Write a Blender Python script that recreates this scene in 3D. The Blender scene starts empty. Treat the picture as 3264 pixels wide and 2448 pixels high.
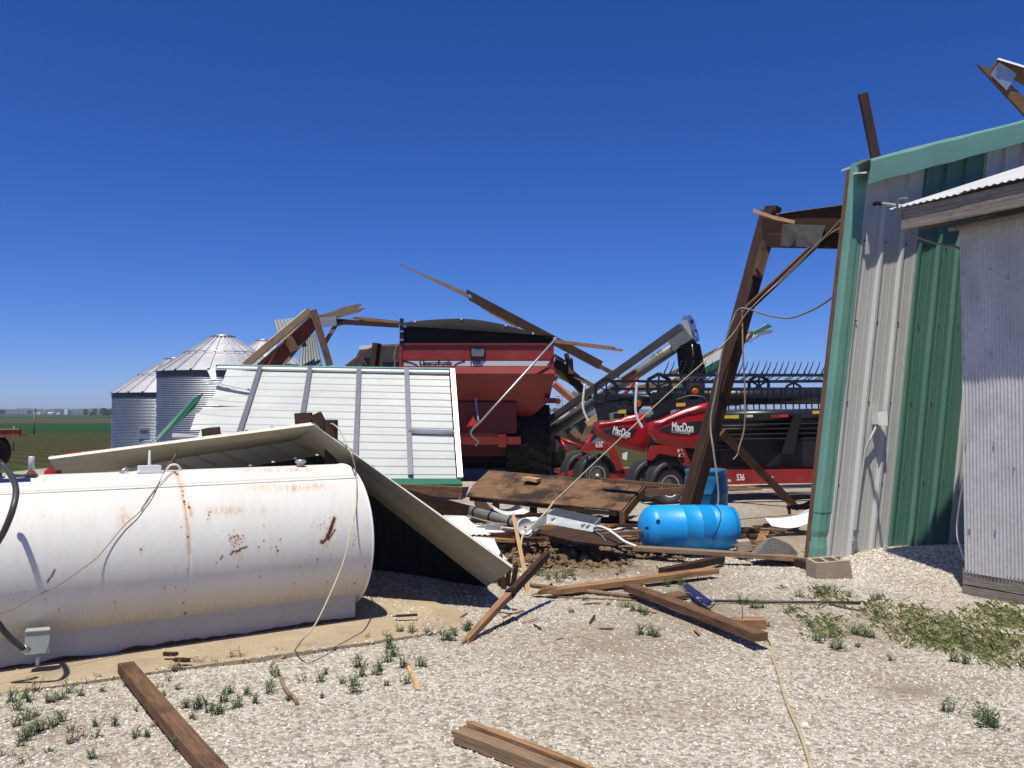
import bpy, math, random
import numpy as np
from mathutils import Vector, Matrix
rnd = random.Random(11)
nrs = np.random.RandomState(5)
sc = bpy.context.scene
COL = sc.collection
# ------------------------------------------------------------------ camera
F = 2822.0; HC = 1.7; PITCH = math.atan(88 / F)
cam = bpy.data.cameras.new('camera'); cam.sensor_width = 36; cam.lens = 36 * F / 3264
cam.clip_end = 12000; cam.clip_start = .05
co = bpy.data.objects.new('camera', cam); COL.objects.link(co)
co.location = (0, 0, HC); co.rotation_euler = (math.pi / 2 + PITCH, 0, 0); sc.camera = co
# ------------------------------------------------------------------ sky and sun
SUN_EL = math.radians(71); SUN_AZ = math.atan2(-.3, -.954)
w = bpy.data.worlds.new('World'); sc.world = w; w.use_nodes = True
nt = w.node_tree; bg = nt.nodes['Background']
sk = nt.nodes.new('ShaderNodeTexSky'); sk.sky_type = 'NISHITA'; sk.sun_disc = False
sk.sun_elevation = SUN_EL; sk.sun_rotation = SUN_AZ; sk.altitude = 200
sk.air_density = .7; sk.dust_density = .3; sk.ozone_density = 3.5
hs = nt.nodes.new('ShaderNodeHueSaturation'); hs.inputs['Saturation'].default_value = 1.25; nt.links.new(sk.outputs[0], hs.inputs['Color'])
tn = nt.nodes.new('ShaderNodeMix'); tn.data_type = 'RGBA'; tn.blend_type = 'MULTIPLY'; tn.inputs[0].default_value = 1; tn.inputs[7].default_value = (.5, .575, .93, 1)
nt.links.new(hs.outputs[0], tn.inputs[6]); nt.links.new(tn.outputs[2], bg.inputs[0]); bg.inputs[1].default_value = .12
sd = bpy.data.lights.new('sun', 'SUN'); sd.energy = 5.0; sd.angle = math.radians(.53); sd.color = (1, .95, .81)
so = bpy.data.objects.new('sun', sd); COL.objects.link(so)
sdir = Vector((math.sin(SUN_AZ) * math.cos(SUN_EL), math.cos(SUN_AZ) * math.cos(SUN_EL), math.sin(SUN_EL)))
so.rotation_euler = sdir.to_track_quat('Z', 'Y').to_euler(); so.location = (0, -5, 30)
vs = sc.view_settings; vs.view_transform = 'Standard'; vs.look = 'None'; vs.exposure = .08; vs.gamma = 1
vs.use_curve_mapping = False
sc.render.engine = 'CYCLES'; sc.render.resolution_x = 1024; sc.render.resolution_y = 768

# ------------------------------------------------------------------ pixel -> place
ZT = {'S': (0, 0, 1), 'Z1': (0, 1200, 2.6976), 'Z2': (340, 900, 3.072), 'Z3': (700, 800, 2.765), 'Z4': (1200, 900, 2.5525),
      'Z5': (1720, 950, 2.212), 'Z6': (2150, 560, 3.072), 'Z7': (2560, 150, 2.369), 'Z8': (2500, 800, 1.4424),
      'A1': (0, 1400, 1.7839), 'A2': (500, 1280, 1.8433), 'A3': (1240, 1450, 2.212), 'A4': (1950, 1450, 2.5525),
      'A5': (0, 1980, 1.7015), 'A6': (1300, 1880, 1.8433), 'A7': (2300, 1750, 2.2946), 'A8': (1740, 1250, 3.6867),
      'B1': (1640, 1000, 5.53), 'B2': (2000, 1000, 5.53), 'B3': (2260, 1130, 5.53), 'B4': (2260, 1400, 5.53),
      'B5': (1100, 950, 7.215), 'B6': (0, 1250, 5.53), 'B7': (1200, 1500, 4.148)}
CP, SP = math.cos(PITCH), math.sin(PITCH)
def ray(k, x, y):
    ox, oy, s = ZT[k]; u, v = ox + x / s, oy + y / s
    a = (u - 1632) / F; b = (1224 - v) / F
    return Vector((a, CP - b * SP, SP + b * CP))
def P(k, x, y, d):
    r = ray(k, x, y); return Vector((0, 0, HC)) + r * (d / r.y)
def hmound(x, y):
    # gravel heaped along the foot of the barn wall and dug soil in front of the tank
    q = (x - 3.21) * .34 - (y - 9.5) * .94          # distance in front of the barn wall
    a = (x - 3.21) * .94 + (y - 9.5) * .34
    h = .19 * math.exp(-max(q, 0) ** 2 / .9) / (1 + math.exp(-(a - .35) * 6)) if q > -1.5 else 0
    h += .05 * math.exp(-((x - 3.0) ** 2 + (y - 8.9) ** 2) / .5)
    h += .016 * math.sin(x * 1.7 + 1) * math.sin(y * 1.3 + .5) + .008 * math.sin(x * 4.1 + y * 2.3) * math.sin(y * 3.7 - x)
    return h
def Gd(k, x, y, z=0):
    r = ray(k, x, y); p = Vector((0, 0, HC)) + r * ((z - HC) / r.z)
    for _ in range(6):
        zz = hmound(p.x, p.y) + z
        p = Vector((0, 0, HC)) + r * ((zz - HC) / r.z)
    return p
def project(arr):
    q = arr - np.array([0, 0, HC]); d = q[:, 1] * CP + q[:, 2] * SP; up = -q[:, 1] * SP + q[:, 2] * CP
    return 1632 + F * q[:, 0] / d, 1224 - F * up / d
V = Vector; ZUP = V((0, 0, 1))

# ------------------------------------------------------------------ materials
MT = {}
def mat(name, col, col2=None, rough=.6, metal=0., ns=4., st=(1, 1, 1), bump=0., bs=60., fine=.12, dirt=None, attr='grain', spec=.5, bst=None):
    m = bpy.data.materials.new(name); m.use_nodes = True; N = m.node_tree.nodes; L = m.node_tree.links
    b = N['Principled BSDF']; b.inputs['Roughness'].default_value = rough; b.inputs['Metallic'].default_value = metal
    b.inputs['Specular IOR Level'].default_value = spec
    at = N.new('ShaderNodeAttribute'); at.attribute_name = attr
    mp = N.new('ShaderNodeMapping'); mp.inputs['Scale'].default_value = st; L.new(at.outputs['Vector'], mp.inputs[0])
    n1 = N.new('ShaderNodeTexNoise'); n1.inputs['Scale'].default_value = ns; n1.inputs['Detail'].default_value = 6; n1.inputs['Roughness'].default_value = .6
    L.new(mp.outputs[0], n1.inputs[0])
    rp = N.new('ShaderNodeValToRGB'); e = rp.color_ramp.elements; e[0].position = .32; e[1].position = .68
    c2 = col2 or tuple(c * .8 for c in col)
    e[0].color = (*c2, 1); e[1].color = (*col, 1); L.new(n1.outputs[0], rp.inputs[0])
    out = rp.outputs[0]
    if dirt:
        dc, ds, lo, hi = dirt[:4]
        n3 = N.new('ShaderNodeTexNoise'); n3.inputs['Scale'].default_value = ds; n3.inputs['Detail'].default_value = 8; n3.inputs['Roughness'].default_value = .65
        L.new(at.outputs['Vector'], n3.inputs[0])
        r3 = N.new('ShaderNodeValToRGB'); r3.color_ramp.elements[0].position = lo; r3.color_ramp.elements[1].position = hi; L.new(n3.outputs[0], r3.inputs[0])
        mx = N.new('ShaderNodeMix'); mx.data_type = 'RGBA'; L.new(r3.outputs[0], mx.inputs[0]); L.new(out, mx.inputs[6]); mx.inputs[7].default_value = (*dc, 1)
        out = mx.outputs[2]
    if fine:
        n2 = N.new('ShaderNodeTexNoise'); n2.inputs['Scale'].default_value = bs; n2.inputs['Detail'].default_value = 4; L.new(mp.outputs[0], n2.inputs[0])
        hm = N.new('ShaderNodeMapRange'); hm.inputs[1].default_value = .25; hm.inputs[2].default_value = .75; hm.inputs[3].default_value = 1 - fine; hm.inputs[4].default_value = 1 + fine
        L.new(n2.outputs[0], hm.inputs[0])
        mv = N.new('ShaderNodeMix'); mv.data_type = 'RGBA'; mv.blend_type = 'MULTIPLY'; mv.inputs[0].default_value = 1
        L.new(out, mv.inputs[6]); L.new(hm.outputs[0], mv.inputs[7]); out = mv.outputs[2]
        if bump:
            bp = N.new('ShaderNodeBump'); bp.inputs['Strength'].default_value = min(1, bump); bp.inputs['Distance'].default_value = .01
            L.new(n2.outputs[0], bp.inputs['Height']); L.new(bp.outputs[0], b.inputs['Normal'])
    L.new(out, b.inputs['Base Color'])
    MT[name] = m; return m
def wood(name, c1, c2, dark=(.05, .03, .018), lo=.55, hi=.75):
    return mat(name, c1, c2, rough=.85, ns=3.2, st=(1, 14, 14), bump=.5, bs=11, fine=.28, dirt=(dark, 2.3, lo, hi), spec=.2)
wood('wood_old', (.2, .115, .065), (.1, .055, .032))
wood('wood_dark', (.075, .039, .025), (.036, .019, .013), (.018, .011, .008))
wood('wood_fresh', (.62, .4, .22), (.42, .25, .12), (.25, .14, .07), .62, .85)
wood('wood_split', (.42, .24, .12), (.18, .095, .05), (.08, .045, .025), .55, .75)
wood('wood_grey', (.3, .265, .225), (.17, .148, .125), (.05, .045, .035), .58, .78)
wood('wood_tan', (.3, .205, .13), (.18, .115, .075), (.1, .06, .04))
wood('wood_red', (.26, .07, .05), (.17, .045, .033), (.06, .025, .02), .6, .8)
wood('plywood', (.25, .14, .075), (.12, .066, .038), (.035, .024, .017), .46, .62)
mat('white_steel', (.78, .79, .78), (.7, .71, .7), rough=.42, ns=2, fine=.05, dirt=((.42, .38, .3), 3.5, .6, .9), spec=.5)
mat('barn_white', (.55, .55, .52), (.47, .47, .445), rough=.42, ns=1.5, st=(2, 2, .5), fine=.05, dirt=((.33, .31, .27), 2.5, .6, .95))
mat('barn_green', (.09, .21, .16), (.07, .17, .13), rough=.4, ns=1.5, st=(2, 2, .5), fine=.06, dirt=((.12, .22, .18), 2.6, .6, .95))
mat('trim_green', (.16, .34, .27), (.13, .285, .225), rough=.45, ns=2, fine=.06, dirt=((.2, .34, .28), 3, .6, .9))
mat('dark_green', (.03, .17, .1), (.02, .12, .07), rough=.45, ns=2, fine=.06)
mat('eave_cream', (.3, .28, .225), (.24, .225, .18), rough=.5, ns=2.5, fine=.08, dirt=((.26, .22, .16), 3.2, .5, .85))
mat('eave_lip', (.72, .69, .6), (.62, .58, .48), rough=.5, ns=5, fine=.1, dirt=((.35, .29, .2), 6, .6, .8))
mat('galvanized', (.5, .51, .53), (.38, .39, .42), rough=.38, metal=.75, ns=3, fine=.12, bs=30)
mat('bin_steel', (.56, .57, .6), (.44, .45, .48), rough=.42, metal=.8, ns=1.2, fine=.08, bs=20)
mat('bin_roof', (.62, .62, .64), (.5, .5, .52), rough=.5, metal=.55, ns=1.0, fine=.08, bs=14, dirt=((.36, .34, .34), 1.2, .5, .9))
mat('bin_dark', (.14, .14, .16), (.1, .1, .115), rough=.5, metal=.5, fine=.1)
mat('shed_iron', (.6, .585, .585), (.49, .48, .48), rough=.5, metal=.12, ns=2.2, fine=.1, bs=25, dirt=((.3, .27, .25), 2.6, .55, .9))
mat('shed_roof_iron', (.62, .615, .62), (.52, .515, .52), rough=.5, metal=.1, ns=1.6, fine=.08, bs=20, dirt=((.4, .38, .38), 3, .55, .9))
mat('stiffener', (.15, .15, .2), (.115, .115, .155), rough=.5, metal=.15, ns=6, fine=.12)
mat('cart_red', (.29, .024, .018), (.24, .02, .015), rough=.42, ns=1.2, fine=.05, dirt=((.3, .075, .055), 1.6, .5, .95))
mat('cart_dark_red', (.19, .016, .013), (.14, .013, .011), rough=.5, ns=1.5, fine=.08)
mat('trailer_red', (.32, .02, .016), (.25, .018, .014), rough=.4, ns=2, fine=.08, dirt=((.2, .06, .045), 4, .6, .85))
mat('shield_red', (.36, .01, .018), (.32, .01, .016), rough=.28, ns=1, fine=.02)
mat('decal_black', (.02, .02, .024), (.016, .016, .018), rough=.4, fine=.04)
mat('black_metal', (.014, .014, .017), (.01, .01, .012), rough=.42, fine=.1)
mat('tube_black', (.02, .021, .03), (.015, .016, .022), rough=.32, fine=.06)
mat('rubber', (.016, .015, .015), (.011, .011, .011), rough=.85, fine=.15, bs=30, dirt=((.045, .04, .034), 5, .55, .9), spec=.2)
mat('tire_grey', (.12, .112, .1), (.075, .07, .063), rough=.9, fine=.15, bs=30, dirt=((.12, .105, .09), 6, .5, .9), spec=.2)
mat('fender_plastic', (.028, .029, .032), (.02, .02, .023), rough=.5, fine=.06)
mat('tarp', (.014, .0135, .0135), (.009, .009, .009), rough=.75, ns=2.5, fine=.1, bs=30, dirt=((.024, .022, .02), 2, .5, .9), spec=.2)
mat('wheel_silver', (.78, .78, .79), (.7, .7, .71), rough=.4, metal=.0, fine=.05)
mat('silver_decal', (.6, .6, .62), (.54, .54, .56), rough=.4, fine=.04)
mat('auger_grey', (.17, .18, .185), (.13, .14, .145), rough=.45, ns=2, fine=.08)
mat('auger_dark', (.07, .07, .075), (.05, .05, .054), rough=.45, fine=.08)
mat('chrome', (.75, .75, .76), (.65, .65, .66), rough=.2, metal=.9, fine=.03)
mat('tank_blue', (.01, .33, .78), (.01, .29, .71), rough=.42, ns=1.5, fine=.03, dirt=((.06, .25, .5), 5, .62, .9))
mat('drum_blue', (.01, .155, .34), (.008, .13, .29), rough=.38, ns=2, fine=.05)
mat('blue_dark', (.012, .02, .12), (.008, .012, .07), rough=.8, fine=.3, bs=90)
mat('pump_blue', (.015, .03, .16), (.012, .024, .11), rough=.5, fine=.1)
mat('orange', (.55, .045, .012), (.48, .04, .01), rough=.45, fine=.04)
mat('amber', (.5, .1, .01), (.42, .08, .01), rough=.25, fine=.04)
mat('yellow', (.72, .5, .03), (.62, .42, .03), rough=.45, fine=.06)
mat('letter_white', (.8, .8, .8), (.75, .75, .75), rough=.5, fine=0)
mat('letter_black', (.012, .012, .012), (.01, .01, .01), rough=.5, fine=0)
mat('letter_yellow', (.72, .45, .02), (.6, .38, .02), rough=.5, fine=0)
mat('cable_ivory', (.52, .43, .28), (.42, .34, .22), rough=.6, ns=8, fine=.1)
mat('cable_white', (.75, .75, .74), (.66, .66, .65), rough=.5, fine=.05)
mat('cable_brown', (.3, .2, .12), (.2, .13, .08), rough=.7, ns=8, fine=.1)
mat('cable_grey', (.22, .21, .2), (.16, .155, .15), rough=.55, fine=.08)
mat('hose_dark', (.055, .052, .052), (.04, .038, .038), rough=.45, fine=.08)
mat('box_grey', (.36, .39, .37), (.31, .34, .32), rough=.5, fine=.06)
mat('cabinet_steel', (.42, .44, .45), (.33, .35, .36), rough=.42, metal=.5, ns=5, fine=.1)
mat('pvc_grey', (.2, .2, .19), (.14, .14, .135), rough=.7, ns=6, fine=.15, dirt=((.1, .09, .075), 6, .5, .8))
mat('plastic_white', (.78, .78, .76), (.7, .7, .68), rough=.45, fine=.05)
mat('concrete', (.43, .355, .26), (.32, .265, .19), rough=.9, ns=5, bump=.5, bs=70, fine=.16)
mat('concrete_dark', (.22, .21, .2), (.16, .15, .14), rough=.9, ns=5, bump=.5, bs=40, fine=.18)
mat('rust_metal', (.16, .055, .03), (.09, .03, .018), rough=.85, ns=9, fine=.2)
mat('soil', (.24, .165, .095), (.13, .085, .05), rough=.95, ns=5, bump=1, bs=28, fine=.3, spec=.1)
mat('shade_green', (.008, .018, .014), (.005, .011, .009), rough=.6, fine=.1)  # near-black: deep shade under eave and cart is put into the green
mat('steel_dark', (.12, .115, .1), (.08, .075, .065), rough=.6, metal=.3, ns=12, fine=.2)
mat('door_white', (.53, .555, .53), (.47, .49, .465), rough=.45, ns=1.2, fine=.05, dirt=((.38, .37, .31), 2.2, .58, .9))
mat('old_grey_sheet', (.2, .225, .215), (.14, .16, .15), rough=.5, ns=3, fine=.1)
mat('clear_plastic', (.5, .52, .52), (.45, .47, .47), rough=.15, fine=.05)
mat('bark', (.07, .055, .045), (.05, .04, .03), rough=.9, fine=.2)
mat('car_red', (.5, .012, .03), (.44, .01, .025), rough=.2, fine=.02)
for nm, c in (('leaf_weed', (.13, .19, .07)), ('leaf_dark', (.085, .14, .045)), ('leaf_dry', (.3, .24, .13)), ('leaf_tree', (.03, .05, .022)), ('grass', (.15, .17, .06))):
    m = mat(nm, c, tuple(q * .6 for q in c), rough=.7, ns=14, fine=.25, bs=30, spec=.25)
# white tank paint: rust carried by vertex attributes
def tank_mat():
    m = mat('tank_paint', (.72, .705, .665), (.685, .665, .62), rough=.5, ns=2.2, st=(1, 1, 1), fine=.04, bs=70, dirt=((.66, .62, .55), 4, .58, .95), spec=.4)
    N = m.node_tree.nodes; L = m.node_tree.links; b = N['Principled BSDF']; src = b.inputs['Base Color'].links[0].from_socket
    for an, c in (('stain', (.56, .27, .085)), ('grime', (.4, .345, .25)), ('rust', (.075, .026, .014))):
        a = N.new('ShaderNodeAttribute'); a.attribute_name = an
        mx = N.new('ShaderNodeMix'); mx.data_type = 'RGBA'; L.new(a.outputs['Fac'], mx.inputs[0]); L.new(src, mx.inputs[6]); mx.inputs[7].default_value = (*c, 1); src = mx.outputs[2]
    L.new(src, b.inputs['Base Color'])
tank_mat()
def gravel_mat():
    m = bpy.data.materials.new('gravel'); m.use_nodes = True; N = m.node_tree.nodes; L = m.node_tree.links; b = N['Principled BSDF']
    b.inputs['Roughness'].default_value = .95; b.inputs['Specular IOR Level'].default_value = .15
    tc = N.new('ShaderNodeTexCoord'); co_ = tc.outputs['Object']
    v1 = N.new('ShaderNodeTexVoronoi'); v1.inputs['Scale'].default_value = 38; L.new(co_, v1.inputs[0])
    n0 = N.new('ShaderNodeTexNoise'); n0.inputs['Scale'].default_value = .55; n0.inputs['Detail'].default_value = 7; n0.inputs['Roughness'].default_value = .62; L.new(co_, n0.inputs[0])
    r = N.new('ShaderNodeValToRGB'); e = r.color_ramp.elements
    e[0].position = .0; e[0].color = (.24, .205, .16, 1); e[1].position = 1; e[1].color = (.58, .535, .465, 1)
    x = e.new(.35); x.color = (.36, .315, .25, 1); x = e.new(.7); x.color = (.48, .435, .365, 1)
    sep = N.new('ShaderNodeSeparateColor'); L.new(v1.outputs['Color'], sep.inputs[0]); L.new(sep.outputs[0], r.inputs[0])
    r2 = N.new('ShaderNodeValToRGB'); r2.color_ramp.elements[0].position = .5; r2.color_ramp.elements[1].position = .7; L.new(n0.outputs[0], r2.inputs[0])
    sc_ = N.new('ShaderNodeMath'); sc_.operation = 'MULTIPLY'; sc_.inputs[1].default_value = .75; L.new(r2.outputs[0], sc_.inputs[0])
    at = N.new('ShaderNodeAttribute'); at.attribute_name = 'soil'
    mxm = N.new('ShaderNodeMath'); mxm.operation = 'MAXIMUM'; L.new(sc_.outputs[0], mxm.inputs[0]); L.new(at.outputs['Fac'], mxm.inputs[1])
    mx = N.new('ShaderNodeMix'); mx.data_type = 'RGBA'; L.new(mxm.outputs[0], mx.inputs[0]); L.new(r.outputs[0], mx.inputs[6]); mx.inputs[7].default_value = (.25, .195, .135, 1)
    L.new(mx.outputs[2], b.inputs['Base Color'])
    bp = N.new('ShaderNodeBump'); bp.inputs['Strength'].default_value = .9; bp.inputs['Distance'].default_value = .02; bp.invert = True
    L.new(v1.outputs['Distance'], bp.inputs['Height']); L.new(bp.outputs[0], b.inputs['Normal']); MT['gravel'] = m
gravel_mat()
def tint_mat(name, rough=.95):
    m = bpy.data.materials.new(name); m.use_nodes = True; N = m.node_tree.nodes; L = m.node_tree.links; b = N['Principled BSDF']
    b.inputs['Roughness'].default_value = rough; b.inputs['Specular IOR Level'].default_value = .15
    a = N.new('ShaderNodeAttribute'); a.attribute_name = 'tint'; L.new(a.outputs['Color'], b.inputs['Base Color']); MT[name] = m
tint_mat('stone_chip')
def field_mat():
    m = bpy.data.materials.new('field'); m.use_nodes = True; N = m.node_tree.nodes; L = m.node_tree.links; b = N['Principled BSDF']
    b.inputs['Roughness'].default_value = 1; b.inputs['Specular IOR Level'].default_value = .05
    tc = N.new('ShaderNodeTexCoord'); sx = N.new('ShaderNodeSeparateXYZ'); L.new(tc.outputs['Object'], sx.inputs[0])
    n = N.new('ShaderNodeTexNoise'); n.inputs['Scale'].default_value = .02; n.inputs['Detail'].default_value = 5; L.new(tc.outputs['Object'], n.inputs[0])
    ma = N.new('ShaderNodeMath'); ma.operation = 'MULTIPLY_ADD'; ma.inputs[1].default_value = .0; L.new(n.outputs[0], ma.inputs[0]); L.new(sx.outputs[1], ma.inputs[2])
    lg = N.new('ShaderNodeMath'); lg.operation = 'LOGARITHM'; lg.inputs[1].default_value = 10; L.new(ma.outputs[0], lg.inputs[0])
    mr = N.new('ShaderNodeMapRange'); mr.inputs[1].default_value = 1; mr.inputs[2].default_value = 4; L.new(lg.outputs[0], mr.inputs[0])
    r = N.new('ShaderNodeValToRGB'); r.color_ramp.interpolation = 'LINEAR'; e = r.color_ramp.elements
    pos = lambda y: (math.log10(y) - 1) / 3
    st = [(10, (.045, .075, .016)), (27, (.045, .075, .016)), (30, (.052, .05, .02)), (62, (.05, .048, .02)), (74, (.048, .05, .02)), (77, (.02, .055, .018)), (150, (.02, .058, .02)),
          (154, (.07, .065, .032)), (300, (.07, .068, .035)), (305, (.025, .06, .025)), (9000, (.03, .065, .035))]
    e[0].position = pos(st[0][0]); e[0].color = (*st[0][1], 1); e[1].position = pos(st[-1][0]); e[1].color = (*st[-1][1], 1)
    for y, c in st[1:-1]:
        q = e.new(pos(y)); q.color = (*c, 1)
    L.new(mr.outputs[0], r.inputs[0])
    n2 = N.new('ShaderNodeTexNoise'); n2.inputs['Scale'].default_value = 1.2; n2.inputs['Detail'].default_value = 8; L.new(tc.outputs['Object'], n2.inputs[0])
    wv = N.new('ShaderNodeTexWave'); wv.inputs['Scale'].default_value = .42; wv.inputs['Distortion'].default_value = .6; wv.bands_direction = 'DIAGONAL'; L.new(tc.outputs['Object'], wv.inputs[0])
    mm = N.new('ShaderNodeMath'); mm.operation = 'MULTIPLY_ADD'; mm.inputs[1].default_value = .35; L.new(wv.outputs['Fac'], mm.inputs[0]); L.new(n2.outputs[0], mm.inputs[2])
    h = N.new('ShaderNodeMapRange'); h.inputs[1].default_value = .3; h.inputs[2].default_value = 1.0; h.inputs[3].default_value = .55; h.inputs[4].default_value = 1.35; L.new(mm.outputs[0], h.inputs[0])
    mv = N.new('ShaderNodeMix'); mv.data_type = 'RGBA'; mv.blend_type = 'MULTIPLY'; mv.inputs[0].default_value = 1; L.new(r.outputs[0], mv.inputs[6]); L.new(h.outputs[0], mv.inputs[7])
    L.new(mv.outputs[2], b.inputs['Base Color']); MT['field'] = m
field_mat()

# ------------------------------------------------------------------ mesh helpers
class MB:
    def __init__(s): s.v = []; s.f = []; s.g = []; s.sm = []
    def add(s, vs, fs, gs=None, smooth=False):
        o = len(s.v); s.v += [tuple(x) for x in vs]; s.g += [tuple(x) for x in (gs or vs)]
        s.f += [tuple(i + o for i in q) for q in fs]; s.sm += [smooth] * len(fs); return s
    def build(s, name, m, parent=None, org=None):
        me = bpy.data.meshes.new(name); a = np.array(s.v, float)
        if parent is not None: org = ORG[parent]
        elif org is None: org = V(((a[:, 0].min() + a[:, 0].max()) / 2, (a[:, 1].min() + a[:, 1].max()) / 2, a[:, 2].min()))
        me.from_pydata([tuple(x) for x in (a - np.array(org))], [], s.f)
        me.polygons.foreach_set('use_smooth', s.sm)
        at = me.attributes.new('grain', 'FLOAT_VECTOR', 'POINT'); at.data.foreach_set('vector', np.array(s.g, np.float32).ravel())
        me.materials.append(MT[m] if isinstance(m, str) else m); me.update()
        o = bpy.data.objects.new(name, me); COL.objects.link(o)
        if parent is None: o.location = org
        else: o.parent = parent
        ORG[o] = V(org); return o
ORG = {}
def tag(o, label, cat, group=None, kind=None):
    if label: o['label'] = label
    if cat: o['category'] = cat
    if group: o['group'] = group
    if kind: o['kind'] = kind
    return o
def struct(o): o['kind'] = 'structure'; return o
def thing(name, loc, label, cat, group=None):
    o = bpy.data.objects.new(name, None); COL.objects.link(o); o.location = loc; o.empty_display_size = .2; ORG[o] = V(loc)
    return tag(o, label, cat, group)
def frame(x, up=None, roll=0):
    x = x.normalized(); up = up or (ZUP if abs(x.z) < .95 else V((0, 1, 0)))
    y = up.cross(x).normalized(); z = x.cross(y)
    if roll:
        q = Matrix.Rotation(roll, 3, x); y = q @ y; z = q @ z
    return x, y, z
BOXF = [(0, 3, 2, 1), (4, 5, 6, 7), (0, 1, 5, 4), (1, 2, 6, 5), (2, 3, 7, 6), (3, 0, 4, 7)]
def box(m, c, s, ax=None):
    ax = ax or (V((1, 0, 0)), V((0, 1, 0)), ZUP); c = V(c)
    vs = [c + ax[0] * (s[0] / 2 * i) + ax[1] * (s[1] / 2 * j) + ax[2] * (s[2] / 2 * k) for k in (-1, 1) for i, j in ((-1, -1), (1, -1), (1, 1), (-1, 1))]
    m.add(vs, BOXF); return m
def hexa(m, b4, t4):
    m.add([V(p) for p in list(b4) + list(t4)], BOXF); return m
def beam(m, p0, p1, w_, h_, up=None, roll=0, s0=0, s1=0, bow=0, taper=1.):
    p0, p1 = V(p0), V(p1); d = p1 - p0; L = d.length; x, y, z = frame(d, up, roll)
    n = max(2, int(L / .25)); go = V((rnd.uniform(0, 50), rnd.uniform(0, 50), rnd.uniform(0, 50)))
    ph = rnd.uniform(0, 6); wob = min(.0028, w_ * .05)
    def off(t): return z * (bow * math.sin(math.pi * t) + wob * math.sin(5 * t + ph)) + y * (wob * math.sin(4 * t + ph * 2))
    if s0 or s1:
        nw = 3 if w_ >= h_ else 2; nh = 5 - nw
    else: nw = nh = 1
    for i in range(nw):
        for j in range(nh):
            a0 = rnd.uniform(0, s0) / L if s0 else 0; a1 = rnd.uniform(0, s1) / L if s1 else 0
            y0, y1 = (-.5 + i / nw) * w_, (-.5 + (i + 1) / nw) * w_; z0, z1 = (-.5 + j / nh) * h_, (-.5 + (j + 1) / nh) * h_
            e = .0006
            if i: y0 += e
            if j: z0 += e
            ts = [(a0 + (1 - a0 - a1) * k / n, 1.) for k in range(n + 1)]
            ca, cb = rnd.choice((y0, y1)), rnd.choice((z0, z1))
            if s0: ts = [(a0 - min(.09, s0 * .5) / L * rnd.uniform(.3, 1.3), .12)] + ts
            if s1: ts = ts + [(1 - a1 + min(.09, s1 * .5) / L * rnd.uniform(.3, 1.3), .12)]
            vs, gs, fs = [], [], []
            for t, s in ts:
                tp = 1 + (taper - 1) * min(1, max(0, t))
                o = off(t)
                for yy, zz in ((y0, z0), (y1, z0), (y1, z1), (y0, z1)):
                    yy2 = (ca + (yy - ca) * s) * tp; zz2 = (cb + (zz - cb) * s) * tp
                    vs.append(p0 + x * (t * L) + y * yy2 + z * zz2 + o); gs.append(go + V((t * L, yy, zz)))
            for k in range(len(ts) - 1):
                b = k * 4
                for q in range(4):
                    r = (q + 1) % 4; fs.append((b + q, b + r, b + 4 + r, b + 4 + q))
            b = (len(ts) - 1) * 4; fs += [(3, 2, 1, 0), (b, b + 1, b + 2, b + 3)]
            m.add(vs, fs, gs)
    return m
def smoothpts(pts, k=6):
    pts = [V(p) for p in pts]
    if len(pts) < 3: return pts
    out = []
    for i in range(len(pts) - 1):
        a = pts[max(i - 1, 0)]; b = pts[i]; c = pts[i + 1]; d = pts[min(i + 2, len(pts) - 1)]
        for j in range(k):
            t = j / k
            out.append(.5 * ((2 * b) + (c - a) * t + (2 * a - 5 * b + 4 * c - d) * t * t + (3 * b - a - 3 * c + d) * t ** 3))
    out.append(pts[-1]); return out
def tube(m, pts, r, n=8, sm=True):
    pts = [V(p) for p in pts]; rs = r if isinstance(r, (list, tuple)) else [r] * len(pts)
    d = (pts[1] - pts[0]).normalized(); x, y, z = frame(d); vs, fs = [], []
    for i, p in enumerate(pts):
        d2 = (pts[min(i + 1, len(pts) - 1)] - pts[max(i - 1, 0)]).normalized()
        q = d.rotation_difference(d2); y = q @ y; z = q @ z; d = d2
        for k in range(n):
            a = 2 * math.pi * k / n; vs.append(p + y * (rs[i] * math.cos(a)) + z * (rs[i] * math.sin(a)))
    for i in range(len(pts) - 1):
        for k in range(n):
            k2 = (k + 1) % n; fs.append((i * n + k, i * n + k2, (i + 1) * n + k2, (i + 1) * n + k))
    m.add(vs, fs, None, sm)
    b = (len(pts) - 1) * n; o = len(m.v) - len(vs)
    m.f += [tuple(o + k for k in reversed(range(n))), tuple(o + b + k for k in range(n))]; m.sm += [False, False]; return m
def lathe(m, c, axis, prof, n=32, up=None, caps=(True, True), sm=True, ang=(0, 2 * math.pi)):
    # prof: (radius, distance along axis)
    x, y, z = frame(V(axis), up); c = V(c); vs, fs = [], []; full = abs(ang[1] - ang[0] - 2 * math.pi) < 1e-6; nn = n if full else n + 1
    for r, h in prof:
        for k in range(nn):
            a = ang[0] + (ang[1] - ang[0]) * k / n; vs.append(c + x * h + y * (r * math.cos(a)) + z * (r * math.sin(a)))
    for i in range(len(prof) - 1):
        for k in range(n):
            k2 = (k + 1) % nn; fs.append((i * nn + k, i * nn + k2, (i + 1) * nn + k2, (i + 1) * nn + k))
    m.add(vs, fs, None, sm); o = len(m.v) - len(vs)
    if caps[0] and prof[0][0] > 1e-4: m.f.append(tuple(o + k for k in reversed(range(nn)))); m.sm.append(False)
    if caps[1] and prof[-1][0] > 1e-4: m.f.append(tuple(o + (len(prof) - 1) * nn + k for k in range(nn))); m.sm.append(False)
    return m
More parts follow.
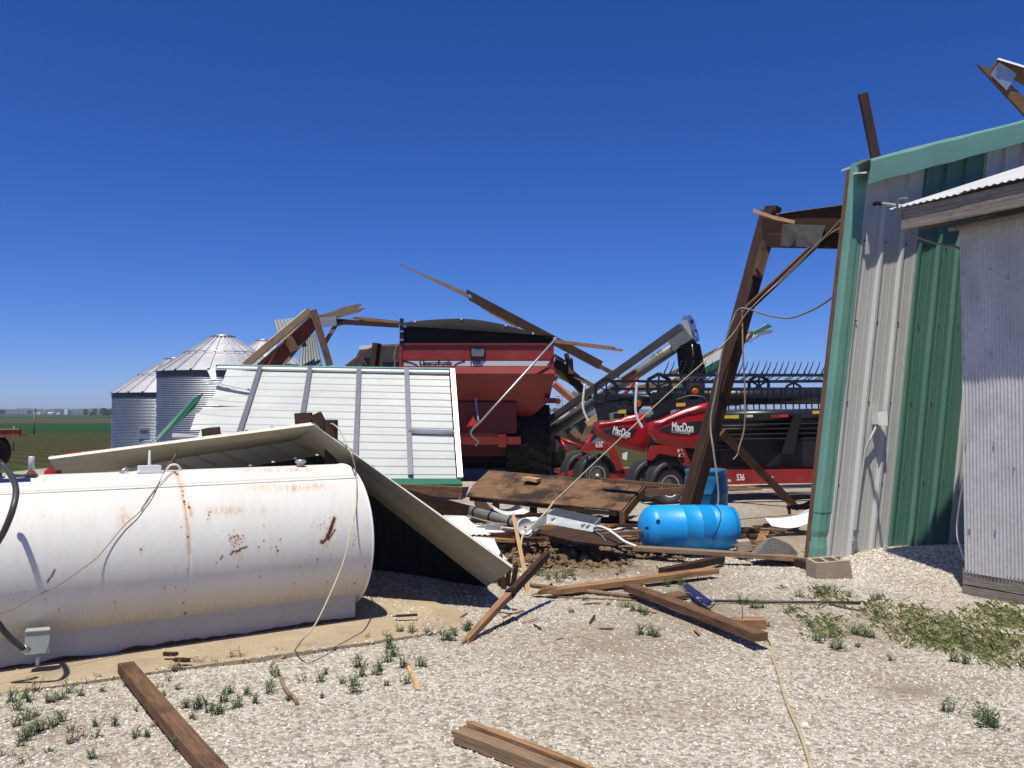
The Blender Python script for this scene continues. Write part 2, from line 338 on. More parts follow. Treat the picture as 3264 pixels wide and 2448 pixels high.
def sheet(m, c00, c10, c01, c11, hfun, us, vs_, nrm=None, wob=0, thick=.003):
    # bilinear sheet: u from c00 to c10 (ribs vary with u), v from c00 to c01
    c00, c10, c01, c11 = map(V, (c00, c10, c01, c11)); n = nrm or (c10 - c00).cross(c01 - c00).normalized()
    P_, F_ = [], []
    for lay in (0, 1):
        for v in vs_:
            for u in us:
                p = (c00 * (1 - u) + c10 * u) * (1 - v) + (c01 * (1 - u) + c11 * u) * v
                P_.append(p + n * (hfun(u, v) - lay * thick + (wob * math.sin(v * 7 + u * 3) * math.sin(u * 5 + v * 2) if wob else 0)))
    nu, nv = len(us), len(vs_); N0 = nu * nv
    for j in range(nv - 1):
        for i in range(nu - 1):
            a = j * nu + i; F_.append((a, a + 1, a + nu + 1, a + nu)); F_.append((N0 + a, N0 + a + nu, N0 + a + nu + 1, N0 + a + 1))
    m.add(P_, F_); return m
def ribs(L, pitch, h, top, base, minor=0, phase=0.):
    # u stations (0..1) and height function of a trapezoidal rib sheet of width L metres
    st = {0.: 0., L: 0.}; k = 0
    while phase + k * pitch < L + 1e-6:
        c = phase + k * pitch
        for d, z in ((-base / 2, 0), (-top / 2, h), (top / 2, h), (base / 2, 0)):
            q = c + d
            if 0 <= q <= L: st[round(q, 5)] = z
        if minor:
            for a in (pitch / 3, 2 * pitch / 3):
                for d, z in ((-.012, 0), (-.005, minor), (.005, minor), (.012, 0)):
                    if 0 <= c + a + d <= L: st[round(c + a + d, 5)] = z
        k += 1
    xs = sorted(st); us = [x / L for x in xs]; tb = {round(x / L, 7): st[x] for x in xs}
    return us, (lambda u, v: tb.get(round(u, 7), 0.))
def slab(m, pts, nrm, th):
    # extruded polygon plate: outline pts, thickness along -nrm
    pts = [V(p) for p in pts]; n = len(pts); nr = V(nrm).normalized() * th
    m.add(pts + [p - nr for p in pts], [tuple(range(n)), tuple(reversed(range(n, 2 * n)))] + [(i, n + i, n + (i + 1) % n, (i + 1) % n) for i in range(n)]); return m
def rbar(m, p0, p1, r, n=8): return tube(m, [p0, p1], r, n)
def text(name, s, o, xd, up, size, m, parent, ext=.002, bold=0., width=None):
    cu = bpy.data.curves.new(name, 'FONT'); cu.body = s; cu.size = size; cu.extrude = ext; cu.offset = bold
    t = bpy.data.objects.new(name, cu); COL.objects.link(t)
    dg = bpy.context.evaluated_depsgraph_get(); me = bpy.data.meshes.new_from_object(t.evaluated_get(dg)); COL.objects.unlink(t); bpy.data.objects.remove(t)
    x = V(xd).normalized(); u = V(up); u = (u - x * u.dot(x)).normalized(); z = x.cross(u); o = V(o) - ORG[parent]
    a = np.empty(len(me.vertices) * 3); me.vertices.foreach_get('co', a); a = a.reshape(-1, 3)
    k = width / (a[:, 0].max() - a[:, 0].min()) if width else 1.
    a[:, 0] = (a[:, 0] - a[:, 0].min()) * k
    b = np.array(o) + a[:, :1] * np.array(x) + a[:, 1:2] * np.array(u) + a[:, 2:] * np.array(z)
    me.vertices.foreach_set('co', b.ravel()); me.materials.clear(); me.materials.append(MT[m]); me.update()
    ob = bpy.data.objects.new(name, me); COL.objects.link(ob); ob.parent = parent; ORG[ob] = ORG[parent]; return ob
def arrmesh(name, Vv, Fq, m, attrs=None, smooth=False, org=(0, 0, 0), parent=None):
    me = bpy.data.meshes.new(name); Vv = np.asarray(Vv, np.float32) - np.array(org, np.float32); Fq = np.asarray(Fq, np.int32); k = Fq.shape[1]
    me.vertices.add(len(Vv)); me.vertices.foreach_set('co', Vv.ravel()); me.loops.add(Fq.size); me.loops.foreach_set('vertex_index', Fq.ravel())
    me.polygons.add(len(Fq)); me.polygons.foreach_set('loop_start', np.arange(0, Fq.size, k, dtype=np.int32)); me.polygons.foreach_set('use_smooth', np.full(len(Fq), smooth))
    for an, (ty, dat) in (attrs or {}).items():
        a = me.attributes.new(an, ty, 'POINT'); a.data.foreach_set({'FLOAT': 'value', 'FLOAT_VECTOR': 'vector', 'FLOAT_COLOR': 'color'}[ty], np.asarray(dat, np.float32).ravel())
    me.update(calc_edges=True); me.validate(); me.materials.append(MT[m])
    o = bpy.data.objects.new(name, me); COL.objects.link(o); ORG[o] = V(org)
    if parent is not None: o.parent = parent
    else: o.location = org
    return o
# simple value noise for numpy
_g = nrs.rand(64, 64)
def vnoise(x, y):
    xi = np.floor(x).astype(int); yi = np.floor(y).astype(int); fx = x - xi; fy = y - yi; fx = fx * fx * (3 - 2 * fx); fy = fy * fy * (3 - 2 * fy)
    g = lambda i, j: _g[i % 64, j % 64]
    return (g(xi, yi) * (1 - fx) + g(xi + 1, yi) * fx) * (1 - fy) + (g(xi, yi + 1) * (1 - fx) + g(xi + 1, yi + 1) * fx) * fy
def fbm(x, y): return (vnoise(x, y) + .5 * vnoise(2.1 * x + 7, 2.1 * y + 3) + .25 * vnoise(4.3 * x + 1, 4.3 * y + 9)) / 1.75
# ================================================================== SETTING
def prof(y):
    pts = [(-60, -.06), (30, -.06), (90, -.15), (600, -1.4), (1500, -1.2), (3000, -.3)]
    for (a, za), (b, zb) in zip(pts, pts[1:]):
        if y <= b: return za + (zb - za) * (y - a) / (b - a)
    return pts[-1][1]
m = MB(); ys = [-60, -20, 0, 10, 20, 30, 45, 60, 90, 140, 200, 300, 450, 600, 900, 1500, 2200, 3000]; xs = [-2500, -1600, -900, -300, -100, -30, 0, 30, 100, 300, 900, 1600, 2500]
m.add([(x, y, prof(y)) for y in ys for x in xs], [(j * 13 + i, j * 13 + i + 1, j * 13 + i + 14, j * 13 + i + 13) for j in range(len(ys) - 1) for i in range(12)])
struct(m.build('field', 'field', org=V((0, 0, 0))))
# gravel yard
gx = np.concatenate([np.arange(-16, -9, 1.), np.arange(-9, 9, .11), np.arange(9, 20, 1.)]); gy = np.concatenate([np.arange(-8, 2, 1.), np.arange(2, 13.5, .11), np.arange(13.5, 28.6, .75)])
GX, GY = np.meshgrid(gx, gy); GZ = np.vectorize(hmound)(GX, GY)
edge = (GY > 27.4) | (GX < -14) | (GX > 18); GZ = np.where(edge, -.1, GZ); GZ = np.where((GY > 13.5) & ~edge, GZ * .5, GZ)
gv = np.stack([GX.ravel(), GY.ravel(), GZ.ravel()], 1)
def soil_mask(p):
    u, v = project(p); s = np.zeros(len(p))
    for cu, cv, ru, rv, k in ((1840, 1775, 330, 85, 1.5), (2120, 1850, 260, 60, .9), (2250, 1955, 380, 80, .85), (2920, 2200, 150, 26, 1.1), (2850, 2010, 300, 70, .75), (2450, 1700, 200, 90, .8), (3000, 1780, 170, 40, .55), (1500, 1900, 120, 40, .6), (1950, 2060, 420, 90, .6), (2150, 2250, 420, 60, .4), (2600, 1640, 300, 60, .6), (3150, 2070, 150, 50, .7)):
        s = np.maximum(s, k * np.exp(-((u - cu) / ru) ** 2 - ((v - cv) / rv) ** 2))
    return np.where(p[:, 1] > .5, np.clip(s * (.35 + 1.3 * fbm(p[:, 0] * 3.1, p[:, 1] * 3.1)), 0, 1), 0)
nx, ny = len(gx), len(gy); J, I = np.meshgrid(np.arange(ny - 1), np.arange(nx - 1), indexing='ij'); a = (J * nx + I).ravel()
struct(arrmesh('gravel_yard', gv, np.stack([a, a + 1, a + nx + 1, a + nx], 1), 'gravel', {'soil': ('FLOAT', soil_mask(gv))}, True))
# tank axis (needed for the slab too)
TD = V((.82294, .56813, 0)); TN = V((.56813, -.82294, 0)); TR = .60; TC = V((-1.27122, 7.24409, 0)) + TD * .06 - TN * .42; TC.z = .65
# concrete pad under the tank
def pad_mat():
    mat('pad', (.43, .345, .235), (.33, .26, .175), rough=.92, ns=1.6, bump=.4, bs=45, fine=.13, dirt=((.27, .22, .16), 3.5, .52, .8), spec=.15)
pad_mat()
f0 = V((-3.06, 5.35, 0)); f1 = V((-.91, 6.60, 0)); f2 = V((-.36, 6.98, 0)); ed = (f1 - f0).normalized(); bk = V((-ed.y, ed.x, 0))
fr = [f0 - ed * 6, f0, f0.lerp(f1, .33), f0.lerp(f1, .66), f1, f1.lerp(f2, .5), f2, f2 + V((.05, .12, 0)), f2 + V((-.08, .3, 0)), f2 + V((-.02, .5, 0)), f2 + bk * 1.9 + V((.1, 0, 0)), f0 - ed * 6 + bk * 2.1]
m = MB(); jit = [V((rnd.uniform(-.01, .01), rnd.uniform(-.015, .015), 0)) for _ in fr]
slab(m, [p + q + ZUP * .018 for p, q in zip(fr, jit)], (0, 0, 1), .15); struct(m.build('concrete_pad', 'pad'))
# loose crushed stone
def stones(name, n, ylo, yhi, smin, smax, seed, bright=1., base=True):
    r = np.random.RandomState(seed)
    yy = np.sqrt(r.rand(n) * (yhi ** 2 - ylo ** 2) + ylo ** 2); xx = (r.rand(n) * 2 - 1) * (.62 * yy + .9)
    # thin out on the pad, in soil and on worn tracks
    pp = np.stack([xx, yy, np.zeros(n)], 1); s = soil_mask(pp)
    e = np.array(ed)[:2]; b = np.array(bk)[:2]; rel = pp[:, :2] - np.array(f0)[:2]; along = rel @ e; back = rel @ b
    onpad = (back > -.01) & (along < 3.15)
    dens = np.clip(1.25 - 1.0 * fbm(xx * .55 + 3, yy * .55) - .75 * s, .06, 1); dens = np.where(onpad, .012 + .5 * np.exp(-(back / .05) ** 2) * (fbm(xx * 3, yy * 3) > .42) + .3 * (along > 2.7), dens); dens = np.where((back < 0) & (back > -.12), np.maximum(dens, .8), dens)
    q = (xx - 3.21) * .34 - (yy - 9.5) * .94; al = (xx - 3.21) * .94 + (yy - 9.5) * .34
    bank = np.clip(1.3 - q / 1.1, 0, 1) * (al > -.2); dens = np.where(bank > .1, np.maximum(dens, .95), dens)
    keep = (r.rand(n) < dens) & ~((q < .02) & (al > -.05)); xx, yy, bank = xx[keep], yy[keep], bank[keep]; n = len(xx); onpad = onpad[keep]
    zz = np.vectorize(hmound)(xx, yy) + np.where(onpad, .018 - np.vectorize(hmound)(xx, yy), 0)
    sz = smin + (smax - smin) * r.rand(n) ** 2.2; sz *= np.where(yy > 9, 1.25, 1)
    cube = np.array([(-1, -1, -1), (1, -1, -1), (1, 1, -1), (-1, 1, -1), (-1, -1, 1), (1, -1, 1), (1, 1, 1), (-1, 1, 1)], float) * .5
    vv = cube[None] * np.stack([sz, sz * (.55 + .4 * r.rand(n)), sz * (.3 + .35 * r.rand(n))], 1)[:, None, :]
    vv[:, 4:, :2] *= (.45 + .4 * r.rand(n))[:, None, None]; vv += (r.rand(n, 8, 3) - .5) * (sz * .3)[:, None, None]
    a = r.rand(n) * 6.283; t = (r.rand(n) - .5) * .9; ca, sa, ct, st_ = np.cos(a), np.sin(a), np.cos(t), np.sin(t)
    x, y, z = vv[..., 0], vv[..., 1], vv[..., 2]; y, z = y * ct[:, None] - z * st_[:, None], y * st_[:, None] + z * ct[:, None]
    x, y = x * ca[:, None] - y * sa[:, None], x * sa[:, None] + y * ca[:, None]
    vv = np.stack([x + xx[:, None], y + yy[:, None], z + zz[:, None] + (sz * .12)[:, None]], 2)
    q = np.array([(4, 5, 6, 7), (0, 1, 5, 4), (1, 2, 6, 5), (2, 3, 7, 6), (3, 0, 4, 7)])
    fq = (np.arange(n)[:, None, None] * 8 + q[None]).reshape(-1, 4)
    k = .58 + .36 * r.rand(n); warm = r.rand(n); br = (.8 * k) * bright * (1 + .16 * bank)
    col = np.stack([br, br * (.96 - .05 * warm), br * (.895 - .11 * warm), np.ones(n)], 1); drk = r.rand(n) < .1; col[drk, :3] *= np.array([.55, .48, .42])
    col = np.repeat(col, 8, 0)
    return tag(arrmesh(name, vv.reshape(-1, 3), fq, 'stone_chip', {'tint': ('FLOAT_COLOR', col)}), 'crushed white limestone chips strewn over the yard' if base else 'larger pale stones lying loose among the limestone chips', 'gravel', kind='stuff')
stones('crushed_stone', 380000, 3.5, 14.5, .007, .019, 3)
stones('loose_stone', 260, 3.6, 13, .022, .045, 8, .95, False)
# dug-up clay
def clod_heap():
    m = MB(); r = random.Random(4)
    spots = [(A, B, s) for A, B, s in ((1000, 640, .16), (1060, 620, .2), (1120, 640, .18), (1190, 660, .15), (1260, 650, .2), (1330, 660, .17), (1390, 690, .16), (1450, 680, .16), (1500, 720, .14), (1560, 710, .15), (950, 700, .16), (900, 640, .14), (1010, 760, .1),
             (1180, 760, .16), (1330, 750, .16), (1080, 800, .12), (1240, 790, .12), (1400, 790, .1), (1560, 780, .1), (980, 680, .2), (930, 780, .14), (1150, 600, .2), (1300, 620, .2), (1420, 640, .2), (1480, 760, .1), (1600, 740, .12), (1700, 700, .13), (1760, 690, .12), (1880, 720, .1), (1960, 740, .1), (2040, 740, .08), (870, 760, .12), (1090, 690, .14), (1230, 710, .12))]
    for X, Y_, s in spots:
        c = Gd('A3', X, Y_)
        for _ in range(34):
            p = c + V((r.gauss(0, s * 1.0), r.gauss(0, s * 1.3), 0)); q = s * r.uniform(.08, .3) if r.random() < .8 else s * r.uniform(.3, .5)
            n = 7; vs = []
            hz = max(0, 1 - ((p.x - c.x) ** 2 + (p.y - c.y) ** 2) / (s * 1.6) ** 2) * s * .5 + hmound(p.x, p.y)
            for ring, zz in ((1., -.4), (.9, .1), (.5, .5)):
                for k in range(n):
                    an = 6.283 * k / n + r.uniform(-.2, .2); rr = q * ring * r.uniform(.7, 1.15); vs.append((p.x + rr * math.cos(an), p.y + rr * math.sin(an), hz + q * zz * r.uniform(.6, 1.2)))
            vs.append((p.x, p.y, hz + q * .62))
            fs = [(i * n + k, i * n + (k + 1) % n, (i + 1) * n + (k + 1) % n, (i + 1) * n + k) for i in range(2) for k in range(n)] + [(2 * n + k, 2 * n + (k + 1) % n, 3 * n) for k in range(n)]
            m.add(vs, fs)
    tag(m.build('clay_clods', 'soil'), 'freshly dug brown clay clods heaped before the fallen pressure tank', 'soil', kind='stuff')
clod_heap()
# ================================================================== BARN (gable wall still standing)
BW = V((.927, .375, 0)).normalized(); BN = V((BW.y, -BW.x, 0)); B0 = V((3.21, 9.5, 0)); RACK = .15
def bp(a, z, o=0): return B0 + BW * (a + RACK * z) + BN * o + ZUP * z
def rake(a): return 4.40 + .32 * a
barn = thing('pole_barn', B0, 'leaning white and green metal gable wall of the wrecked pole barn', 'barn')
a0 = .1
for i, (wd, cm) in enumerate(((.9, 'barn_white'), (.914, 'barn_green'), (.914, 'barn_white'), (.914, 'barn_green'), (.914, 'barn_white'))):
    m = MB(); us, hf = ribs(wd, .305, .036, .03, .075, .003, phase=.02 if i else .06)
    a1 = a0 + wd; n = 14; vs_ = [j / n for j in range(n + 1)]
    sheet(m, bp(a0, -.1), bp(a1, -.1), bp(a0, rake(a0)), bp(a1, rake(a1)), hf, us, vs_, nrm=BN, wob=.009)
    m.build('wall_sheet', cm, barn); a0 = a1 + .0005
# corner trim, bent profile
def strip(m, prof_, zs, bend=None):
    vs, fs = [], []
    for z in zs:
        for a, o in prof_:
            b = bend(z) if bend else (0, 0); vs.append(bp(a + b[0], z, o + b[1]))
    k = len(prof_)
    for j in range(len(zs) - 1):
        for i in range(k - 1): fs.append((j * k + i, j * k + i + 1, (j + 1) * k + i + 1, (j + 1) * k + i))
    m.add(vs, fs); return m
CPROF = [(-.03, -.06), (-.03, .0), (-.02, .045), (.065, .045), (.105, .034), (.15, .034), (.155, .03)]
m = MB(); strip(m, CPROF, [.62 + i * (4.46 - .62) / 12 for i in range(13)]); m.build('corner_trim', 'trim_green', barn)
m = MB(); strip(m, [(a + .004, o - .006) for a, o in CPROF], [-.05, .12, .24, .30, .36, .42, .5, .6, .64], lambda z: (.012 * math.exp(-((z - .34) / .05) ** 2), -.018 * math.exp(-((z - .34) / .05) ** 2))); m.build('corner_trim', 'trim_green', barn)['label'] = 'dented lower length of green corner trim'
m = MB(); beam(m, bp(.03, -.1, -.1), bp(.03, 4.4, -.1), .1, .075, up=BN); m.build('corner_post', 'wood_old', barn)
m = MB(); beam(m, bp(1.75, -.1, -.1), bp(1.75, 4.7, -.1), .13, .13, up=BN); m.build('wall_post', 'wood_old', barn)
m = MB(); beam(m, bp(3.4, -.1, -.1), bp(3.4, 5.2, -.1), .13, .13, up=BN); m.build('wall_post', 'wood_old', barn)
for z in (.9, 1.8, 2.7, 3.6):
    m = MB(); beam(m, bp(.1, z, -.03), bp(4.4, z, -.03), .038, .14); m.build('girt', 'wood_old', barn)
m = MB()
RP = [(-.02, .02), (.0, .235), (-.03, .25), (-.28, .235), (-.285, .19)]      # (drop from rake, out)
al = [-.03 + i * .3 for i in range(17)]; vs, fs = [], []
for a in al:
    for d, o in RP: vs.append(bp(a, rake(a) + .05 + d, o) + BW * (RACK * 0) + ZUP * (.006 * math.sin(a * 9)))
k = len(RP)
for j in range(len(al) - 1):
    for i in range(k - 1): fs.append((j * k + i, (j + 1) * k + i, (j + 1) * k + i + 1, j * k + i + 1))
m.add(vs, fs); m.build('rake_trim', 'trim_green', barn)
m = MB()
for j in range(9):
    a = .1 + j * .5; hexa(m, [bp(a, rake(a) + .03, .12), bp(a + .5, rake(a + .5) + .03, .12), bp(a + .5, rake(a + .5) + .03, -.35), bp(a, rake(a) + .03, -.35)], [bp(a, rake(a) + .055 + .015 * math.sin(j), .12), bp(a + .5, rake(a + .5) + .055 + .015 * math.sin(j + 1), .12), bp(a + .5, rake(a + .5) + .055, -.35), bp(a, rake(a) + .055, -.35)])
m.build('roof_edge', 'barn_white', barn)
m = MB(); slab(m, [P('Z7', x, y, 9.72) for x, y in ((420, 855), (500, 845), (512, 900), (500, 935), (430, 935))], (0, -1, 0), .05); m.build('torn_block', 'wood_grey', barn)
m = MB(); hexa(m, [P('Z7', 375, 965, 9.45), P('Z7', 470, 940, 9.5), P('Z7', 500, 935, 9.75), P('Z7', 380, 955, 9.75)], [P('Z7', 380, 990, 9.45) + ZUP * .05, P('Z7', 475, 988, 9.5) + ZUP * .05, P('Z7', 500, 960, 9.75) + ZUP * .03, P('Z7', 380, 985, 9.75) + ZUP * .05]); m.build('torn_flap', 'white_steel', barn)
# meter box and conduit on the wall
m = MB(); q = bp(.62, 1.63, .08); box(m, q, (.115, .09, .14), (BW, BN, ZUP)); o = m.build('meter_box', 'plastic_white', barn)
m = MB(); slab(m, [bp(.565, 1.70, .127), bp(.678, 1.70, .127), bp(.685, 1.55, .15), bp(.565, 1.55, .15)], BN, .012); m.build('cover_flap', 'plastic_white', o)
m = MB(); tube(m, [bp(.48, -.02, .045), bp(.48, .45, .045), bp(.485, .9, .045), bp(.5, 1.3, .05), bp(.6, 1.56, .08)], .014, 8); c = m.build('conduit', 'box_grey', barn)
for z in (.28, .4):
    m = MB(); box(m, bp(.48, z, .045), (.06, .045, .04), (BW, BN, ZUP)); m.build('conduit_clamp', 'galvanized', barn)
def board(name, p0, p1, w_, h_, mt, label, group=None, cat='board', **kw):
    m = MB(); beam(m, p0, p1, w_, h_, **kw); return tag(m.build(name, mt), label, cat, group)
board('upright_board', P('Z7', 548, 840, 9.75), P('Z7', 452, 352, 9.75), .1, .04, 'wood_dark', 'single brown board standing upright on the barn wall corner', up=V((0, 1, 0)))
# torn truss heel on the roof, at the frame edge
tr = thing('broken_truss', P('Z7', 1560, 400, 11.5), 'broken roof truss end with steel plate above the green rake trim', 'truss')
m = MB(); slab(m, [P('Z7', x, y, 11.3) for x, y in ((1318, 128), (1430, 168), (1620, 330), (1960, 640), (1960, 820), (1560, 390))], (0, -1, 0), .04); m.build('web_board', 'wood_old', tr)
m = MB(); slab(m, [P('Z7', x, y, 11.34) for x, y in ((1425, 160), (1470, 95), (1760, 190), (1760, 330), (1640, 260))], (0, -1, 0), .04); m.build('chord_board', 'wood_old', tr)
m = MB(); slab(m, [P('Z7', x, y, 11.27) for x, y in ((1480, 112), (1615, 202), (1538, 328), (1416, 208))], (0, -1, 0), .006); m.build('gusset_plate', 'galvanized', tr)
m = MB(); sheet(m, P('Z7', 1462, 92, 11.2), P('Z7', 1800, 195, 11.2), P('Z7', 1480, 82, 12.4), P('Z7', 1800, 180, 12.4), lambda u, v: 0, [0, .5, 1], [0, 1]); m.build('roof_sheet', 'white_steel', tr)

# ================================================================== CORRUGATED SHED
S0 = V((4.24, 8.33, 0)); SD = V((.5, -.866, 0)).normalized(); SN = V((-SD.y, SD.x, 0)) * -1
SN = V((-.866, -.5, 0)).normalized(); SI = -SN
shed = thing('corrugated_shed', S0, 'small grey corrugated iron shed with weathered eave board', 'shed')
def spt(t, z, o=0): return S0 + SD * t + SN * o + ZUP * z
def corr(L, pitch, h):
    n = int(L / pitch * 6); us = [i / n for i in range(n + 1)]; return us, (lambda u, v: h * math.cos(u * L / pitch * 2 * math.pi))
for t0, t1, dz in ((0, .66, 0), (.64, 1.35, .012), (1.33, 2.6, .0)):
    m = MB(); us, hf = corr(t1 - t0, .034, .006); sheet(m, spt(t0, .2 + dz, dz * .3), spt(t1, .2 + dz, dz * .3), spt(t0, 3.46, dz * .3), spt(t1, 3.46, dz * .3), hf, us, [j / 10 for j in range(11)], nrm=SN, wob=.006); m.build('wall_sheet', 'shed_iron', shed)
for a, b in ((S0, S0 + SI * 3.0), (S0 + SD * 2.6, S0 + SD * 2.6 + SI * 3.0), (S0 + SI * 3.0, S0 + SI * 3.0 + SD * 2.6)):
    zt = (3.46, 4.38) if a == S0 or a == S0 + SD * 2.6 else (4.38, 4.38)
    m = MB(); nn = (b - a).normalized().cross(ZUP); us, hf = corr((b - a).length, .068, .008); sheet(m, a + ZUP * .2, b + ZUP * .2, a + ZUP * zt[0], b + ZUP * zt[1], hf, us, [0, .5, 1], nrm=nn); m.build('wall_sheet', 'shed_iron', shed)
for z0, z1, o in ((-.08, .075, .012), (.085, .225, .0)):
    m = MB(); beam(m, spt(-.03, (z0 + z1) / 2, o - .03), spt(2.6, (z0 + z1) / 2, o - .03), .05, z1 - z0, bow=.002); m.build('base_plank', 'wood_grey', shed)
m = MB(); beam(m, spt(.0, -.1, -.08), spt(.0, .24, -.08), .1, .1); m.build('corner_post', 'wood_grey', shed)
def ev(t, r, z): return S0 + SD * t + SN * .4 + SI * r + ZUP * z       # eave frame: r runs up the roof
SL = .325
for t0, t1, lift in ((-.47, .28, 0), (.24, .95, .012), (.92, 1.62, .0), (1.58, 2.8, .012)):
    m = MB(); us, hf = corr(t1 - t0, .068, .0065); c = (t0 + t1) / 2
    sheet(m, ev(t0, 0, 3.66 + lift), ev(t1, 0, 3.66 + lift), ev(t0, 3.7, 3.66 + SL * 3.7 + lift), ev(t1, 3.7, 3.66 + SL * 3.7 + lift), hf, us, [j / 6 for j in range(7)], nrm=(ZUP - SI * SL).normalized()); m.build('roof_sheet', 'shed_roof_iron', shed)
m = MB(); beam(m, ev(-.36, .05, 3.545), ev(2.7, .05, 3.545), .04, .2); m.build('fascia_board', 'wood_grey', shed)
m = MB(); beam(m, ev(-.36, .30, 3.53), ev(2.7, .30, 3.53), .045, .1); m.build('purlin', 'wood_old', shed)
m = MB(); tube(m, [ev(-.02, .27, 3.42), ev(2.7, .27, 3.42)], .028, 10); m.build('soffit_rail', 'wood_grey', shed)
m = MB(); beam(m, ev(.02, .45, 3.44), ev(2.7, .45, 3.44), .05, .09); m.build('wall_plate', 'wood_old', shed)
for t in (-.34, .6, 1.5, 2.5):
    m = MB(); beam(m, ev(t, .08, 3.6), ev(t, 3.5, 3.6 + SL * 3.42), .05, .1); m.build('rafter', 'wood_grey', shed)
# nail heads on the shed wall
for (t, z) in ((.03, 3.0), (.3, 3.0), (.02, 2.2), (.28, 2.22), (.03, 1.4), (.3, 1.42), (.05, .6), (.3, .62), (.45, 2.9), (.48, 1.2)):
    m = MB(); box(m, spt(t, z, .01), (.018, .012, .018), (SD, SN, ZUP)); m.build('nail_head', 'galvanized', shed)
sm_ = thing('service_mast', P('Z7', 690, 1195, 8.6), 'bent grey service pipe poking from the shed eave', 'pipe')
m = MB(); tube(m, [P('Z7', 780, 1206, 8.45), P('Z7', 700, 1196, 8.6), P('Z7', 600, 1183, 8.8)], .017, 8); m.build('pipe', 'box_grey', sm_)
m = MB(); tube(m, [P('Z7', 600, 1183, 8.8), P('Z7', 548, 1178, 8.88), P('Z7', 533, 1192, 8.9)], .021, 8); m.build('pipe_cap', 'rubber', sm_)
def cable(name, pts, r, mt, label, cat='cable', n=6, group=None):
    m = MB(); tube(m, smoothpts(pts), r, n); return tag(m.build(name, mt), label, cat, group)
cable('service_cable', [P('Z7', 790, 1145, 8.3), P('Z7', 730, 1150, 8.35), P('Z7', 710, 1195, 8.4), P('Z7', 735, 1285, 8.45), P('Z7', 790, 1375, 8.5), P('Z7', 880, 1440, 8.5), P('Z7', 1040, 1492, 8.5), P('Z7', 1140, 1505, 8.45), P('Z7', 1205, 1540, 8.4)], .011, 'cable_grey', 'dark service cable sagging from the shed eave corner')
cable('downspout_wire', [P('Z8', 822, 1060, 8.6), P('Z8', 800, 1200, 8.7), P('Z8', 795, 1300, 8.7), P('Z8', 812, 1370, 8.6), P('Z8', 828, 1420, 8.5)], .01, 'cable_white', 'pale wire hanging down beside the shed corner')

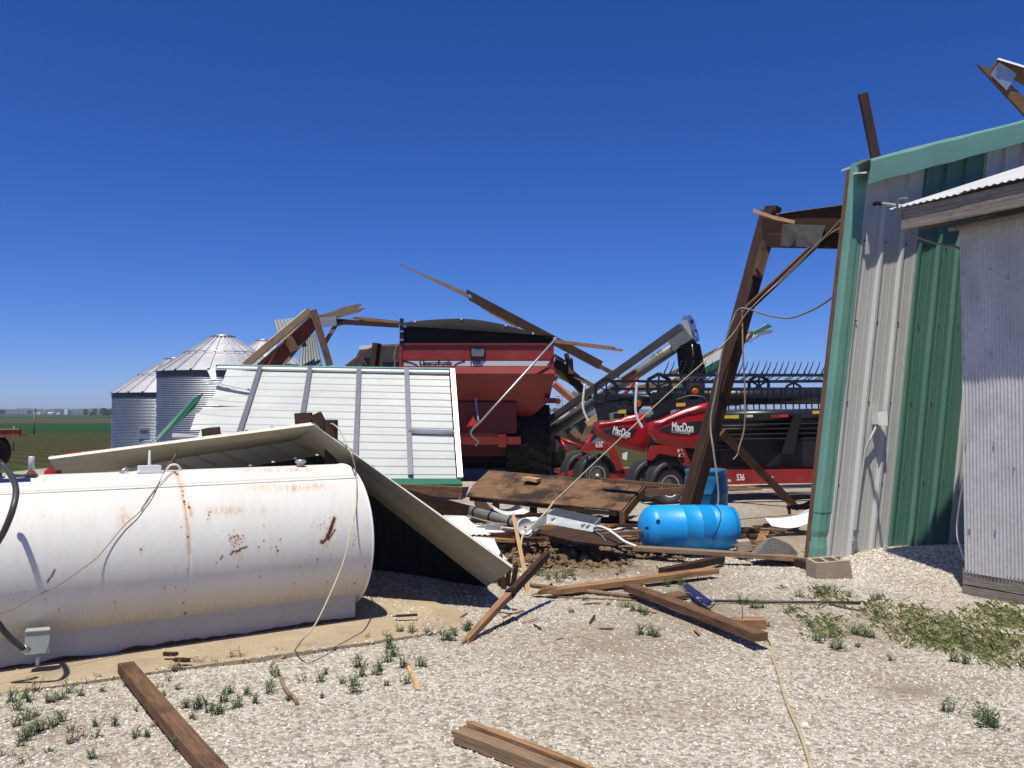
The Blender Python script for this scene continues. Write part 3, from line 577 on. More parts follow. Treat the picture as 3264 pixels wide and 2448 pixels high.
# ================================================================== WHITE FUEL TANK
tank = thing('fuel_tank', V((TC.x, TC.y, .045)) - TD * 1.5, 'long white cylindrical fuel tank streaked with rust on skid rails', 'tank')
def tp(s, th, r=TR): return TC - TD * s + (TN * math.cos(th) + ZUP * math.sin(th)) * r       # s from the right end, th 0 = camera side
def T_(k, x, y):      # point of the tank skin seen at a pixel
    r = ray(k, x, y); o = V((0, 0, HC)) - TC; n = V((TN.x, TN.y, 0)); a_ = V((r.dot(n), r.z)); b_ = V((o.dot(n), o.z))
    A = a_.dot(a_); B = 2 * a_.dot(b_); C = b_.dot(b_) - TR * TR; D = B * B - 4 * A * C
    t = (-B - math.sqrt(max(D, 0))) / (2 * A); return V((0, 0, HC)) + r * t
SEAM = (TC - T_('A1', 1078, 760)).dot(TD)
def tank_shell():
    ss = np.concatenate([np.arange(0, 3.3, .0055), np.arange(3.3, 5.2, .1)]); th = np.concatenate([np.arange(-1.35, 1.95, .0095), np.arange(1.95, 2 * math.pi - 1.35, .08)])
    S, T = np.meshgrid(ss, th); n1, n2 = len(ss), len(th)
    tc, td, tn = np.array(TC), np.array(TD), np.array(TN)
    Rr = TR - .0035 * np.exp(-((S - SEAM) / .008) ** 2) + .0015 * np.sin(S * 3) * np.sin(T * 2)
    p = tc - S[..., None] * td + Rr[..., None] * (np.cos(T)[..., None] * tn + np.sin(T)[..., None] * np.array([0, 0, 1])); p = p.reshape(-1, 3)
    u, v = project(p); X, Y = (u - 0) * 1.7839, (v - 1400) * 1.7839
    near = (np.cos(T).ravel() > -.45)
    nz = fbm(X * .09, Y * .09); nf = fbm(X * .22 + 5, Y * .22); nv = fbm(X * .16, Y * .03 + 2); stain = np.zeros(len(p)); rust = np.zeros(len(p)); grime = np.zeros(len(p))
    def seg(ax, ay, bx, by):
        dx, dy = bx - ax, by - ay; t = np.clip(((X - ax) * dx + (Y - ay) * dy) / (dx * dx + dy * dy), 0, 1); return np.hypot(X - ax - t * dx, Y - ay - t * dy), t
    def streak(pts, wd, k):
        nonlocal stain
        for a_, b_ in zip(pts, pts[1:]):
            d, t = seg(*a_, *b_); stain = np.maximum(stain, k * np.clip(1.25 - d / wd, 0, 1) * np.clip(.1 + 1.5 * nv, 0, 1))
    def blob(cx, cy, rx, ry, k, lo=.42):
        nonlocal stain
        e = np.exp(-((X - cx) / rx) ** 2 - ((Y - cy) / ry) ** 2); stain = np.maximum(stain, k * e * np.clip((nv - lo) * 5, 0, 1))
    def spot(cx, cy, r, k=1.):
        nonlocal rust, stain
        r *= .78; d = np.hypot(X - cx, (Y - cy)) * (.55 + 1.0 * nf); rust = np.maximum(rust, k * np.clip((r - d) / 1.5 + .5, 0, 1)); stain = np.maximum(stain, .7 * np.exp(-((X - cx) / (r * 1.3)) ** 2) * np.exp(-np.clip(Y - cy, 0, None) / (r * 5)) * (Y > cy - r * 1.4))
    def slash(ax, ay, bx, by, r):
        nonlocal rust, stain
        d, t = seg(ax, ay, bx, by); d = d * (.6 + .9 * nf); rust = np.maximum(rust, np.clip((r - d) / 1.5 + .5, 0, 1))
        stain = np.maximum(stain, .6 * np.clip(1.2 - d / (r * 2.6), 0, 1))
    streak([(985, 165), (1010, 200), (1035, 270), (1042, 330), (1060, 420), (1070, 520), (1075, 640)], 17, .85)
    streak([(1072, 370), (1085, 430)], 16, .8); streak([(1030, 1060), (1040, 1140)], 14, .6)
    for a_ in ((995, 190, 9), (1008, 200, 10), (1038, 295, 7), (1042, 320, 5), (1048, 355, 10), (1052, 370, 6), (1074, 388, 10), (1068, 556, 8), (1057, 457, 4), (1066, 740, 5), (1050, 860, 4), (1043, 930, 5), (1055, 990, 8), (1102, 1012, 9), (802, 627, 8), (820, 607, 3),
               (258, 912, 5), (140, 865, 4), (336, 968, 4), (655, 925, 5), (657, 960, 3), (936, 846, 5), (1000, 840, 4), (590, 1147, 6), (360, 1160, 4), (1157, 1125, 4), (1886, 1008, 5), (1472, 612, 6), (1500, 577, 5), (1594, 568, 6), (1572, 612, 6), (1580, 634, 8), (1540, 615, 3),
               (1478, 780, 5), (1352, 724, 5), (1230, 700, 4), (1860, 812, 5), (2018, 822, 5), (1675, 818, 4), (2078, 722, 5), (1705, 725, 3), (1805, 685, 5), (1762, 660, 3), (1884, 660, 3), (1500, 490, 4), (1030, 500, 4), (1192, 415, 7), (1188, 432, 6), (1180, 455, 5), (75, 910, 3)): spot(*a_)
    r = random.Random(3)
    for _ in range(46): spot(r.gauss(1342, 22), r.gauss(570, 24), r.uniform(2, 5.5))
    for _ in range(20): spot(r.gauss(2010, 8), r.uniform(500, 620), r.uniform(1.5, 3.5))
    for _ in range(26): spot(r.gauss(1835, 30), r.gauss(470, 25), r.uniform(1.2, 3))
    for _ in range(36): spot(r.uniform(1000, 2100), r.uniform(440, 900), r.uniform(.8, 1.6), .6)
    for _ in range(8): spot(r.uniform(0, 1000), r.uniform(300, 1000), r.uniform(.8, 1.5), .6)
    for s_ in ((1902, 450, 1885, 500, 9), (1885, 500, 1860, 560, 11), (1860, 560, 1835, 590, 8), (1905, 515, 1865, 575, 5), (1312, 655, 1328, 635, 5), (1340, 640, 1362, 632, 6), (1365, 625, 1402, 612, 5), (1255, 682, 1265, 665, 4), (312, 745, 290, 785, 5), (283, 790, 270, 812, 5), (1822, 588, 1830, 575, 5)): slash(*s_)
    blob(1300, 405, 95, 24, .85, .36); blob(1215, 405, 40, 20, .7); blob(1500, 405, 60, 18, .4); blob(1620, 275, 230, 22, .75, .4); blob(1672, 278, 18, 22, .95, .25); blob(1800, 265, 50, 20, .8, .35); blob(1580, 175, 200, 12, .7, .38); blob(1700, 172, 80, 9, .9, .3); blob(712, 455, 36, 45, .85, .34); blob(700, 390, 60, 22, .5, .36)
    blob(250, 430, 20, 40, .4); blob(245, 235, 14, 10, .7, .3); blob(1860, 600, 40, 40, .5, .4); blob(2090, 290, 10, 60, .6, .35); blob(1340, 610, 45, 50, .35, .4); blob(1360, 665, 55, 25, .5, .4)
    # weld seam and a darker, mottled lower skirt
    tl = np.abs(T - .93).ravel() * TR
    seamY = 303 - X * (100 / 2060.); ds = np.abs(Y - seamY)
    grime = np.maximum(grime, np.clip(1 - ds / 5, 0, 1) * .75 * near); stain = np.maximum(stain, .35 * np.clip(1 - ds / 4, 0, 1) * np.clip((nz - .4) * 4, 0, 1) * near)
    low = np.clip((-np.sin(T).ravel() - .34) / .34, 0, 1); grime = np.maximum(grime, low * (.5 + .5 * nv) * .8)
    ds2 = np.abs(S.ravel() - SEAM); grime = np.maximum(grime, .3 * np.clip(1 - ds2 / .005, 0, 1))
    grime = np.maximum(grime, .1 * np.clip((fbm(X * .05, Y * .012) - .5) * 4, 0, 1))
    stain *= near; rust *= near
    J, I = np.meshgrid(np.arange(n2 - 1), np.arange(n1 - 1), indexing='ij'); a = (J * n1 + I).ravel(); fq = np.stack([a, a + n1, a + n1 + 1, a + 1], 1)
    I2 = np.arange(n1 - 1); a2 = (n2 - 1) * n1 + I2; fq = np.concatenate([fq, np.stack([a2, I2, I2 + 1, a2 + 1], 1)])
    o = arrmesh('shell', p, fq, 'tank_paint', {'grain': ('FLOAT_VECTOR', p), 'stain': ('FLOAT', np.clip(stain * .8, 0, .9)), 'rust': ('FLOAT', np.clip(rust, 0, 1)), 'grime': ('FLOAT', np.clip(grime, 0, 1))}, True, org=ORG[tank], parent=tank)
    return o
shell = tank_shell()
m = MB(); lathe(m, TC, TD, [(TR - .001, -.002), (TR + .001, .0), (TR + .006, .006), (TR + .004, .016), (TR - .012, .02), (TR * .9, .035), (TR * .6, .06), (0, .075)], 72); m.build('end_head', 'white_steel', tank)
m = MB(); lathe(m, TC - TD * 5.1, -TD, [(TR, 0), (TR * .9, .03), (TR * .6, .055), (0, .07)], 48); m.build('end_head', 'white_steel', tank)
m = MB(); tube(m, [tp(s, .985, TR + .001) for s in (0, 1, 2, 3, 4, 5)], .006, 6); m.build('seam_lip', 'eave_lip', tank)
mat('skid_paint', (.5, .47, .42), (.43, .4, .355), rough=.6, ns=2.4, fine=.07, dirt=((.3, .24, .17), 2.5, .58, .85))
sk_p = V((-1.27122, 7.24409, 0))
m = MB(); c0 = sk_p - TD * 2.4 - TN * .02 + ZUP * .124; box(m, c0, (4.8, .03, .21), (TD, TN, ZUP)); r0 = m.build('skid_rail', 'skid_paint', tank)
m = MB(); nn = 160; lo = [sk_p - TD * (4.78 * i / nn) - TN * .003 + ZUP * .017 for i in range(nn + 1)]
hi = [p + ZUP * max(.006, .1 * (float(fbm(np.array([i * .11]), np.array([.5]))[0]) - .38) + rnd.uniform(0, .006)) for i, p in enumerate(lo)]
m.add(lo + hi, [(i + 1, i, nn + 1 + i, nn + 2 + i) for i in range(nn)]); m.build('rust_edge', 'rust_metal', r0)
m = MB(); box(m, sk_p - TD * 2.4 - TN * .82 + ZUP * .124, (4.8, .03, .21), (TD, TN, ZUP)); m.build('skid_rail', 'skid_paint', tank)
def topat(u, k='A1', y=150):      # point on the top line of the tank under a zoom x
    best = None
    for i in range(600):
        q = tp(i * .008, 1.45); U, _ = project(np.array([q])); X = (U[0] - ZT[k][0]) * ZT[k][2]
        if best is None or abs(X - u) < best[0]: best = (abs(X - u), q)
    return best[1]
q = topat(990); m = MB(); tube(m, smoothpts([q - TD * .05 + ZUP * -.01, q - TD * .045 + ZUP * .02, q - TD * .025 + ZUP * .045, q + ZUP * .05, q + TD * .025 + ZUP * .045, q + TD * .045 + ZUP * .02, q + TD * .05 + ZUP * -.01], 3), .009, 8); m.build('lifting_lug', 'eave_lip', tank)
q = topat(1710); m = MB(); lathe(m, q, ZUP, [(.03, -.02), (.03, .03), (.045, .032), (.045, .055), (.02, .06)], 12); m.build('filler_cap', 'galvanized', tank)
q = topat(705); m = MB(); rbar(m, q + ZUP * .004 - TD * .03, q + ZUP * .035 + TD * .02, .014); m.build('vent_stub', 'galvanized', tank)
q = topat(848); m = MB(); box(m, q + ZUP * .025, (.15, .09, .05), (TD, TN, ZUP)); box(m, q + ZUP * .003, (.19, .1, .016), (TD, TN, ZUP)); g = m.build('level_sender', 'plastic_white', tank)
m = MB(); lathe(m, q + ZUP * .05, ZUP, [(.014, 0), (.011, .02), (.007, .11), (.004, .115)], 10); m.build('antenna', 'plastic_white', g)
q = topat(178); m = MB(); lathe(m, q, ZUP, [(.042, -.02), (.042, .018), (.03, .022), (.027, .035)], 16); g = m.build('gauge_base', 'rust_metal', tank); g.data.materials[0] = MT['wood_red']
m = MB(); lathe(m, q + ZUP * .03, ZUP, [(.02, 0), (.02, .105), (.015, .112)], 14); m.build('sight_glass', 'clear_plastic', g)
m = MB(); lathe(m, q + ZUP * .031, ZUP, [(.006, 0), (.006, .07)], 8); 
# blue pump at the frame edge
pump = thing('fuel_pump', topat(10) - TD * .05, 'dark blue hand pump with black handle on the tank top', 'pump')
q = topat(10) - TD * .1; m = MB(); lathe(m, q, ZUP, [(.1, -.02), (.1, .03), (.07, .04), (.07, .12), (.09, .13), (.05, .17)], 16); m.build('pump_body', 'pump_blue', pump)
q2 = topat(60); m = MB(); box(m, q2 + TN * .1 - TD * .02 - ZUP * .02, (.26, .05, .035), (TD, TN, ZUP)); m.build('pump_flange', 'pump_blue', pump)
m = MB(); rbar(m, topat(40) + ZUP * .012, topat(200) + ZUP * .012 + TN * .05, .011); m.build('pump_handle', 'hose_dark', pump)
# conduit and junction box
cable('flexible_conduit', [P('Z1', -10, 735, 5.6), P('Z1', 30, 770, 5.6), P('Z1', 100, 860, 5.5), P('Z1', 138, 980, 5.35), P('Z1', 110, 1140, 5.25), P('Z1', 40, 1320, 5.25), P('Z1', -90, 1600, 5.3), P('A1', -40, 980, 5.4), P('A1', 0, 1060, 5.45), P('A1', 60, 1130, 5.5), P('A1', 130, 1190, 5.55)], .019, 'hose_dark', 'dark flexible conduit looping down to the grey junction box', 'conduit', 10)
jb = thing('junction_box', Gd('A5', 205, 240, .045), 'grey electrical junction box on a short stub before the tank', 'junction box')
jx = V((.93, .36, 0)).normalized(); jy = V((-.36, .93, 0)); jc = Gd('A5', 205, 240, .045)
m = MB(); box(m, jc + ZUP * .155, (.135, .075, .135), (jx, jy, ZUP)); o = m.build('box_body', 'box_grey', jb)
m = MB(); box(m, jc + ZUP * .157 - jy * .042, (.142, .01, .142), (jx, jy, ZUP)); box(m, jc + ZUP * .233 - jy * .01, (.142, .09, .006), (jx, jy, ZUP)); m.build('box_lid', 'box_grey', o)
m = MB(); rbar(m, jc, jc + ZUP * .09, .013); m.build('stub_pipe', 'galvanized', jb)
m = MB(); lathe(m, P('A1', 128, 1188, 5.56), (P('A1', 160, 1200, 5.6) - P('A1', 128, 1188, 5.56)), [(.02, 0), (.026, .005), (.026, .02), (.02, .03), (.02, .05)], 12); m.build('conduit_fitting', 'galvanized', jb)
# wires lying over the tank
def onT(k, x, y, o=.012):
    p = T_(k, x, y); n = (p - TC); n -= TD * n.dot(TD); return p + n.normalized() * o
def onR(k, x, y, f): return T_(k, x, y).lerp(V((0, 0, HC)), f)
cable('thin_wire', [P('Z1', 1560, 555, 7.6), P('Z1', 1500, 690, 7.2), onT('Z1', 1440, 800, .03), onT('A1', 888, 280), onT('A1', 800, 410, .014), onT('A1', 700, 500, .02), onT('A1', 560, 660, .03), onR('A1', 470, 735, .008), onR('A1', 350, 820, .015), onR('A1', 200, 893, .022), onR('A1', 100, 950, .03), onR('A1', 0, 990, .04), onR('A1', -300, 1080, .06)], .0034, 'cable_brown', 'thin brown wire draped diagonally across the white tank')
cable('thin_wire', [onT('A1', 985, 190), onT('A1', 940, 230), onT('A1', 888, 280), onT('A1', 800, 400)], .003, 'cable_brown', 'short thin wire from the lifting lug joining the draped wire')
cable('yellow_cable', [P('A2', 1010, 128, 7.95), P('A2', 1040, 135, 7.9), P('A2', 1075, 170, 7.8), P('A2', 1110, 240, 7.6), P('A2', 1145, 310, 7.3), onT('A2', 1163, 420, .03), onT('A2', 1166, 520, .03), onT('A2', 1158, 640, .035), P('A2', 1132, 800, 6.65), P('A2', 1090, 960, 6.5), P('A2', 1010, 1150, 6.3), P('A2', 930, 1310, 6.15), P('A5', 1640, 100, 6.06)] + [Gd('A5', x, y, .02) for x, y in ((1590, 165), (1520, 200), (1470, 225), (1464, 262), (1490, 290))], .0062, 'cable_ivory', 'yellowed cable hanging over the tank end to the ground')
cable('frayed_cable', [Gd('A5', x, y, .015) for x, y in ((1525, 305), (1535, 340), (1560, 385), (1600, 420), (1608, 445))], .012, 'cable_brown', 'frayed brown cable stub lying in the weeds')
# ================================================================== FALLEN EAVE behind the tank
ef = thing('fallen_eave', P('A3', 740, 920, 7.9), 'cream metal eave bent over the tank, one end on the ground', 'eave')
def eave_part(pa, pb, n, name_pref=''):
    # pa / pb : list of profile points at the two ends (top edge first)
    out = []
    for i in range(len(pa) - 1):
        out.append((pa[i], pa[i + 1], pb[i], pb[i + 1]))
    return out
LE = [P('Z1', 420, 690, 6.95), P('Z1', 423, 712, 6.9), P('Z1', 470, 790, 7.02), P('Z1', 500, 850, 7.3), P('Z1', 470, 900, 7.8)]
LM = [P('Z2', 2000, 1372, 7.72), P('Z2', 2010, 1392, 7.66), P('Z2', 1960, 1470, 7.86), P('Z2', 1880, 1530, 8.1), P('Z2', 1890, 1545, 8.5)]
RM = [P('A2', 905, 122, 7.72), P('A2', 935, 140, 7.66), P('A2', 920, 170, 7.86), P('A2', 838, 215, 8.1), P('A2', 845, 220, 8.5)]
RE = [P('A3', 872, 778, 7.6), P('A3', 866, 796, 7.54), P('A3', 812, 852, 7.68), P('A3', 800, 840, 7.74), P('A3', 690, 925, 7.95)]
MID = [(LM[i] + RM[i]) / 2 for i in range(5)]
RE2 = [RE[0], RE[1], RE[2], P('A3', 770, 875, 7.75), P('A3', 690, 928, 7.97)]
for A_, B_, nm in ((LE, MID, 'l'), (MID, RE2, 'r')):
    for i, (nmn, mt) in enumerate((('drip_edge', 'eave_lip'), ('fascia', 'eave_cream'), ('soffit', 'eave_cream'), ('soffit_return', 'eave_cream'))):
        m = MB(); n = 14; vs, fs = [], []
        for j in range(n + 1):
            t = j / n; w1 = .006 * math.sin(t * 9 + i) * (1 if 0 < j < n else 0)
            a = A_[i].lerp(B_[i], t); b = A_[i + 1].lerp(B_[i + 1], t)
            for s in (0, .33, .66, 1.): vs.append(a.lerp(b, s) + V((0, -.012 * math.sin(math.pi * s) + (w1 if 0 < s < 1 else 0), w1 if 0 < s < 1 else 0)))
        for j in range(n):
            for s in range(3): fs.append((j * 4 + s, j * 4 + s + 1, (j + 1) * 4 + s + 1, (j + 1) * 4 + s))
        m.add(vs, fs, None, True); m.build(nmn, mt, ef)
# roof sheets behind the eave, on an added back wall coloured as dark shade
BKL, BKM, BKR = V((LE[0].x - .1, LE[0].y + 1.7, .98)), V((MID[0].x, MID[0].y + 1.9, 1.28)), V((RE2[0].x - .25, RE2[0].y + 1.0, .02))
m = MB(); us, hf = ribs(2.2, .23, .02, .02, .05); sheet(m, LE[0] + V((0, .02, -.01)), MID[0] + V((0, .02, -.012)), BKL, BKM, hf, us, [0, .25, .5, .75, 1]); m.build('roof_sheet', 'white_steel', ef)
m = MB(); us, hf = ribs(2.2, .23, .02, .02, .05); sheet(m, MID[0] + V((0, .02, -.012)), RE2[0] + V((-.06, .03, .0)), BKM, BKR, hf, us, [0, .25, .5, .75, 1]); m.build('roof_sheet', 'white_steel', ef)
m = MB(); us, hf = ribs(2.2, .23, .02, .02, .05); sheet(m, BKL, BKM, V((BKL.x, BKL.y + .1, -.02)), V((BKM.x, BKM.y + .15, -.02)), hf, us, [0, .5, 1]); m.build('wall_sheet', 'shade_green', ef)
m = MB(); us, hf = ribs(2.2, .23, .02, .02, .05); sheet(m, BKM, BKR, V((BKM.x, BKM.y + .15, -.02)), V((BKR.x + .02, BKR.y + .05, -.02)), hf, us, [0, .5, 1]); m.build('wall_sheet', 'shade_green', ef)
m = MB(); beam(m, LE[0] + V((.05, .5, -.1)), MID[0] + V((-.02, .5, -.1)), .09, .04); m.build('rafter_tie', 'wood_dark', ef)
m = MB(); beam(m, MID[0] + V((.03, .5, -.12)), RE2[0] + V((-.3, .5, .0)), .09, .04); m.build('rafter_tie', 'wood_dark', ef)
m = MB(); slab(m, [P('Z1', x, y, 7.12) for x, y in ((430, 745), (485, 790), (505, 835), (440, 835))], (0, -1, 0), .05); m.build('end_block', 'wood_red', ef)
m = MB(); beam(m, V((MID[0].x + .12, MID[0].y + .25, 0)), V((MID[0].x + .12, MID[0].y + .28, MID[0].z + .02)), .09, .14); m.build('prop_post', 'wood_dark', ef)
for (x0, y0, x1, y1, wd, hh, lb) in ((668, 1500, 815, 1488, .14, .13, 'brown block end showing over the eave bend'), (905, 1560, 850, 1435, .09, .1, 'upright brown stub beside the eave bend'), (930, 1600, 968, 1505, .06, .07, 'splintered stub holding the yellowed cable over the eave')):
    board('broken_stub', P('Z3', x0, y0, 8.05), P('Z3', x1, y1, 8.05), wd, .06 if hh > .1 else hh, 'wood_dark', lb, cat='wood stub', up=V((0, 1, 0)), s1=.03 if hh < .08 else 0)
board('broken_stub', P('Z2', 940, 1490, 7.7), P('Z2', 1108, 1470, 7.7), .1, .05, 'wood_dark', 'short brown block lying on the left eave slope', cat='wood stub', up=V((0, 1, 0)))
cw = thing('parked_car', Gd('Z1', 600, 720, .0) * 1.0 + V((0, 5, 0)), 'red car roof just showing above the fallen eave', 'car')
c = P('Z1', 640, 690, 14); c.z = 0; zt = P('Z1', 640, 648, 14).z
ORG[cw] = c; cw.location = c
m = MB(); prf = [(-.95, .3), (-.95, zt - .25), (-.6, zt - .09), (-.3, zt - .02), (.2, zt), (.8, zt - .02), (1.6, zt - .1), (2.2, zt - .35), (2.3, .3)]
vs = [c + V((a * .5, o, z - 0)) for o in (0, .15, 1.4, 1.55) for a, z in [(q[0], q[1] - (.06 if o in (0, 1.55) else 0)) for q in prf]]; k = len(prf)
m.add(vs, [(j * k + i, j * k + i + 1, (j + 1) * k + i + 1, (j + 1) * k + i) for j in range(3) for i in range(k - 1)] + [tuple(range(k))[::-1], tuple(range(3 * k, 4 * k))], None, True); m.build('car_body', 'car_red', cw)
for dx in (-.3, .85):
    for o in (.02, 1.53):
        m = MB(); lathe(m, c + V((dx, o - .08, .3)), V((0, 1, 0)), [(.2, 0), (.3, .02), (.3, .14), (.2, .16)], 20); m.build('wheel', 'rubber', cw)
# white ribbed sheets lying behind the eave
for i, (pts, lb) in enumerate(((((385, 425, 9.9), (540, 430, 10.2), (420, 560, 9.6), (720, 560, 9.8)), 'curled white ribbed sheet under the grey conduit'), (((590, 575, 9.2), (740, 590, 9.3), (720, 740, 8.75), (835, 735, 8.8)), 'torn white ribbed sheet beside the clay heap'))):
    m = MB(); c = [P('A3', *q) for q in pts]; us, hf = ribs(.75, .1, .015, .012, .03); sheet(m, c[0], c[1], c[2], c[3], lambda u, v, h=hf: h(u, v) + .03 * math.sin(v * 3), us, [j / 6 for j in range(7)]); tag(m.build('metal_sheet', 'white_steel'), lb, 'metal sheet')

# ================================================================== FALLEN SLIDING DOOR
dq = dict(tl=P('S', 690, 1170, 19.4), tr=P('S', 1442, 1182, 19.3), bl=P('S', 470, 1528, 15.2), br=P('S', 1468, 1528, 17.3))
dl = lambda s, t, o=0: ((dq['tl'] * (1 - s) + dq['tr'] * s) * (1 - t) + (dq['bl'] * (1 - s) + dq['br'] * s) * t)
DN = (dq['tr'] - dq['tl']).cross(dq['bl'] - dq['tl']).normalized()
if DN.y > 0: DN = -DN
door = thing('sliding_door', V((dq['br'].x, dq['br'].y, 0)), 'large white ribbed sliding door tilted against the red grain cart', 'door')
nS = 5
for i in range(nS):
    t0, t1 = i / nS + (.001 if i else 0), (i + 1) / nS
    s0 = (.055, .05, .035, .08, .12)[i]
    m = MB(); us, hf = ribs(.72, .24, .016, .014, .04, 0, phase=.1)
    # ribs run along the door: u goes down the door
    nn = [0, .02, .05, .09, .14, .2, .3, .4, .5, .6, .7, .8, .9, 1]
    cr = lambda u, v, h=hf: h(u, v) + (.05 * math.exp(-(v / .08) ** 2) * math.sin(u * 7 + i * 2))
    sheet(m, dl(s0, t0), dl(s0, t1), dl(.985, t0), dl(.985, t1), cr, us, nn, nrm=DN); m.build('door_sheet', 'door_white', door)
for st_, sb in ((.19, .225), (.4, .432), (.607, .632), (.807, .822)):
    m = MB(); a, b = dl(st_, .0) + DN * .05, dl(sb, .985) + DN * .05; beam(m, a, b, .1, .05, up=DN); m.build('stiffener', 'stiffener', door)
m = MB(); beam(m, dl(0, 0) + DN * .03, dl(1, 0) + DN * .03, .06, .05, up=DN); m.build('top_trim', 'trim_green', door)
m = MB(); beam(m, dl(.01, .03) + DN * .045, dl(.985, .032) + DN * .045, .1, .04, up=DN); m.build('top_rail', 'white_steel', door)
m = MB(); beam(m, dl(1, 0) + DN * .03, dl(1.0, 1) + DN * .03, .1, .07, up=DN); m.build('end_rail', 'galvanized', door)
m = MB(); beam(m, dl(.815, .61) + DN * .05, dl(.99, .612) + DN * .05, .11, .05, up=DN); m.build('lock_rail', 'galvanized', door)
m = MB(); beam(m, dl(.05, 1.03) + DN * .03, dl(1.0, 1.035) + DN * .03, .22, .05, up=DN); m.build('bottom_trim', 'dark_green', door)
m = MB(); beam(m, P('Z2', 940, 965, 18.5), P('Z2', 1390, 1050, 18.3), .1, .05); m.build('loose_rail', 'white_steel', door)
m = MB(); a = [P('Z2', x, y, d) for x, y, d in ((440, 1555, 17.4), (520, 1480, 17.6), (700, 1280, 18.2), (860, 1130, 18.6), (945, 1085, 18.8), (860, 1230, 18.5), (700, 1370, 18), (520, 1530, 17.5))]; slab(m, a, (0, -1, .2), .02); m.build('bent_trim', 'dark_green', door)
m = MB(); a = [P('Z2', x, y, d) for x, y, d in ((985, 860, 19.1), (1060, 840, 19.2), (1075, 950, 18.9), (1030, 960, 18.8))]; slab(m, a, (0, -1, 0), .03); m.build('torn_flap', 'white_steel', door)
m = MB(); a = [P('Z2', x, y, 16.9) for x, y in ((640, 1490, ), (650, 1475), (930, 1495), (990, 1510), (640, 1515))]; slab(m, a, (0, -1, .3), .05); m.build('loose_strip', 'white_steel', door)

# ================================================================== GRAIN BINS
def bin_(px, d, R_, eave_v, peak_v, label, door_=False, npan=24, ladder=False):
    k = 'S'; c = P(k, px, 1312, d); c.z = -.06; ze = P(k, px, eave_v, d).z; zp = P(k, px, peak_v, d).z
    b = thing('grain_bin', c, label, 'grain bin', 'small grain bins beyond the wreck')
    m = MB(); nring = int((ze + .05) / .068 * 5); pr = [(R_ + .016 * math.cos(2 * math.pi * i / 5), i * .068 / 5) for i in range(nring + 1)]
    lathe(m, c, ZUP, pr, 72, caps=(False, False)); m.build('bin_wall', 'bin_steel', b)
    m = MB(); lathe(m, c, ZUP, [(R_ + .02, ze - .16), (R_ + .022, ze + .06)], 72, caps=(False, False)); m.build('eave_band', 'bin_dark', b)
    rt = R_ * .17; hz = zp - ze - .1
    base = None
    for i in range(npan):
        if base is None:
            m = MB(); w2 = math.pi / npan; vs = []
            for rr, z in ((R_ + .1, ze + .02 - c.z * 0), (rt, ze + hz)):
                for an, up_ in ((-w2, .0), (-w2 + .1 * R_ / rr * .35, .0), (w2 - .03 * R_ / rr, 0), (w2 - .028 * R_ / rr, .06), (w2 + .004, .06), (w2 + .005, 0)):
                    vs.append(V((c.x + rr * math.cos(an), c.y + rr * math.sin(an), z + up_)))
            m.add(vs, [(j, j + 6, j + 7, j + 1) for j in range(5)]); base = m.build('roof_panel', 'bin_roof', b)
        else:
            o = bpy.data.objects.new('roof_panel', base.data); COL.objects.link(o); o.parent = b; o.rotation_euler = (0, 0, 2 * math.pi * i / npan)
    m = MB(); lathe(m, c, ZUP, [(rt + .06, ze + hz - .02), (rt + .06, ze + hz + .08), (rt + .1, ze + hz + .09), (rt * .7, ze + hz + .17), (0, ze + hz + .2)], 32); m.build('roof_cap', 'bin_steel', b)
    rm = R_ * .62; zm = ze + .02 + (hz - .02) * (R_ + .1 - rm) / (R_ + .1 - rt) + .1
    m = MB(); tube(m, [c + V((rm * math.cos(a), rm * math.sin(a), zm - c.z)) for a in np.linspace(0, 2 * math.pi, 49)], .018, 5); m.build('roof_ring', 'bin_steel', b)
    if door_:
        m = MB(); box(m, c + V((-.35, -R_ * .985, .75)), (.55, .1, .5)); o = m.build('bin_door', 'bin_steel', b)
        m = MB(); box(m, c + V((-.35, -R_ * .985 - .06, .85)), (.35, .02, .12)); m.build('door_latch', 'bin_dark', o)
    if ladder:
        lx = c + V((-R_ - .06, -.1, 0))
        for o in (-.0, .28):
            m = MB(); rbar(m, lx + V((0, o, .2)), lx + V((0, o, ze + .1)), .025); m.build('ladder_rail', 'galvanized', b)
        for i in range(9):
            m = MB(); rbar(m, lx + V((0, 0, .4 + i * .3)), lx + V((0, .28, .4 + i * .3)), .014, 6); m.build('ladder_rung', 'galvanized', b)
    return b
bin_(708, 35, 2.42, 1190, 1068, 'grain bin whose roof cone stands tallest, beside the fallen door', ladder=False)
bin_(560, 44, 2.9, 1256, 1140, 'grain bin with a ladder at the edge of the crop field', True, ladder=True)
bin_(590, 52, 2.2, 1268, 1180, 'grain bin half hidden in the gap between its two neighbours')
bin_(838, 50, 2.2, 1166, 1082, 'grain bin showing only its roof cap behind the red purlin frame')
cable('bin_hoop', [P('Z2', 520, 860, 34), P('Z2', 520, 810, 34), P('Z2', 540, 792, 34), P('Z2', 562, 805, 34), P('Z2', 570, 835, 34)], .015, 'galvanized', 'small wire hoop on the tall bin eave', 'hoop')

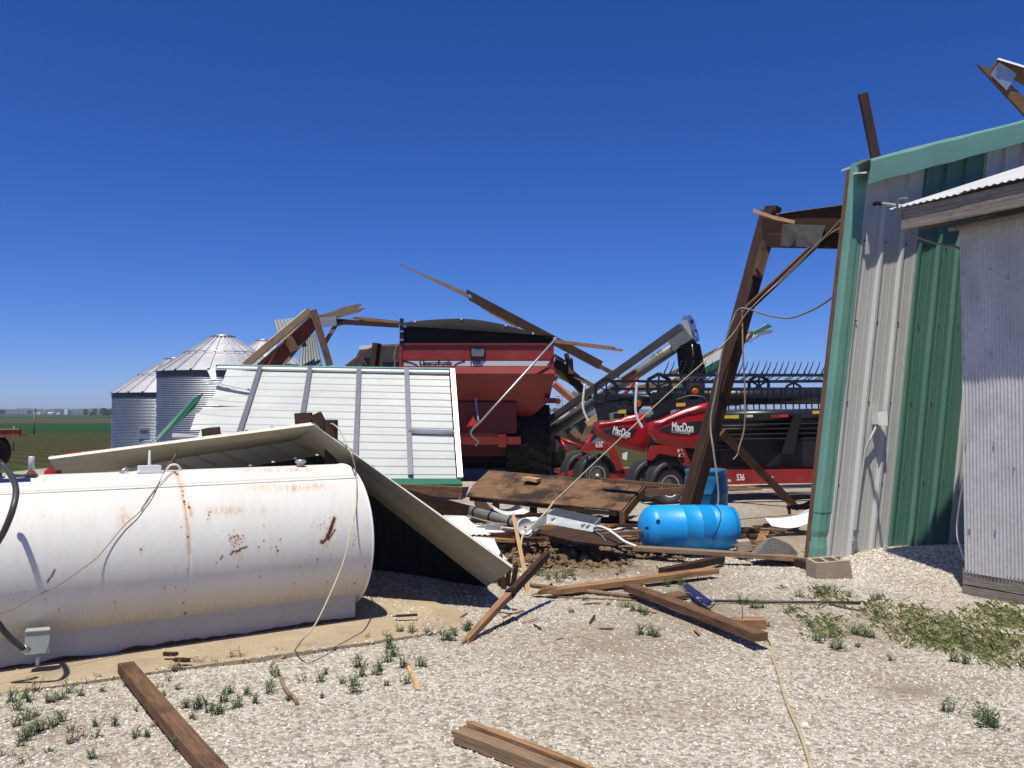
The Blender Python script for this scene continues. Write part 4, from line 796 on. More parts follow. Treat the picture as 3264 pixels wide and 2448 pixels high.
# ================================================================== WRECKED ROOF left of the cart
rf = thing('upended_eaves', V((P('Z3', 600, 1000, 21).x, 21, 0)), 'upended roof corner of red purlins and grey sheets behind the door', 'roof wreck')
def wb(name, k, x0, y0, x1, y1, d0, d1, w_, h_, mt, parent=None, **kw):
    m = MB(); beam(m, P(k, x0, y0, d0), P(k, x1, y1, d1), w_, h_, up=kw.pop('up', V((0, 1, 0))), **kw); return m.build(name, mt, parent)
wb('edge_purlin', 'Z3', 225, 1010, 800, 525, 21, 21.3, .16, .1, 'wood_tan', rf); wb('roof_sheet', 'Z3', 190, 1000, 760, 520, 21.15, 21.45, .03, .1, 'white_steel', rf)
wb('purlin', 'Z3', 340, 1010, 815, 575, 21.2, 21.5, .07, .05, 'wood_tan', rf); wb('purlin', 'Z3', 560, 1010, 850, 670, 21.2, 21.5, .06, .05, 'wood_tan', rf)
m = MB(); slab(m, [P('Z3', x, y, 21.35) for x, y in ((330, 1010), (800, 580), (845, 660), (560, 1010))], (0, -1, 0), .03); m.build('ceiling_board', 'wood_red', rf)
wb('cross_block', 'Z3', 605, 770, 665, 880, 21.2, 21.2, .22, .06, 'wood_old', rf)
wb('rafter', 'Z3', 825, 520, 970, 1010, 21.2, 21.2, .16, .06, 'wood_old', rf)
m = MB(); us, hf = ribs(1.4, .23, .03, .02, .06); sheet(m, P('Z3', 475, 610, 22.5), P('Z3', 650, 590, 22.5), P('Z3', 520, 800, 22), P('Z3', 760, 760, 22), hf, us, [0, .5, 1]); m.build('grey_sheet', 'old_grey_sheet', rf)
m = MB(); us, hf = ribs(1.4, .2, .04, .02, .06); sheet(m, P('Z3', 730, 780, 22.2), P('Z3', 840, 720, 22.2), P('Z3', 700, 1010, 21.8), P('Z3', 900, 1010, 21.8), hf, us, [0, .5, 1]); m.build('grey_sheet', 'old_grey_sheet', rf)
tr2 = thing('broken_truss', V((P('Z3', 950, 650, 22.5).x, 22.5, 0)), 'snapped truss chord with pressed steel plate bridging to the cart', 'truss')
m = MB(); slab(m, [P('Z3', x, y, 22.4) for x, y in ((840, 575), (960, 545), (1110, 490), (1245, 462), (1250, 480), (1200, 505), (1282, 502), (1220, 540), (1080, 575), (1010, 605), (850, 640))], (0, -1, 0), .05); m.build('chord_board', 'wood_tan', tr2)
m = MB(); slab(m, [P('Z3', x, y, 22.33) for x, y in ((855, 592), (1025, 572), (1033, 655), (880, 678))], (0, -1, 0), .008); m.build('gusset_plate', 'cabinet_steel', tr2)
m = MB(); slab(m, [P('Z3', x, y, 22.44) for x, y in ((1020, 600), (1070, 598), (1580, 640), (1580, 676), (1100, 648), (1030, 660))], (0, -1, 0), .05); m.build('chord_board', 'wood_dark', tr2)
wb('chord_strip', 'Z3', 1160, 590, 1620, 640, 22.6, 22.6, .1, .05, 'wood_split', tr2, s0=.3)
wb('web_board', 'Z3', 1025, 650, 925, 820, 22.5, 22.5, .1, .05, 'wood_tan', tr2)
# dark lean-to remains between door and cart
rm_ = thing('collapsed_lean_to', V((P('B5', 700, 1500, 23.5).x, 23.5, 0)), 'dark collapsed wall with a brown post end beside the cart', 'wall wreck')
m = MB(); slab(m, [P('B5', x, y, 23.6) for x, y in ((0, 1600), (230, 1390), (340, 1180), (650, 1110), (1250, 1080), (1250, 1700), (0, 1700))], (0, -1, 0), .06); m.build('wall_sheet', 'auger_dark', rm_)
wb('wall_cap', 'B5', 345, 1150, 650, 1120, 23.4, 23.4, .1, .2, 'white_steel', rm_); wb('wall_cap', 'B5', 800, 1095, 1250, 1080, 23.4, 23.4, .05, .1, 'wood_tan', rm_)
wb('post', 'B5', 735, 1040, 650, 1700, 23.2, 23.2, .17, .17, 'wood_dark', rm_, roll=.5); wb('rail', 'B5', 320, 1260, 640, 1150, 23.2, 23.2, .05, .05, 'wood_old', rm_)
wb('rail', 'B5', 20, 1570, 350, 1310, 23.2, 23.2, .06, .05, 'wood_old', rm_); wb('rail', 'B5', 350, 1320, 490, 1540, 23.2, 23.2, .04, .04, 'wood_old', rm_)
cable('loose_strap', [P('B5', 1180, 1080, 20.7), P('B5', 1150, 1280, 20.7), P('B5', 1125, 1380, 20.7), P('B5', 1150, 1480, 20.7), P('B5', 1130, 1600, 20.7)], .018, 'cable_brown', 'loose pale strap hanging off the cart corner', 'strap')

# ================================================================== RED GRAIN CART (rear view)
cart = thing('grain_cart', V((-.84, 22.5, 0)), 'tall red grain cart with black tarp top and huge tyres', 'grain cart')
CX = -.84; Y0 = 21.0
def ring(z, hx, yf, yb, cx=CX): return [V((cx - hx, yf, z)), V((cx + hx, yf, z)), V((cx + hx, yb, z)), V((cx - hx, yb, z))]
lv = [(3.31, 1.82, 21.0, 26), (2.93, 1.82, 21.0, 26), (2.915, 1.81, 21.014, 25.98), (2.77, 1.81, 21.014, 25.98), (2.755, 1.83, 20.99, 26.01), (2.6, 1.86, 20.94, 26.06), (2.58, 1.86, 20.95, 26.05), (2.05, 1.76, 21.45, 25.6), (1.95, 1.74, 21.5, 25.5), (1.25, .95, 22.1, 24.9), (1.0, .6, 22.2, 24.6)]
m = MB(); vs = [];
for l in lv: vs += ring(*l)
fs = [(i * 4 + j, (i + 1) * 4 + j, (i + 1) * 4 + (j + 1) % 4, i * 4 + (j + 1) % 4) for i in range(len(lv) - 1) for j in range(4)] + [tuple(len(vs) - 4 + j for j in range(4))]
m.add(vs, fs); hop = m.build('hopper', 'cart_red', cart)
m = MB(); box(m, V((CX, 20.985, 3.3)), (3.66, .05, .05)); m.build('top_rail', 'cart_dark_red', cart)
for sx in (-1, 1):
    m = MB(); box(m, V((CX + sx * 1.80, 20.99, 3.0)), (.07, .05, .6)); m.build('corner_rib', 'cart_red', cart)
    m = MB(); box(m, V((CX + sx * 1.78, 20.98, 3.6 if sx < 0 else 3.4)), (.09, .06, .62 if sx < 0 else .2)); m.build('end_post', 'black_metal', cart)
# end cap under the tarp and tarp
tz = lambda x: 3.79 + .12 * (1 - ((x + 1.15) / 1.6) ** 2) - max(0, x + 1.2) ** 1.4 * .1
xs = np.linspace(-2.66, .95, 19)
m = MB(); pts = [V((x, 21.05, 3.72 - (x + 2.66) / 3.61 * .24)) for x in xs]; pts += [V((.95, 21.05, 3.33)), V((-2.66, 21.05, 3.33))]; slab(m, pts, (0, -1, 0), .04); m.build('end_cap', 'tarp', cart)
m = MB(); vs, fs = [], []; YS = [(20.9, -.1), (20.93, -.02), (20.98, 0.0), (21.3, .03), (22.5, .03), (24, .03), (26.0, 0)]
for y, dz in YS:
    for x in xs: vs.append(V((x, y, tz(x) + dz if dz > -.05 else 3.735 - (x + 2.66) / 3.61 * .24)))
nx_ = len(xs); fs = [(j * nx_ + i, j * nx_ + i + 1, (j + 1) * nx_ + i + 1, (j + 1) * nx_ + i) for j in range(len(YS) - 1) for i in range(nx_ - 1)]
m.add(vs, fs, None, True); m.build('tarp', 'tarp', cart)
for x in (-2.3, -1.2, -.15, .5):
    m = MB(); lathe(m, V((x, 20.93, tz(x) - .03)), V((0, -1, 0)), [(.03, 0), (.03, .02), (.01, .03)], 8); m.build('tarp_button', 'galvanized', cart)
for z in (3.4, 3.6, 3.75):
    m = MB(); box(m, V((CX - 1.78, 20.94, z)), (.1, .03, .035)); m.build('post_bracket', 'galvanized', cart)
def rrect(cx, cz, w_, h_, r, y):
    out = []
    for sx, sz, a0_ in ((1, 1, 0), (-1, 1, 90), (-1, -1, 180), (1, -1, 270)):
        for i in range(5):
            a = math.radians(a0_ + i * 22.5); out.append(V((cx + sx * (w_ / 2 - r) + r * math.cos(a), y, cz + sz * (h_ / 2 - r) + r * math.sin(a))))
    return out
wc = P('Z4', 825, 570, 21.0)
m = MB(); slab(m, rrect(wc.x, wc.z, .37, .27, .07, 20.965), (0, -1, 0), .06); o = m.build('window_frame', 'rubber', cart)
m = MB(); slab(m, rrect(wc.x, wc.z, .3, .2, .05, 20.955), (0, -1, 0), .03); m.build('window_pane', 'auger_grey', o)
for dz in (.14, -.14):
    m = MB(); box(m, V((wc.x, 20.95, wc.z + dz)), (.22, .03, .03)); m.build('window_clip', 'black_metal', o)
sa, sb = P('Z4', 222, 672, 21), P('Z4', 1412, 660, 21); zc_ = 2.843
m = MB(); slab(m, [V((sa.x, 21.006, zc_ + .06)), V((sb.x, 21.006, zc_ + .06)), V((sb.x - .08, 21.006, zc_ - .06)), V((sa.x, 21.006, zc_ - .06))], (0, -1, 0), .012); dcl = m.build('stripe', 'silver_decal', cart)
for xa, xb, sg in ((222, 335, 1), (630, 720, -1)):
    a, b = P('Z4', xa, 672, 21).x, P('Z4', xb, 672, 21).x; m = MB()
    up_, lo_ = [], []
    for i in range(9):
        t = i / 8; zz = zc_ + (.05 - .1 * t * t if sg > 0 else -.05 + .1 * (1 - (1 - t) ** 2)); up_.append(V((a + (b - a) * t, 20.995, zz + .012))); lo_.append(V((a + (b - a) * t, 20.995, zz - .012)))
    slab(m, up_ + lo_[::-1], (0, -1, 0), .006); m.build('stripe_curve', 'letter_black', dcl)
text('lettering', 'Unverferth', V((P('Z4', 350, 690, 21).x, 20.992, zc_ - .037)), (1, 0, 0), ZUP, .135, 'letter_black', cart, bold=.006, width=P('Z4', 612, 0, 21).x - P('Z4', 350, 0, 21).x)
text('lettering', '1117', V((P('Z4', 766, 680, 21).x, 20.992, zc_ - .02)), (1, 0, .05), V((.25, 0, 1)), .09, 'letter_black', cart, bold=.005, width=.24)
m = MB(); tube(m, [P('Z4', 1455, 465, 20.85), P('Z4', 850, 1130, 20.75), P('Z4', 790, 1185, 20.75), P('Z4', 768, 1215, 20.75), P('Z4', 772, 1245, 20.75), P('Z4', 832, 1300, 20.75), P('Z4', 805, 1330, 20.75)], .025, 8); cr = m.build('tarp_crank', 'galvanized', cart)
m = MB(); lathe(m, P('Z4', 1455, 465, 20.9), V((0, -1, 0)), [(.05, -.05), (.06, 0), (.04, .05)], 10); m.build('crank_joint', 'galvanized', cr)
m = MB(); slab(m, [P('Z4', 785, 1072, 21.3), P('Z4', 845, 1178, 21.3), P('Z4', 728, 1178, 21.3)], (0, -1, 0), .02); o = m.build('slow_triangle', 'trailer_red', cart)
m = MB(); slab(m, [P('Z4', 785, 1090, 21.27), P('Z4', 830, 1170, 21.27), P('Z4', 743, 1170, 21.27)], (0, -1, 0), .01); m.build('triangle_face', 'orange', o)
m = MB(); beam(m, P('Z4', 805, 940, 21.4), P('Z4', 830, 1130, 21.25), .04, .03, up=V((0, 1, 0))); m.build('strap', 'galvanized', cart)
# rear sill, frame, lights
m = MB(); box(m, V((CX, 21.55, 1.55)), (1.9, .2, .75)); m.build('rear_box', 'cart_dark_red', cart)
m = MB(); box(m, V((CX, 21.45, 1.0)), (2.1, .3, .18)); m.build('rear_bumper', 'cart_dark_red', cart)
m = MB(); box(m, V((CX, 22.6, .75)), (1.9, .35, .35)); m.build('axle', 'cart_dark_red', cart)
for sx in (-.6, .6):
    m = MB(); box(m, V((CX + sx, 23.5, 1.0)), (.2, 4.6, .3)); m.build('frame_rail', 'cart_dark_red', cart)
m = MB(); c = P('Z4', 1415, 962, 21.4); box(m, c, (.27, .1, .13)); o = m.build('lamp_arm', 'trailer_red', cart)
m = MB(); lathe(m, P('Z4', 1475, 967, 21.38), V((0, -1, 0)), [(.075, -.03), (.075, .03), (.05, .05)], 14); m.build('amber_lamp', 'amber', o)
m = MB(); q = P('Z4', 1490, 965, 21.35); tube(m, [q + V((-.1, 0, .11)), q + V((.07, 0, .11)), q + V((.07, 0, -.11)), q + V((-.08, 0, -.11))], .008, 5); m.build('lamp_guard', 'galvanized', o)
def big_tyre(parent, cx, cy, R_, wd):
    c = V((cx - wd / 2, cy, R_)); m = MB(); lathe(m, c, V((1, 0, 0)), [(R_ * .45, .12), (R_ * .55, .02), (R_ * .8, 0), (R_ * .92, .06), (R_ * .955, .2), (R_ * .96, wd / 2), (R_ * .955, wd - .2), (R_ * .92, wd - .06), (R_ * .8, wd), (R_ * .55, wd - .02), (R_ * .45, wd - .12)], 48); t = m.build('tyre', 'rubber', parent)
    for i in range(20):
        for sg in (-1, 1):
            m = MB(); a = 2 * math.pi * (i + (.5 if sg > 0 else 0)) / 20; n_ = V((0, math.cos(a), math.sin(a))); tg = V((0, -math.sin(a), math.cos(a)))
            p0 = V((cx + sg * .03, cy, R_)) + n_ * (R_ * .965); p1 = V((cx + sg * (wd / 2 - .03), cy, R_)) + (n_ + tg * .28).normalized() * (R_ * .94)
            beam(m, p0, p1, .09, .1, up=n_); m.build('tread_lug', 'rubber', t)
    m = MB(); lathe(m, c, V((1, 0, 0)), [(.05, .25), (R_ * .45, .2), (R_ * .46, .12)], 32); m.build('rim', 'cart_dark_red', t)
big_tyre(cart, .40, 22.45, .94, 1.12); big_tyre(cart, -2.08, 22.45, .94, 1.12)
# ================================================================== TRUSS DEBRIS right of the cart
def sky_board(k, x0, y0, x1, y1, d0, d1, w_, h_, mt, lb, name='truss_board', **kw):
    o = wb(name, k, x0, y0, x1, y1, d0, d1, w_, h_, mt, None, **kw); return tag(o, lb, 'board')
sky_board('Z4', 745, 105, 192, -145, 25.2, 25.6, .13, .05, 'wood_tan', 'long pale splinter rising into the sky above the cart', taper=.25)
sky_board('Z4', 720, 88, 1825, 676, 25.2, 24.6, .25, .06, 'wood_dark', 'long dark truss chord slanting down behind the cart tarp to the auger', s0=.5)
sky_board('Z4', 850, 195, 1150, 360, 25.6, 25.6, .1, .05, 'wood_split', 'pale split strip peeling under the dark chord', s0=.3)
sky_board('B1', 700, 480, 1930, 640, 24.5, 23.8, .1, .06, 'wood_split', 'thin splintered board pointing out right of the cart corner', s1=.4)
sky_board('B1', 700, 505, 1850, 1110, 24.9, 24.9, .12, .06, 'wood_old', 'narrow brown chord running just above the long dark truss chord')
sky_board('B1', 680, 860, 1080, 1180, 24.7, 24.7, .36, .06, 'wood_dark', 'wide dark truss web stuck behind the cart corner', s0=.1)
sky_board('B1', 1010, 1130, 1320, 1520, 24.7, 24.6, .24, .06, 'wood_dark', 'dark truss web running down behind the grey auger')
sky_board('B1', 910, 700, 965, 960, 24.6, 24.6, .13, .05, 'wood_dark', 'short upright strut hanging under the truss chord')
sky_board('B1', 985, 780, 1000, 1060, 24.55, 24.55, .14, .05, 'wood_old', 'short splintered strut standing on the dark truss web', s0=.12)
sky_board('B1', 690, 730, 885, 855, 24.6, 24.6, .1, .05, 'wood_old', 'short board end beside the cart side wall')
sky_board('B1', 1050, 1090, 1440, 1300, 24.6, 24.4, .12, .05, 'wood_old', 'narrow truss board reaching the black reel wheel')
sky_board('B1', 700, 1070, 1040, 1240, 25, 25, .08, .05, 'wood_tan', 'thin tan lath behind the dark truss web')
sky_board('B1', 690, 1250, 1140, 1640, 24.4, 24.2, .14, .06, 'wood_red', 'reddish board slanting below the truss to the auger')
sky_board('B1', 700, 1200, 1190, 1580, 24.7, 24.5, .1, .06, 'wood_fresh', 'fresh yellow board slanting below the truss beside the reddish one')
m = MB(); slab(m, [P('B1', x, y, 25.2) for x, y in ((700, 1000), (800, 1050), (730, 1210), (690, 1200))], (0, -1, 0), .03); tag(m.build('steel_scrap', 'galvanized'), 'grey metal scrap caught behind the cart corner', 'metal scrap')
m = MB(); box(m, P('B1', 1080, 1425, 24.3), (.22, .05, .13), frame(V((1, 0, -.5)))); tag(m.build('steel_bracket', 'galvanized'), 'small grey bracket dangling from the truss web', 'bracket')

# ================================================================== GREY AUGER
aug = thing('grain_auger', V((P('Z5', 560, 600, 22.5).x, 22.5, 0)), 'long grey tube auger with black ribbed discharge spout', 'auger')
a0_, a1_ = P('Z5', 60, 960, 24.2), P('Z5', 1070, 265, 21.6)
m = MB(); tube(m, [a0_, a1_], .145, 20); tb = m.build('auger_tube', 'auger_grey', aug)
off_ = V((-.12, 0, .22)); x_, y_, z_ = frame(a1_ - a0_)
m = MB(); beam(m, a0_ + z_ * .3, a1_ + z_ * .33 - x_ * .1, .2, .14); m.build('belt_guard', 'auger_dark', aug)
m = MB(); beam(m, a0_ + z_ * .375, a1_ + z_ * .41 - x_ * .1, .16, .02); m.build('guard_lid', 'auger_grey', aug)
c = P('Z5', 1085, 215, 21.4); ax_ = V((.75, -.66, 0)).normalized()
sd_ = V((-ax_.y, ax_.x, 0)); 
if sd_.x < 0: sd_ = -sd_
up2 = (ZUP - V((.28, 0, 0))).normalized()
m = MB(); ring_ = []
for i in range(24):
    a = 2 * math.pi * i / 24; rr = .17; ring_.append(c + sd_ * (rr * math.cos(a)) + up2 * (rr * math.sin(a) + (.17 if math.sin(a) > 0 else -.17)))
slab(m, ring_, ax_, .14); hd = m.build('drive_cover', 'chrome', aug)
for dz, r_ in ((.17, .06), (-.15, .12)):
    m = MB(); q = c + up2 * dz + ax_ * .003; lathe(m, q, ax_, [(r_, 0), (r_, .012), (r_ * .8, .012), (r_ * .75, .004)], 20); m.build('hub_hole', 'black_metal', hd)
for i in range(4):
    q = c + up2 * -.15 + ax_ * .02; a = i * math.pi / 4 + .2; dd = sd_ * math.cos(a) + up2 * math.sin(a); m = MB(); beam(m, q - dd * .1, q + dd * .1, .035, .01, up=ax_); m.build('cover_spoke', 'chrome', hd)
m = MB(); box(m, P('Z5', 1010, 300, 21.6), (.55, .36, .3), (x_, y_, z_)); m.build('head_box', 'auger_grey', aug)
m = MB(); slab(m, [P('B2', x, y, 21.4) for x, y in ((1050, 400), (1230, 440), (1200, 590), (1040, 590))], (0, -1, 0), .4); m.build('head_spout', 'auger_dark', aug)
m = MB(); s0_, s1_ = P('B2', 1075, 590, 21.6), P('B2', 1150, 1110, 21.4); sd3 = (s1_ - s0_); Ls = sd3.length; pr = []
for i in range(15 * 4 + 1):
    t = i / 60; pr.append(((.27 + .03 * t) * (1 + .09 * math.cos(t * 15 * 2 * math.pi)), t * Ls))
lathe(m, s0_, sd3, pr, 24); sp_ = m.build('ribbed_spout', 'rubber', aug)
m = MB(); lathe(m, s1_, sd3, [(.3, 0), (.31, .02), (.31, .12), (.27, .14)], 24); m.build('spout_band', 'pvc_grey', sp_)
m = MB(); lathe(m, s1_ + sd3.normalized() * .14, sd3, [(.27, 0), (.25, .35), (.2, .4)], 20); m.build('spout_boot', 'black_metal', sp_)
tube(m2 := MB(), [P('B2', 1140, 540, 21.0), P('B2', 1150, 640, 21.0), P('B2', 1160, 740, 21.0)], .012, 5); m2.build('spout_chain', 'galvanized', aug)
td = (a1_ - a0_).normalized()
n_face = V((0, -1, 0)); n_face = (n_face - td * n_face.dot(td)).normalized(); upt = n_face.cross(td) * -1
if upt.z < 0: upt = -upt
def ontube(k, x, y):
    r = ray(k, x, y); o = V((0, 0, HC)) - a0_; rp = r - td * r.dot(td); op = o - td * o.dot(td); A = rp.dot(rp); B = 2 * rp.dot(op); C = op.dot(op) - .147 ** 2; D = max(B * B - 4 * A * C, 0); t = (-B - math.sqrt(D)) / (2 * A); return V((0, 0, HC)) + r * t
q0 = ontube('B2', 455, 830); text('lettering', '10-32', q0 + n_face * .02, td, upt, .2, 'letter_yellow', aug, bold=.004, width=(ontube('B2', 655, 700) - q0).length)
q0 = ontube('B2', -90, 1165); m = MB(); beam(m, q0 + n_face * .01, ontube('B2', 150, 1010) + n_face * .01, .012, .11, up=upt); m.build('red_decal', 'trailer_red', aug)
q0 = ontube('B2', 165, 1000); m = MB(); box(m, q0 + n_face * .01, (.08, .012, .1), (td, n_face, upt)); m.build('yellow_decal', 'yellow', aug)
for A_, B_ in ((('Z5', 690, 570), ('Z5', 570, 710)), (('Z5', 130, 980), ('Z5', 200, 1080)), (('Z5', 110, 980), ('Z5', 300, 1050)), (('Z5', 370, 960), ('Z5', 250, 1180))):
    m = MB(); rbar(m, P(*A_, 22.3), P(*B_, 22.0), .05, 8); m.build('frame_tube', 'trailer_red', aug)
for xx in (-.7, .7):
    pass

# ================================================================== HEADERS ON TRAILERS
def sub(k, pts, d): return [P(k, x, y, d) for x, y in pts]
AXW = V((-.42, .907, 0)).normalized(); ROL = V((AXW.y, -AXW.x, 0))      # axle and rolling directions of the trailers
def wheel(parent, c, R_, wd, mt='tire_grey', name='wheel'):
    st = c - AXW * (wd / 2)
    m = MB(); lathe(m, st, AXW, [(R_ * .6, .01), (R_ * .66, 0), (R_ * .85, -.012), (R_ * .96, .02), (R_, .05), (R_, wd - .05), (R_ * .96, wd - .02), (R_ * .85, wd), (R_ * .6, wd)], 40); t = m.build('tyre', mt, parent)
    m = MB(); lathe(m, st, AXW, [(R_ * .61, .0), (R_ * .56, .0), (R_ * .53, .035), (R_ * .48, .045), (R_ * .44, .04)], 40, caps=(False, False)); r = m.build('rim', 'wheel_silver', t)
    for i in range(5):
        a = 2 * math.pi * i / 5 + .3; m = MB(); d_ = ROL * math.cos(a) + ZUP * math.sin(a); p_ = ROL * -math.sin(a) + ZUP * math.cos(a); o = st + AXW * .03
        slab(m, [o + d_ * R_ * .16 - p_ * R_ * .12, o + d_ * R_ * .5 - p_ * R_ * .22, o + d_ * R_ * .5 + p_ * R_ * .22, o + d_ * R_ * .16 + p_ * R_ * .12], -AXW, .012); m.build('spoke', 'wheel_silver', r)
    m = MB(); lathe(m, st + AXW * .05, -AXW, [(R_ * .22, 0), (R_ * .2, .03), (R_ * .1, .04), (R_ * .09, .08), (R_ * .05, .09)], 18); m.build('hub', 'wheel_silver', r)
    m = MB(); lathe(m, st + AXW * .07, AXW, [(R_ * .58, 0), (R_ * .58, .02)], 24); m.build('brake_drum', 'black_metal', r)
def fender(parent, c, R_, wd, a0d, a1d):
    m = MB(); n = 18; vs, fs = [], []
    prof_ = [(-wd / 2 - .005, -.06), (-wd / 2, -.005), (-wd / 2 + .03, .012), (-wd / 2 + .07, .004), (wd / 2 - .07, .004), (wd / 2 - .03, .012), (wd / 2, -.005), (wd / 2 + .005, -.06)]
    for i in range(n + 1):
        a = math.radians(a0d + (a1d - a0d) * i / n)
        for o, dr in prof_: vs.append(c + ROL * ((R_ + dr) * math.cos(a)) + AXW * o + ZUP * ((R_ + dr) * math.sin(a)))
    k = len(prof_); fs = [(i * k + j, i * k + j + 1, (i + 1) * k + j + 1, (i + 1) * k + j) for i in range(n) for j in range(k - 1)]
    m.add(vs, fs, None, True); m.build('fender', 'fender_plastic', parent)
def trailer(cx_k, wheel_px, d, scale_k, label, num, num_pos, rail_v, arch):
    c = P('A8', *wheel_px, d); R_ = .335; c.z = R_ - .005
    t = thing('header_trailer', V((c.x, c.y, 0)), label, 'trailer', 'red header trailers behind the leaning post')
    far = c + AXW * .52 + V((-.05, 0, 0))
    for q in (c, far):
        wheel(t, q, R_, .21); fender(t, q, R_ + .12, .3, 2, 188)
    m = MB(); rbar(m, c + AXW * .1, far + AXW * 1.2, .05); m.build('axle', 'trailer_red', t)
    return t, c
tr1, wc1 = trailer('A8', (1425, 1100), 16.4, 1, 'red header trailer numbered 536 nearest the blue drum', None, None, None, None)
tr2_, wc2 = trailer('A8', (575, 960), 19.2, 1, 'red header trailer numbered 636 behind the brown plywood', None, None, None, None)
def arch(t, k, pts, d, th=.14):
    m = MB(); slab(m, sub(k, pts, d), (0, -1, 0), th); m.build('arch_bolster', 'trailer_red', t)
# bolsters (inverted U plates) near and far
for dd in (0, 1.75):
    arch(tr1, 'A8', [(1190, 800), (1215, 690), (1245, 632), (1600, 628), (1640, 690), (1720, 870), (1780, 1120), (1690, 1120), (1640, 950), (1560, 760), (1320, 720), (1260, 800)], 16.65 + dd)
    arch(tr2_, 'A8', [(430, 700), (470, 598), (770, 600), (830, 690), (900, 850), (960, 1060), (880, 1060), (800, 900), (745, 690), (560, 680), (530, 700)], 19.4 + dd)
for i, (x, y, w2, h2) in enumerate(((1550, 672, 55, 32), (1562, 722, 62, 38))):
    m = MB(); slab(m, sub('A8', [(x, y), (x + w2, y), (x + w2, y + h2), (x, y + h2)], 16.62), (0, -1, 0), .01); o = m.build('warning_label', 'letter_white', tr1)
    m = MB(); slab(m, sub('A8', [(x + 18, y + 6), (x + w2 - 4, y + 6), (x + w2 - 4, y + h2 - 6), (x + 18, y + h2 - 6)], 16.605), (0, -1, 0), .006); m.build('label_print', 'letter_black', o)
m = MB(); slab(m, sub('A8', [(1598, 850), (1640, 830), (1675, 850), (1660, 868), (1600, 864)], 16.62), (0, -1, 0), .008); o = m.build('maker_badge', 'silver_decal', tr1)
text('lettering', 'OMC', P('A8', 1612, 862, 16.6), (1, 0, 0), ZUP, .09, 'letter_black', tr1, width=.22)
# rails
rl0, rl1 = P('Z5', 1240, 1262, 16.45), P('Z5', 2120, 1255, 16.9)
ext = (rl1 - rl0) * 1.15
m = MB(); beam(m, rl0, rl0 + ext * 1.1, .1, .26); m.build('frame_rail', 'trailer_red', tr1)
m = MB(); beam(m, rl0 + V((-.6, 1.5, .0)), rl0 + ext * 1.1 + V((0, 1.5, 0)), .1, .26); m.build('frame_rail', 'trailer_red', tr1)
for t in (.12, .5, .9, 1.1):
    m = MB(); q = rl0 + ext * t; beam(m, q + V((0, .06, .02)), q + V((0, 1.44, .02)), .12, .16); m.build('cross_member', 'trailer_red', tr1)
text('lettering', '536', P('B4', 487, 725, 16.37), (rl1 - rl0), ZUP, .165, 'letter_white', tr1, bold=.003, width=(P('B4', 635, 725, 16.4) - P('B4', 487, 725, 16.4)).length)
m = MB(); slab(m, sub('B4', [(1040, 655), (1133, 655), (1133, 705), (1040, 705)], 16.45), (0, -1, 0), .01); m.build('reflector', 'silver_decal', tr1)
m = MB(); slab(m, sub('B4', [(325, 708), (375, 705), (392, 750), (325, 752)], 16.38), (0, -1, 0), .01); m.build('reflector', 'silver_decal', tr1)
q0 = P('A8', 860, 1000, 19.3); m = MB(); beam(m, q0 + V((0, 0, -.05)), q0 + V((5.5, .6, .0)), .1, .26); m.build('frame_rail', 'trailer_red', tr2_)
m = MB(); beam(m, q0 + V((-.4, 1.6, -.05)), q0 + V((5.5, 2.2, .0)), .1, .26); m.build('frame_rail', 'trailer_red', tr2_)
m = MB(); beam(m, P('A8', 40, 1040, 19.5), P('A8', 320, 940, 19.4), .12, .12); m.build('draw_tongue', 'trailer_red', tr2_)
m = MB(); slab(m, sub('A8', [(425, 770), (520, 740), (540, 790), (420, 850)], 19.3), (0, -1, 0), .2); m.build('axle_bracket', 'trailer_red', tr2_)
text('lettering', '636', P('A8', 586, 648, 19.37), (1, 0, 0), V((.15, 0, 1)), .17, 'letter_white', tr2_, bold=.003, width=(P('A8', 665, 0, 19.4) - P('A8', 586, 0, 19.4)).length)

def bulge_plate(m, pts, nrm, th, inset=.07, rise=.05):
    pts = [V(p) for p in pts]; n = len(pts); c = sum(pts, V((0, 0, 0))) / n; nr = V(nrm).normalized()
    r0 = [p - nr * th for p in pts]; r1 = pts; 
    def ins(f, h): return [p + (c - p) * f + nr * h for p in pts]
    r2 = ins(inset, rise); r3 = ins(.45, rise * 1.35)
    vs = r0 + r1 + r2 + r3; fs = [(a * n + i, a * n + (i + 1) % n, (a + 1) * n + (i + 1) % n, (a + 1) * n + i) for a in range(3) for i in range(n)] + [tuple(range(3 * n, 4 * n)), tuple(reversed(range(n)))]
    m.add(vs, fs, None, True); return m
# ---- header 1 (nearest)
def reel_spider(k, cx, cy, r, d, parent):
    c = P(k, cx, cy, d); R_ = (P(k, cx + r, cy, d) - c).length
    m = MB(); pts = [c + V((R_ * math.cos(2 * math.pi * i / 6 + .5), 0, R_ * math.sin(2 * math.pi * i / 6 + .5))) for i in range(7)]
    for a, b in zip(pts, pts[1:]): beam(m, a, b, .03, R_ * .26, up=(a + b) / 2 - c)
    s = m.build('reel_wheel', 'black_metal', parent)
    for i in range(6):
        m = MB(); beam(m, c, pts[i], .03, R_ * .16, up=V((0, 1, 0))); m.build('wheel_spoke', 'black_metal', s)
    m = MB(); lathe(m, c + V((0, -.05, 0)), V((0, 1, 0)), [(R_ * .2, 0), (R_ * .2, .1)], 12); m.build('wheel_hub', 'tube_black', s)
    return c, R_
def tine_mesh(parent):
    m = MB(); o = ORG[parent]; tube(m, [o + V((0, 0, 0)), o + V((.035, 0, .07)), o + V((.075, .0, .14)), o + V((.105, 0, .215)), o + V((.115, 0, .25))], [.013, .012, .010, .007, .004], 5); return m
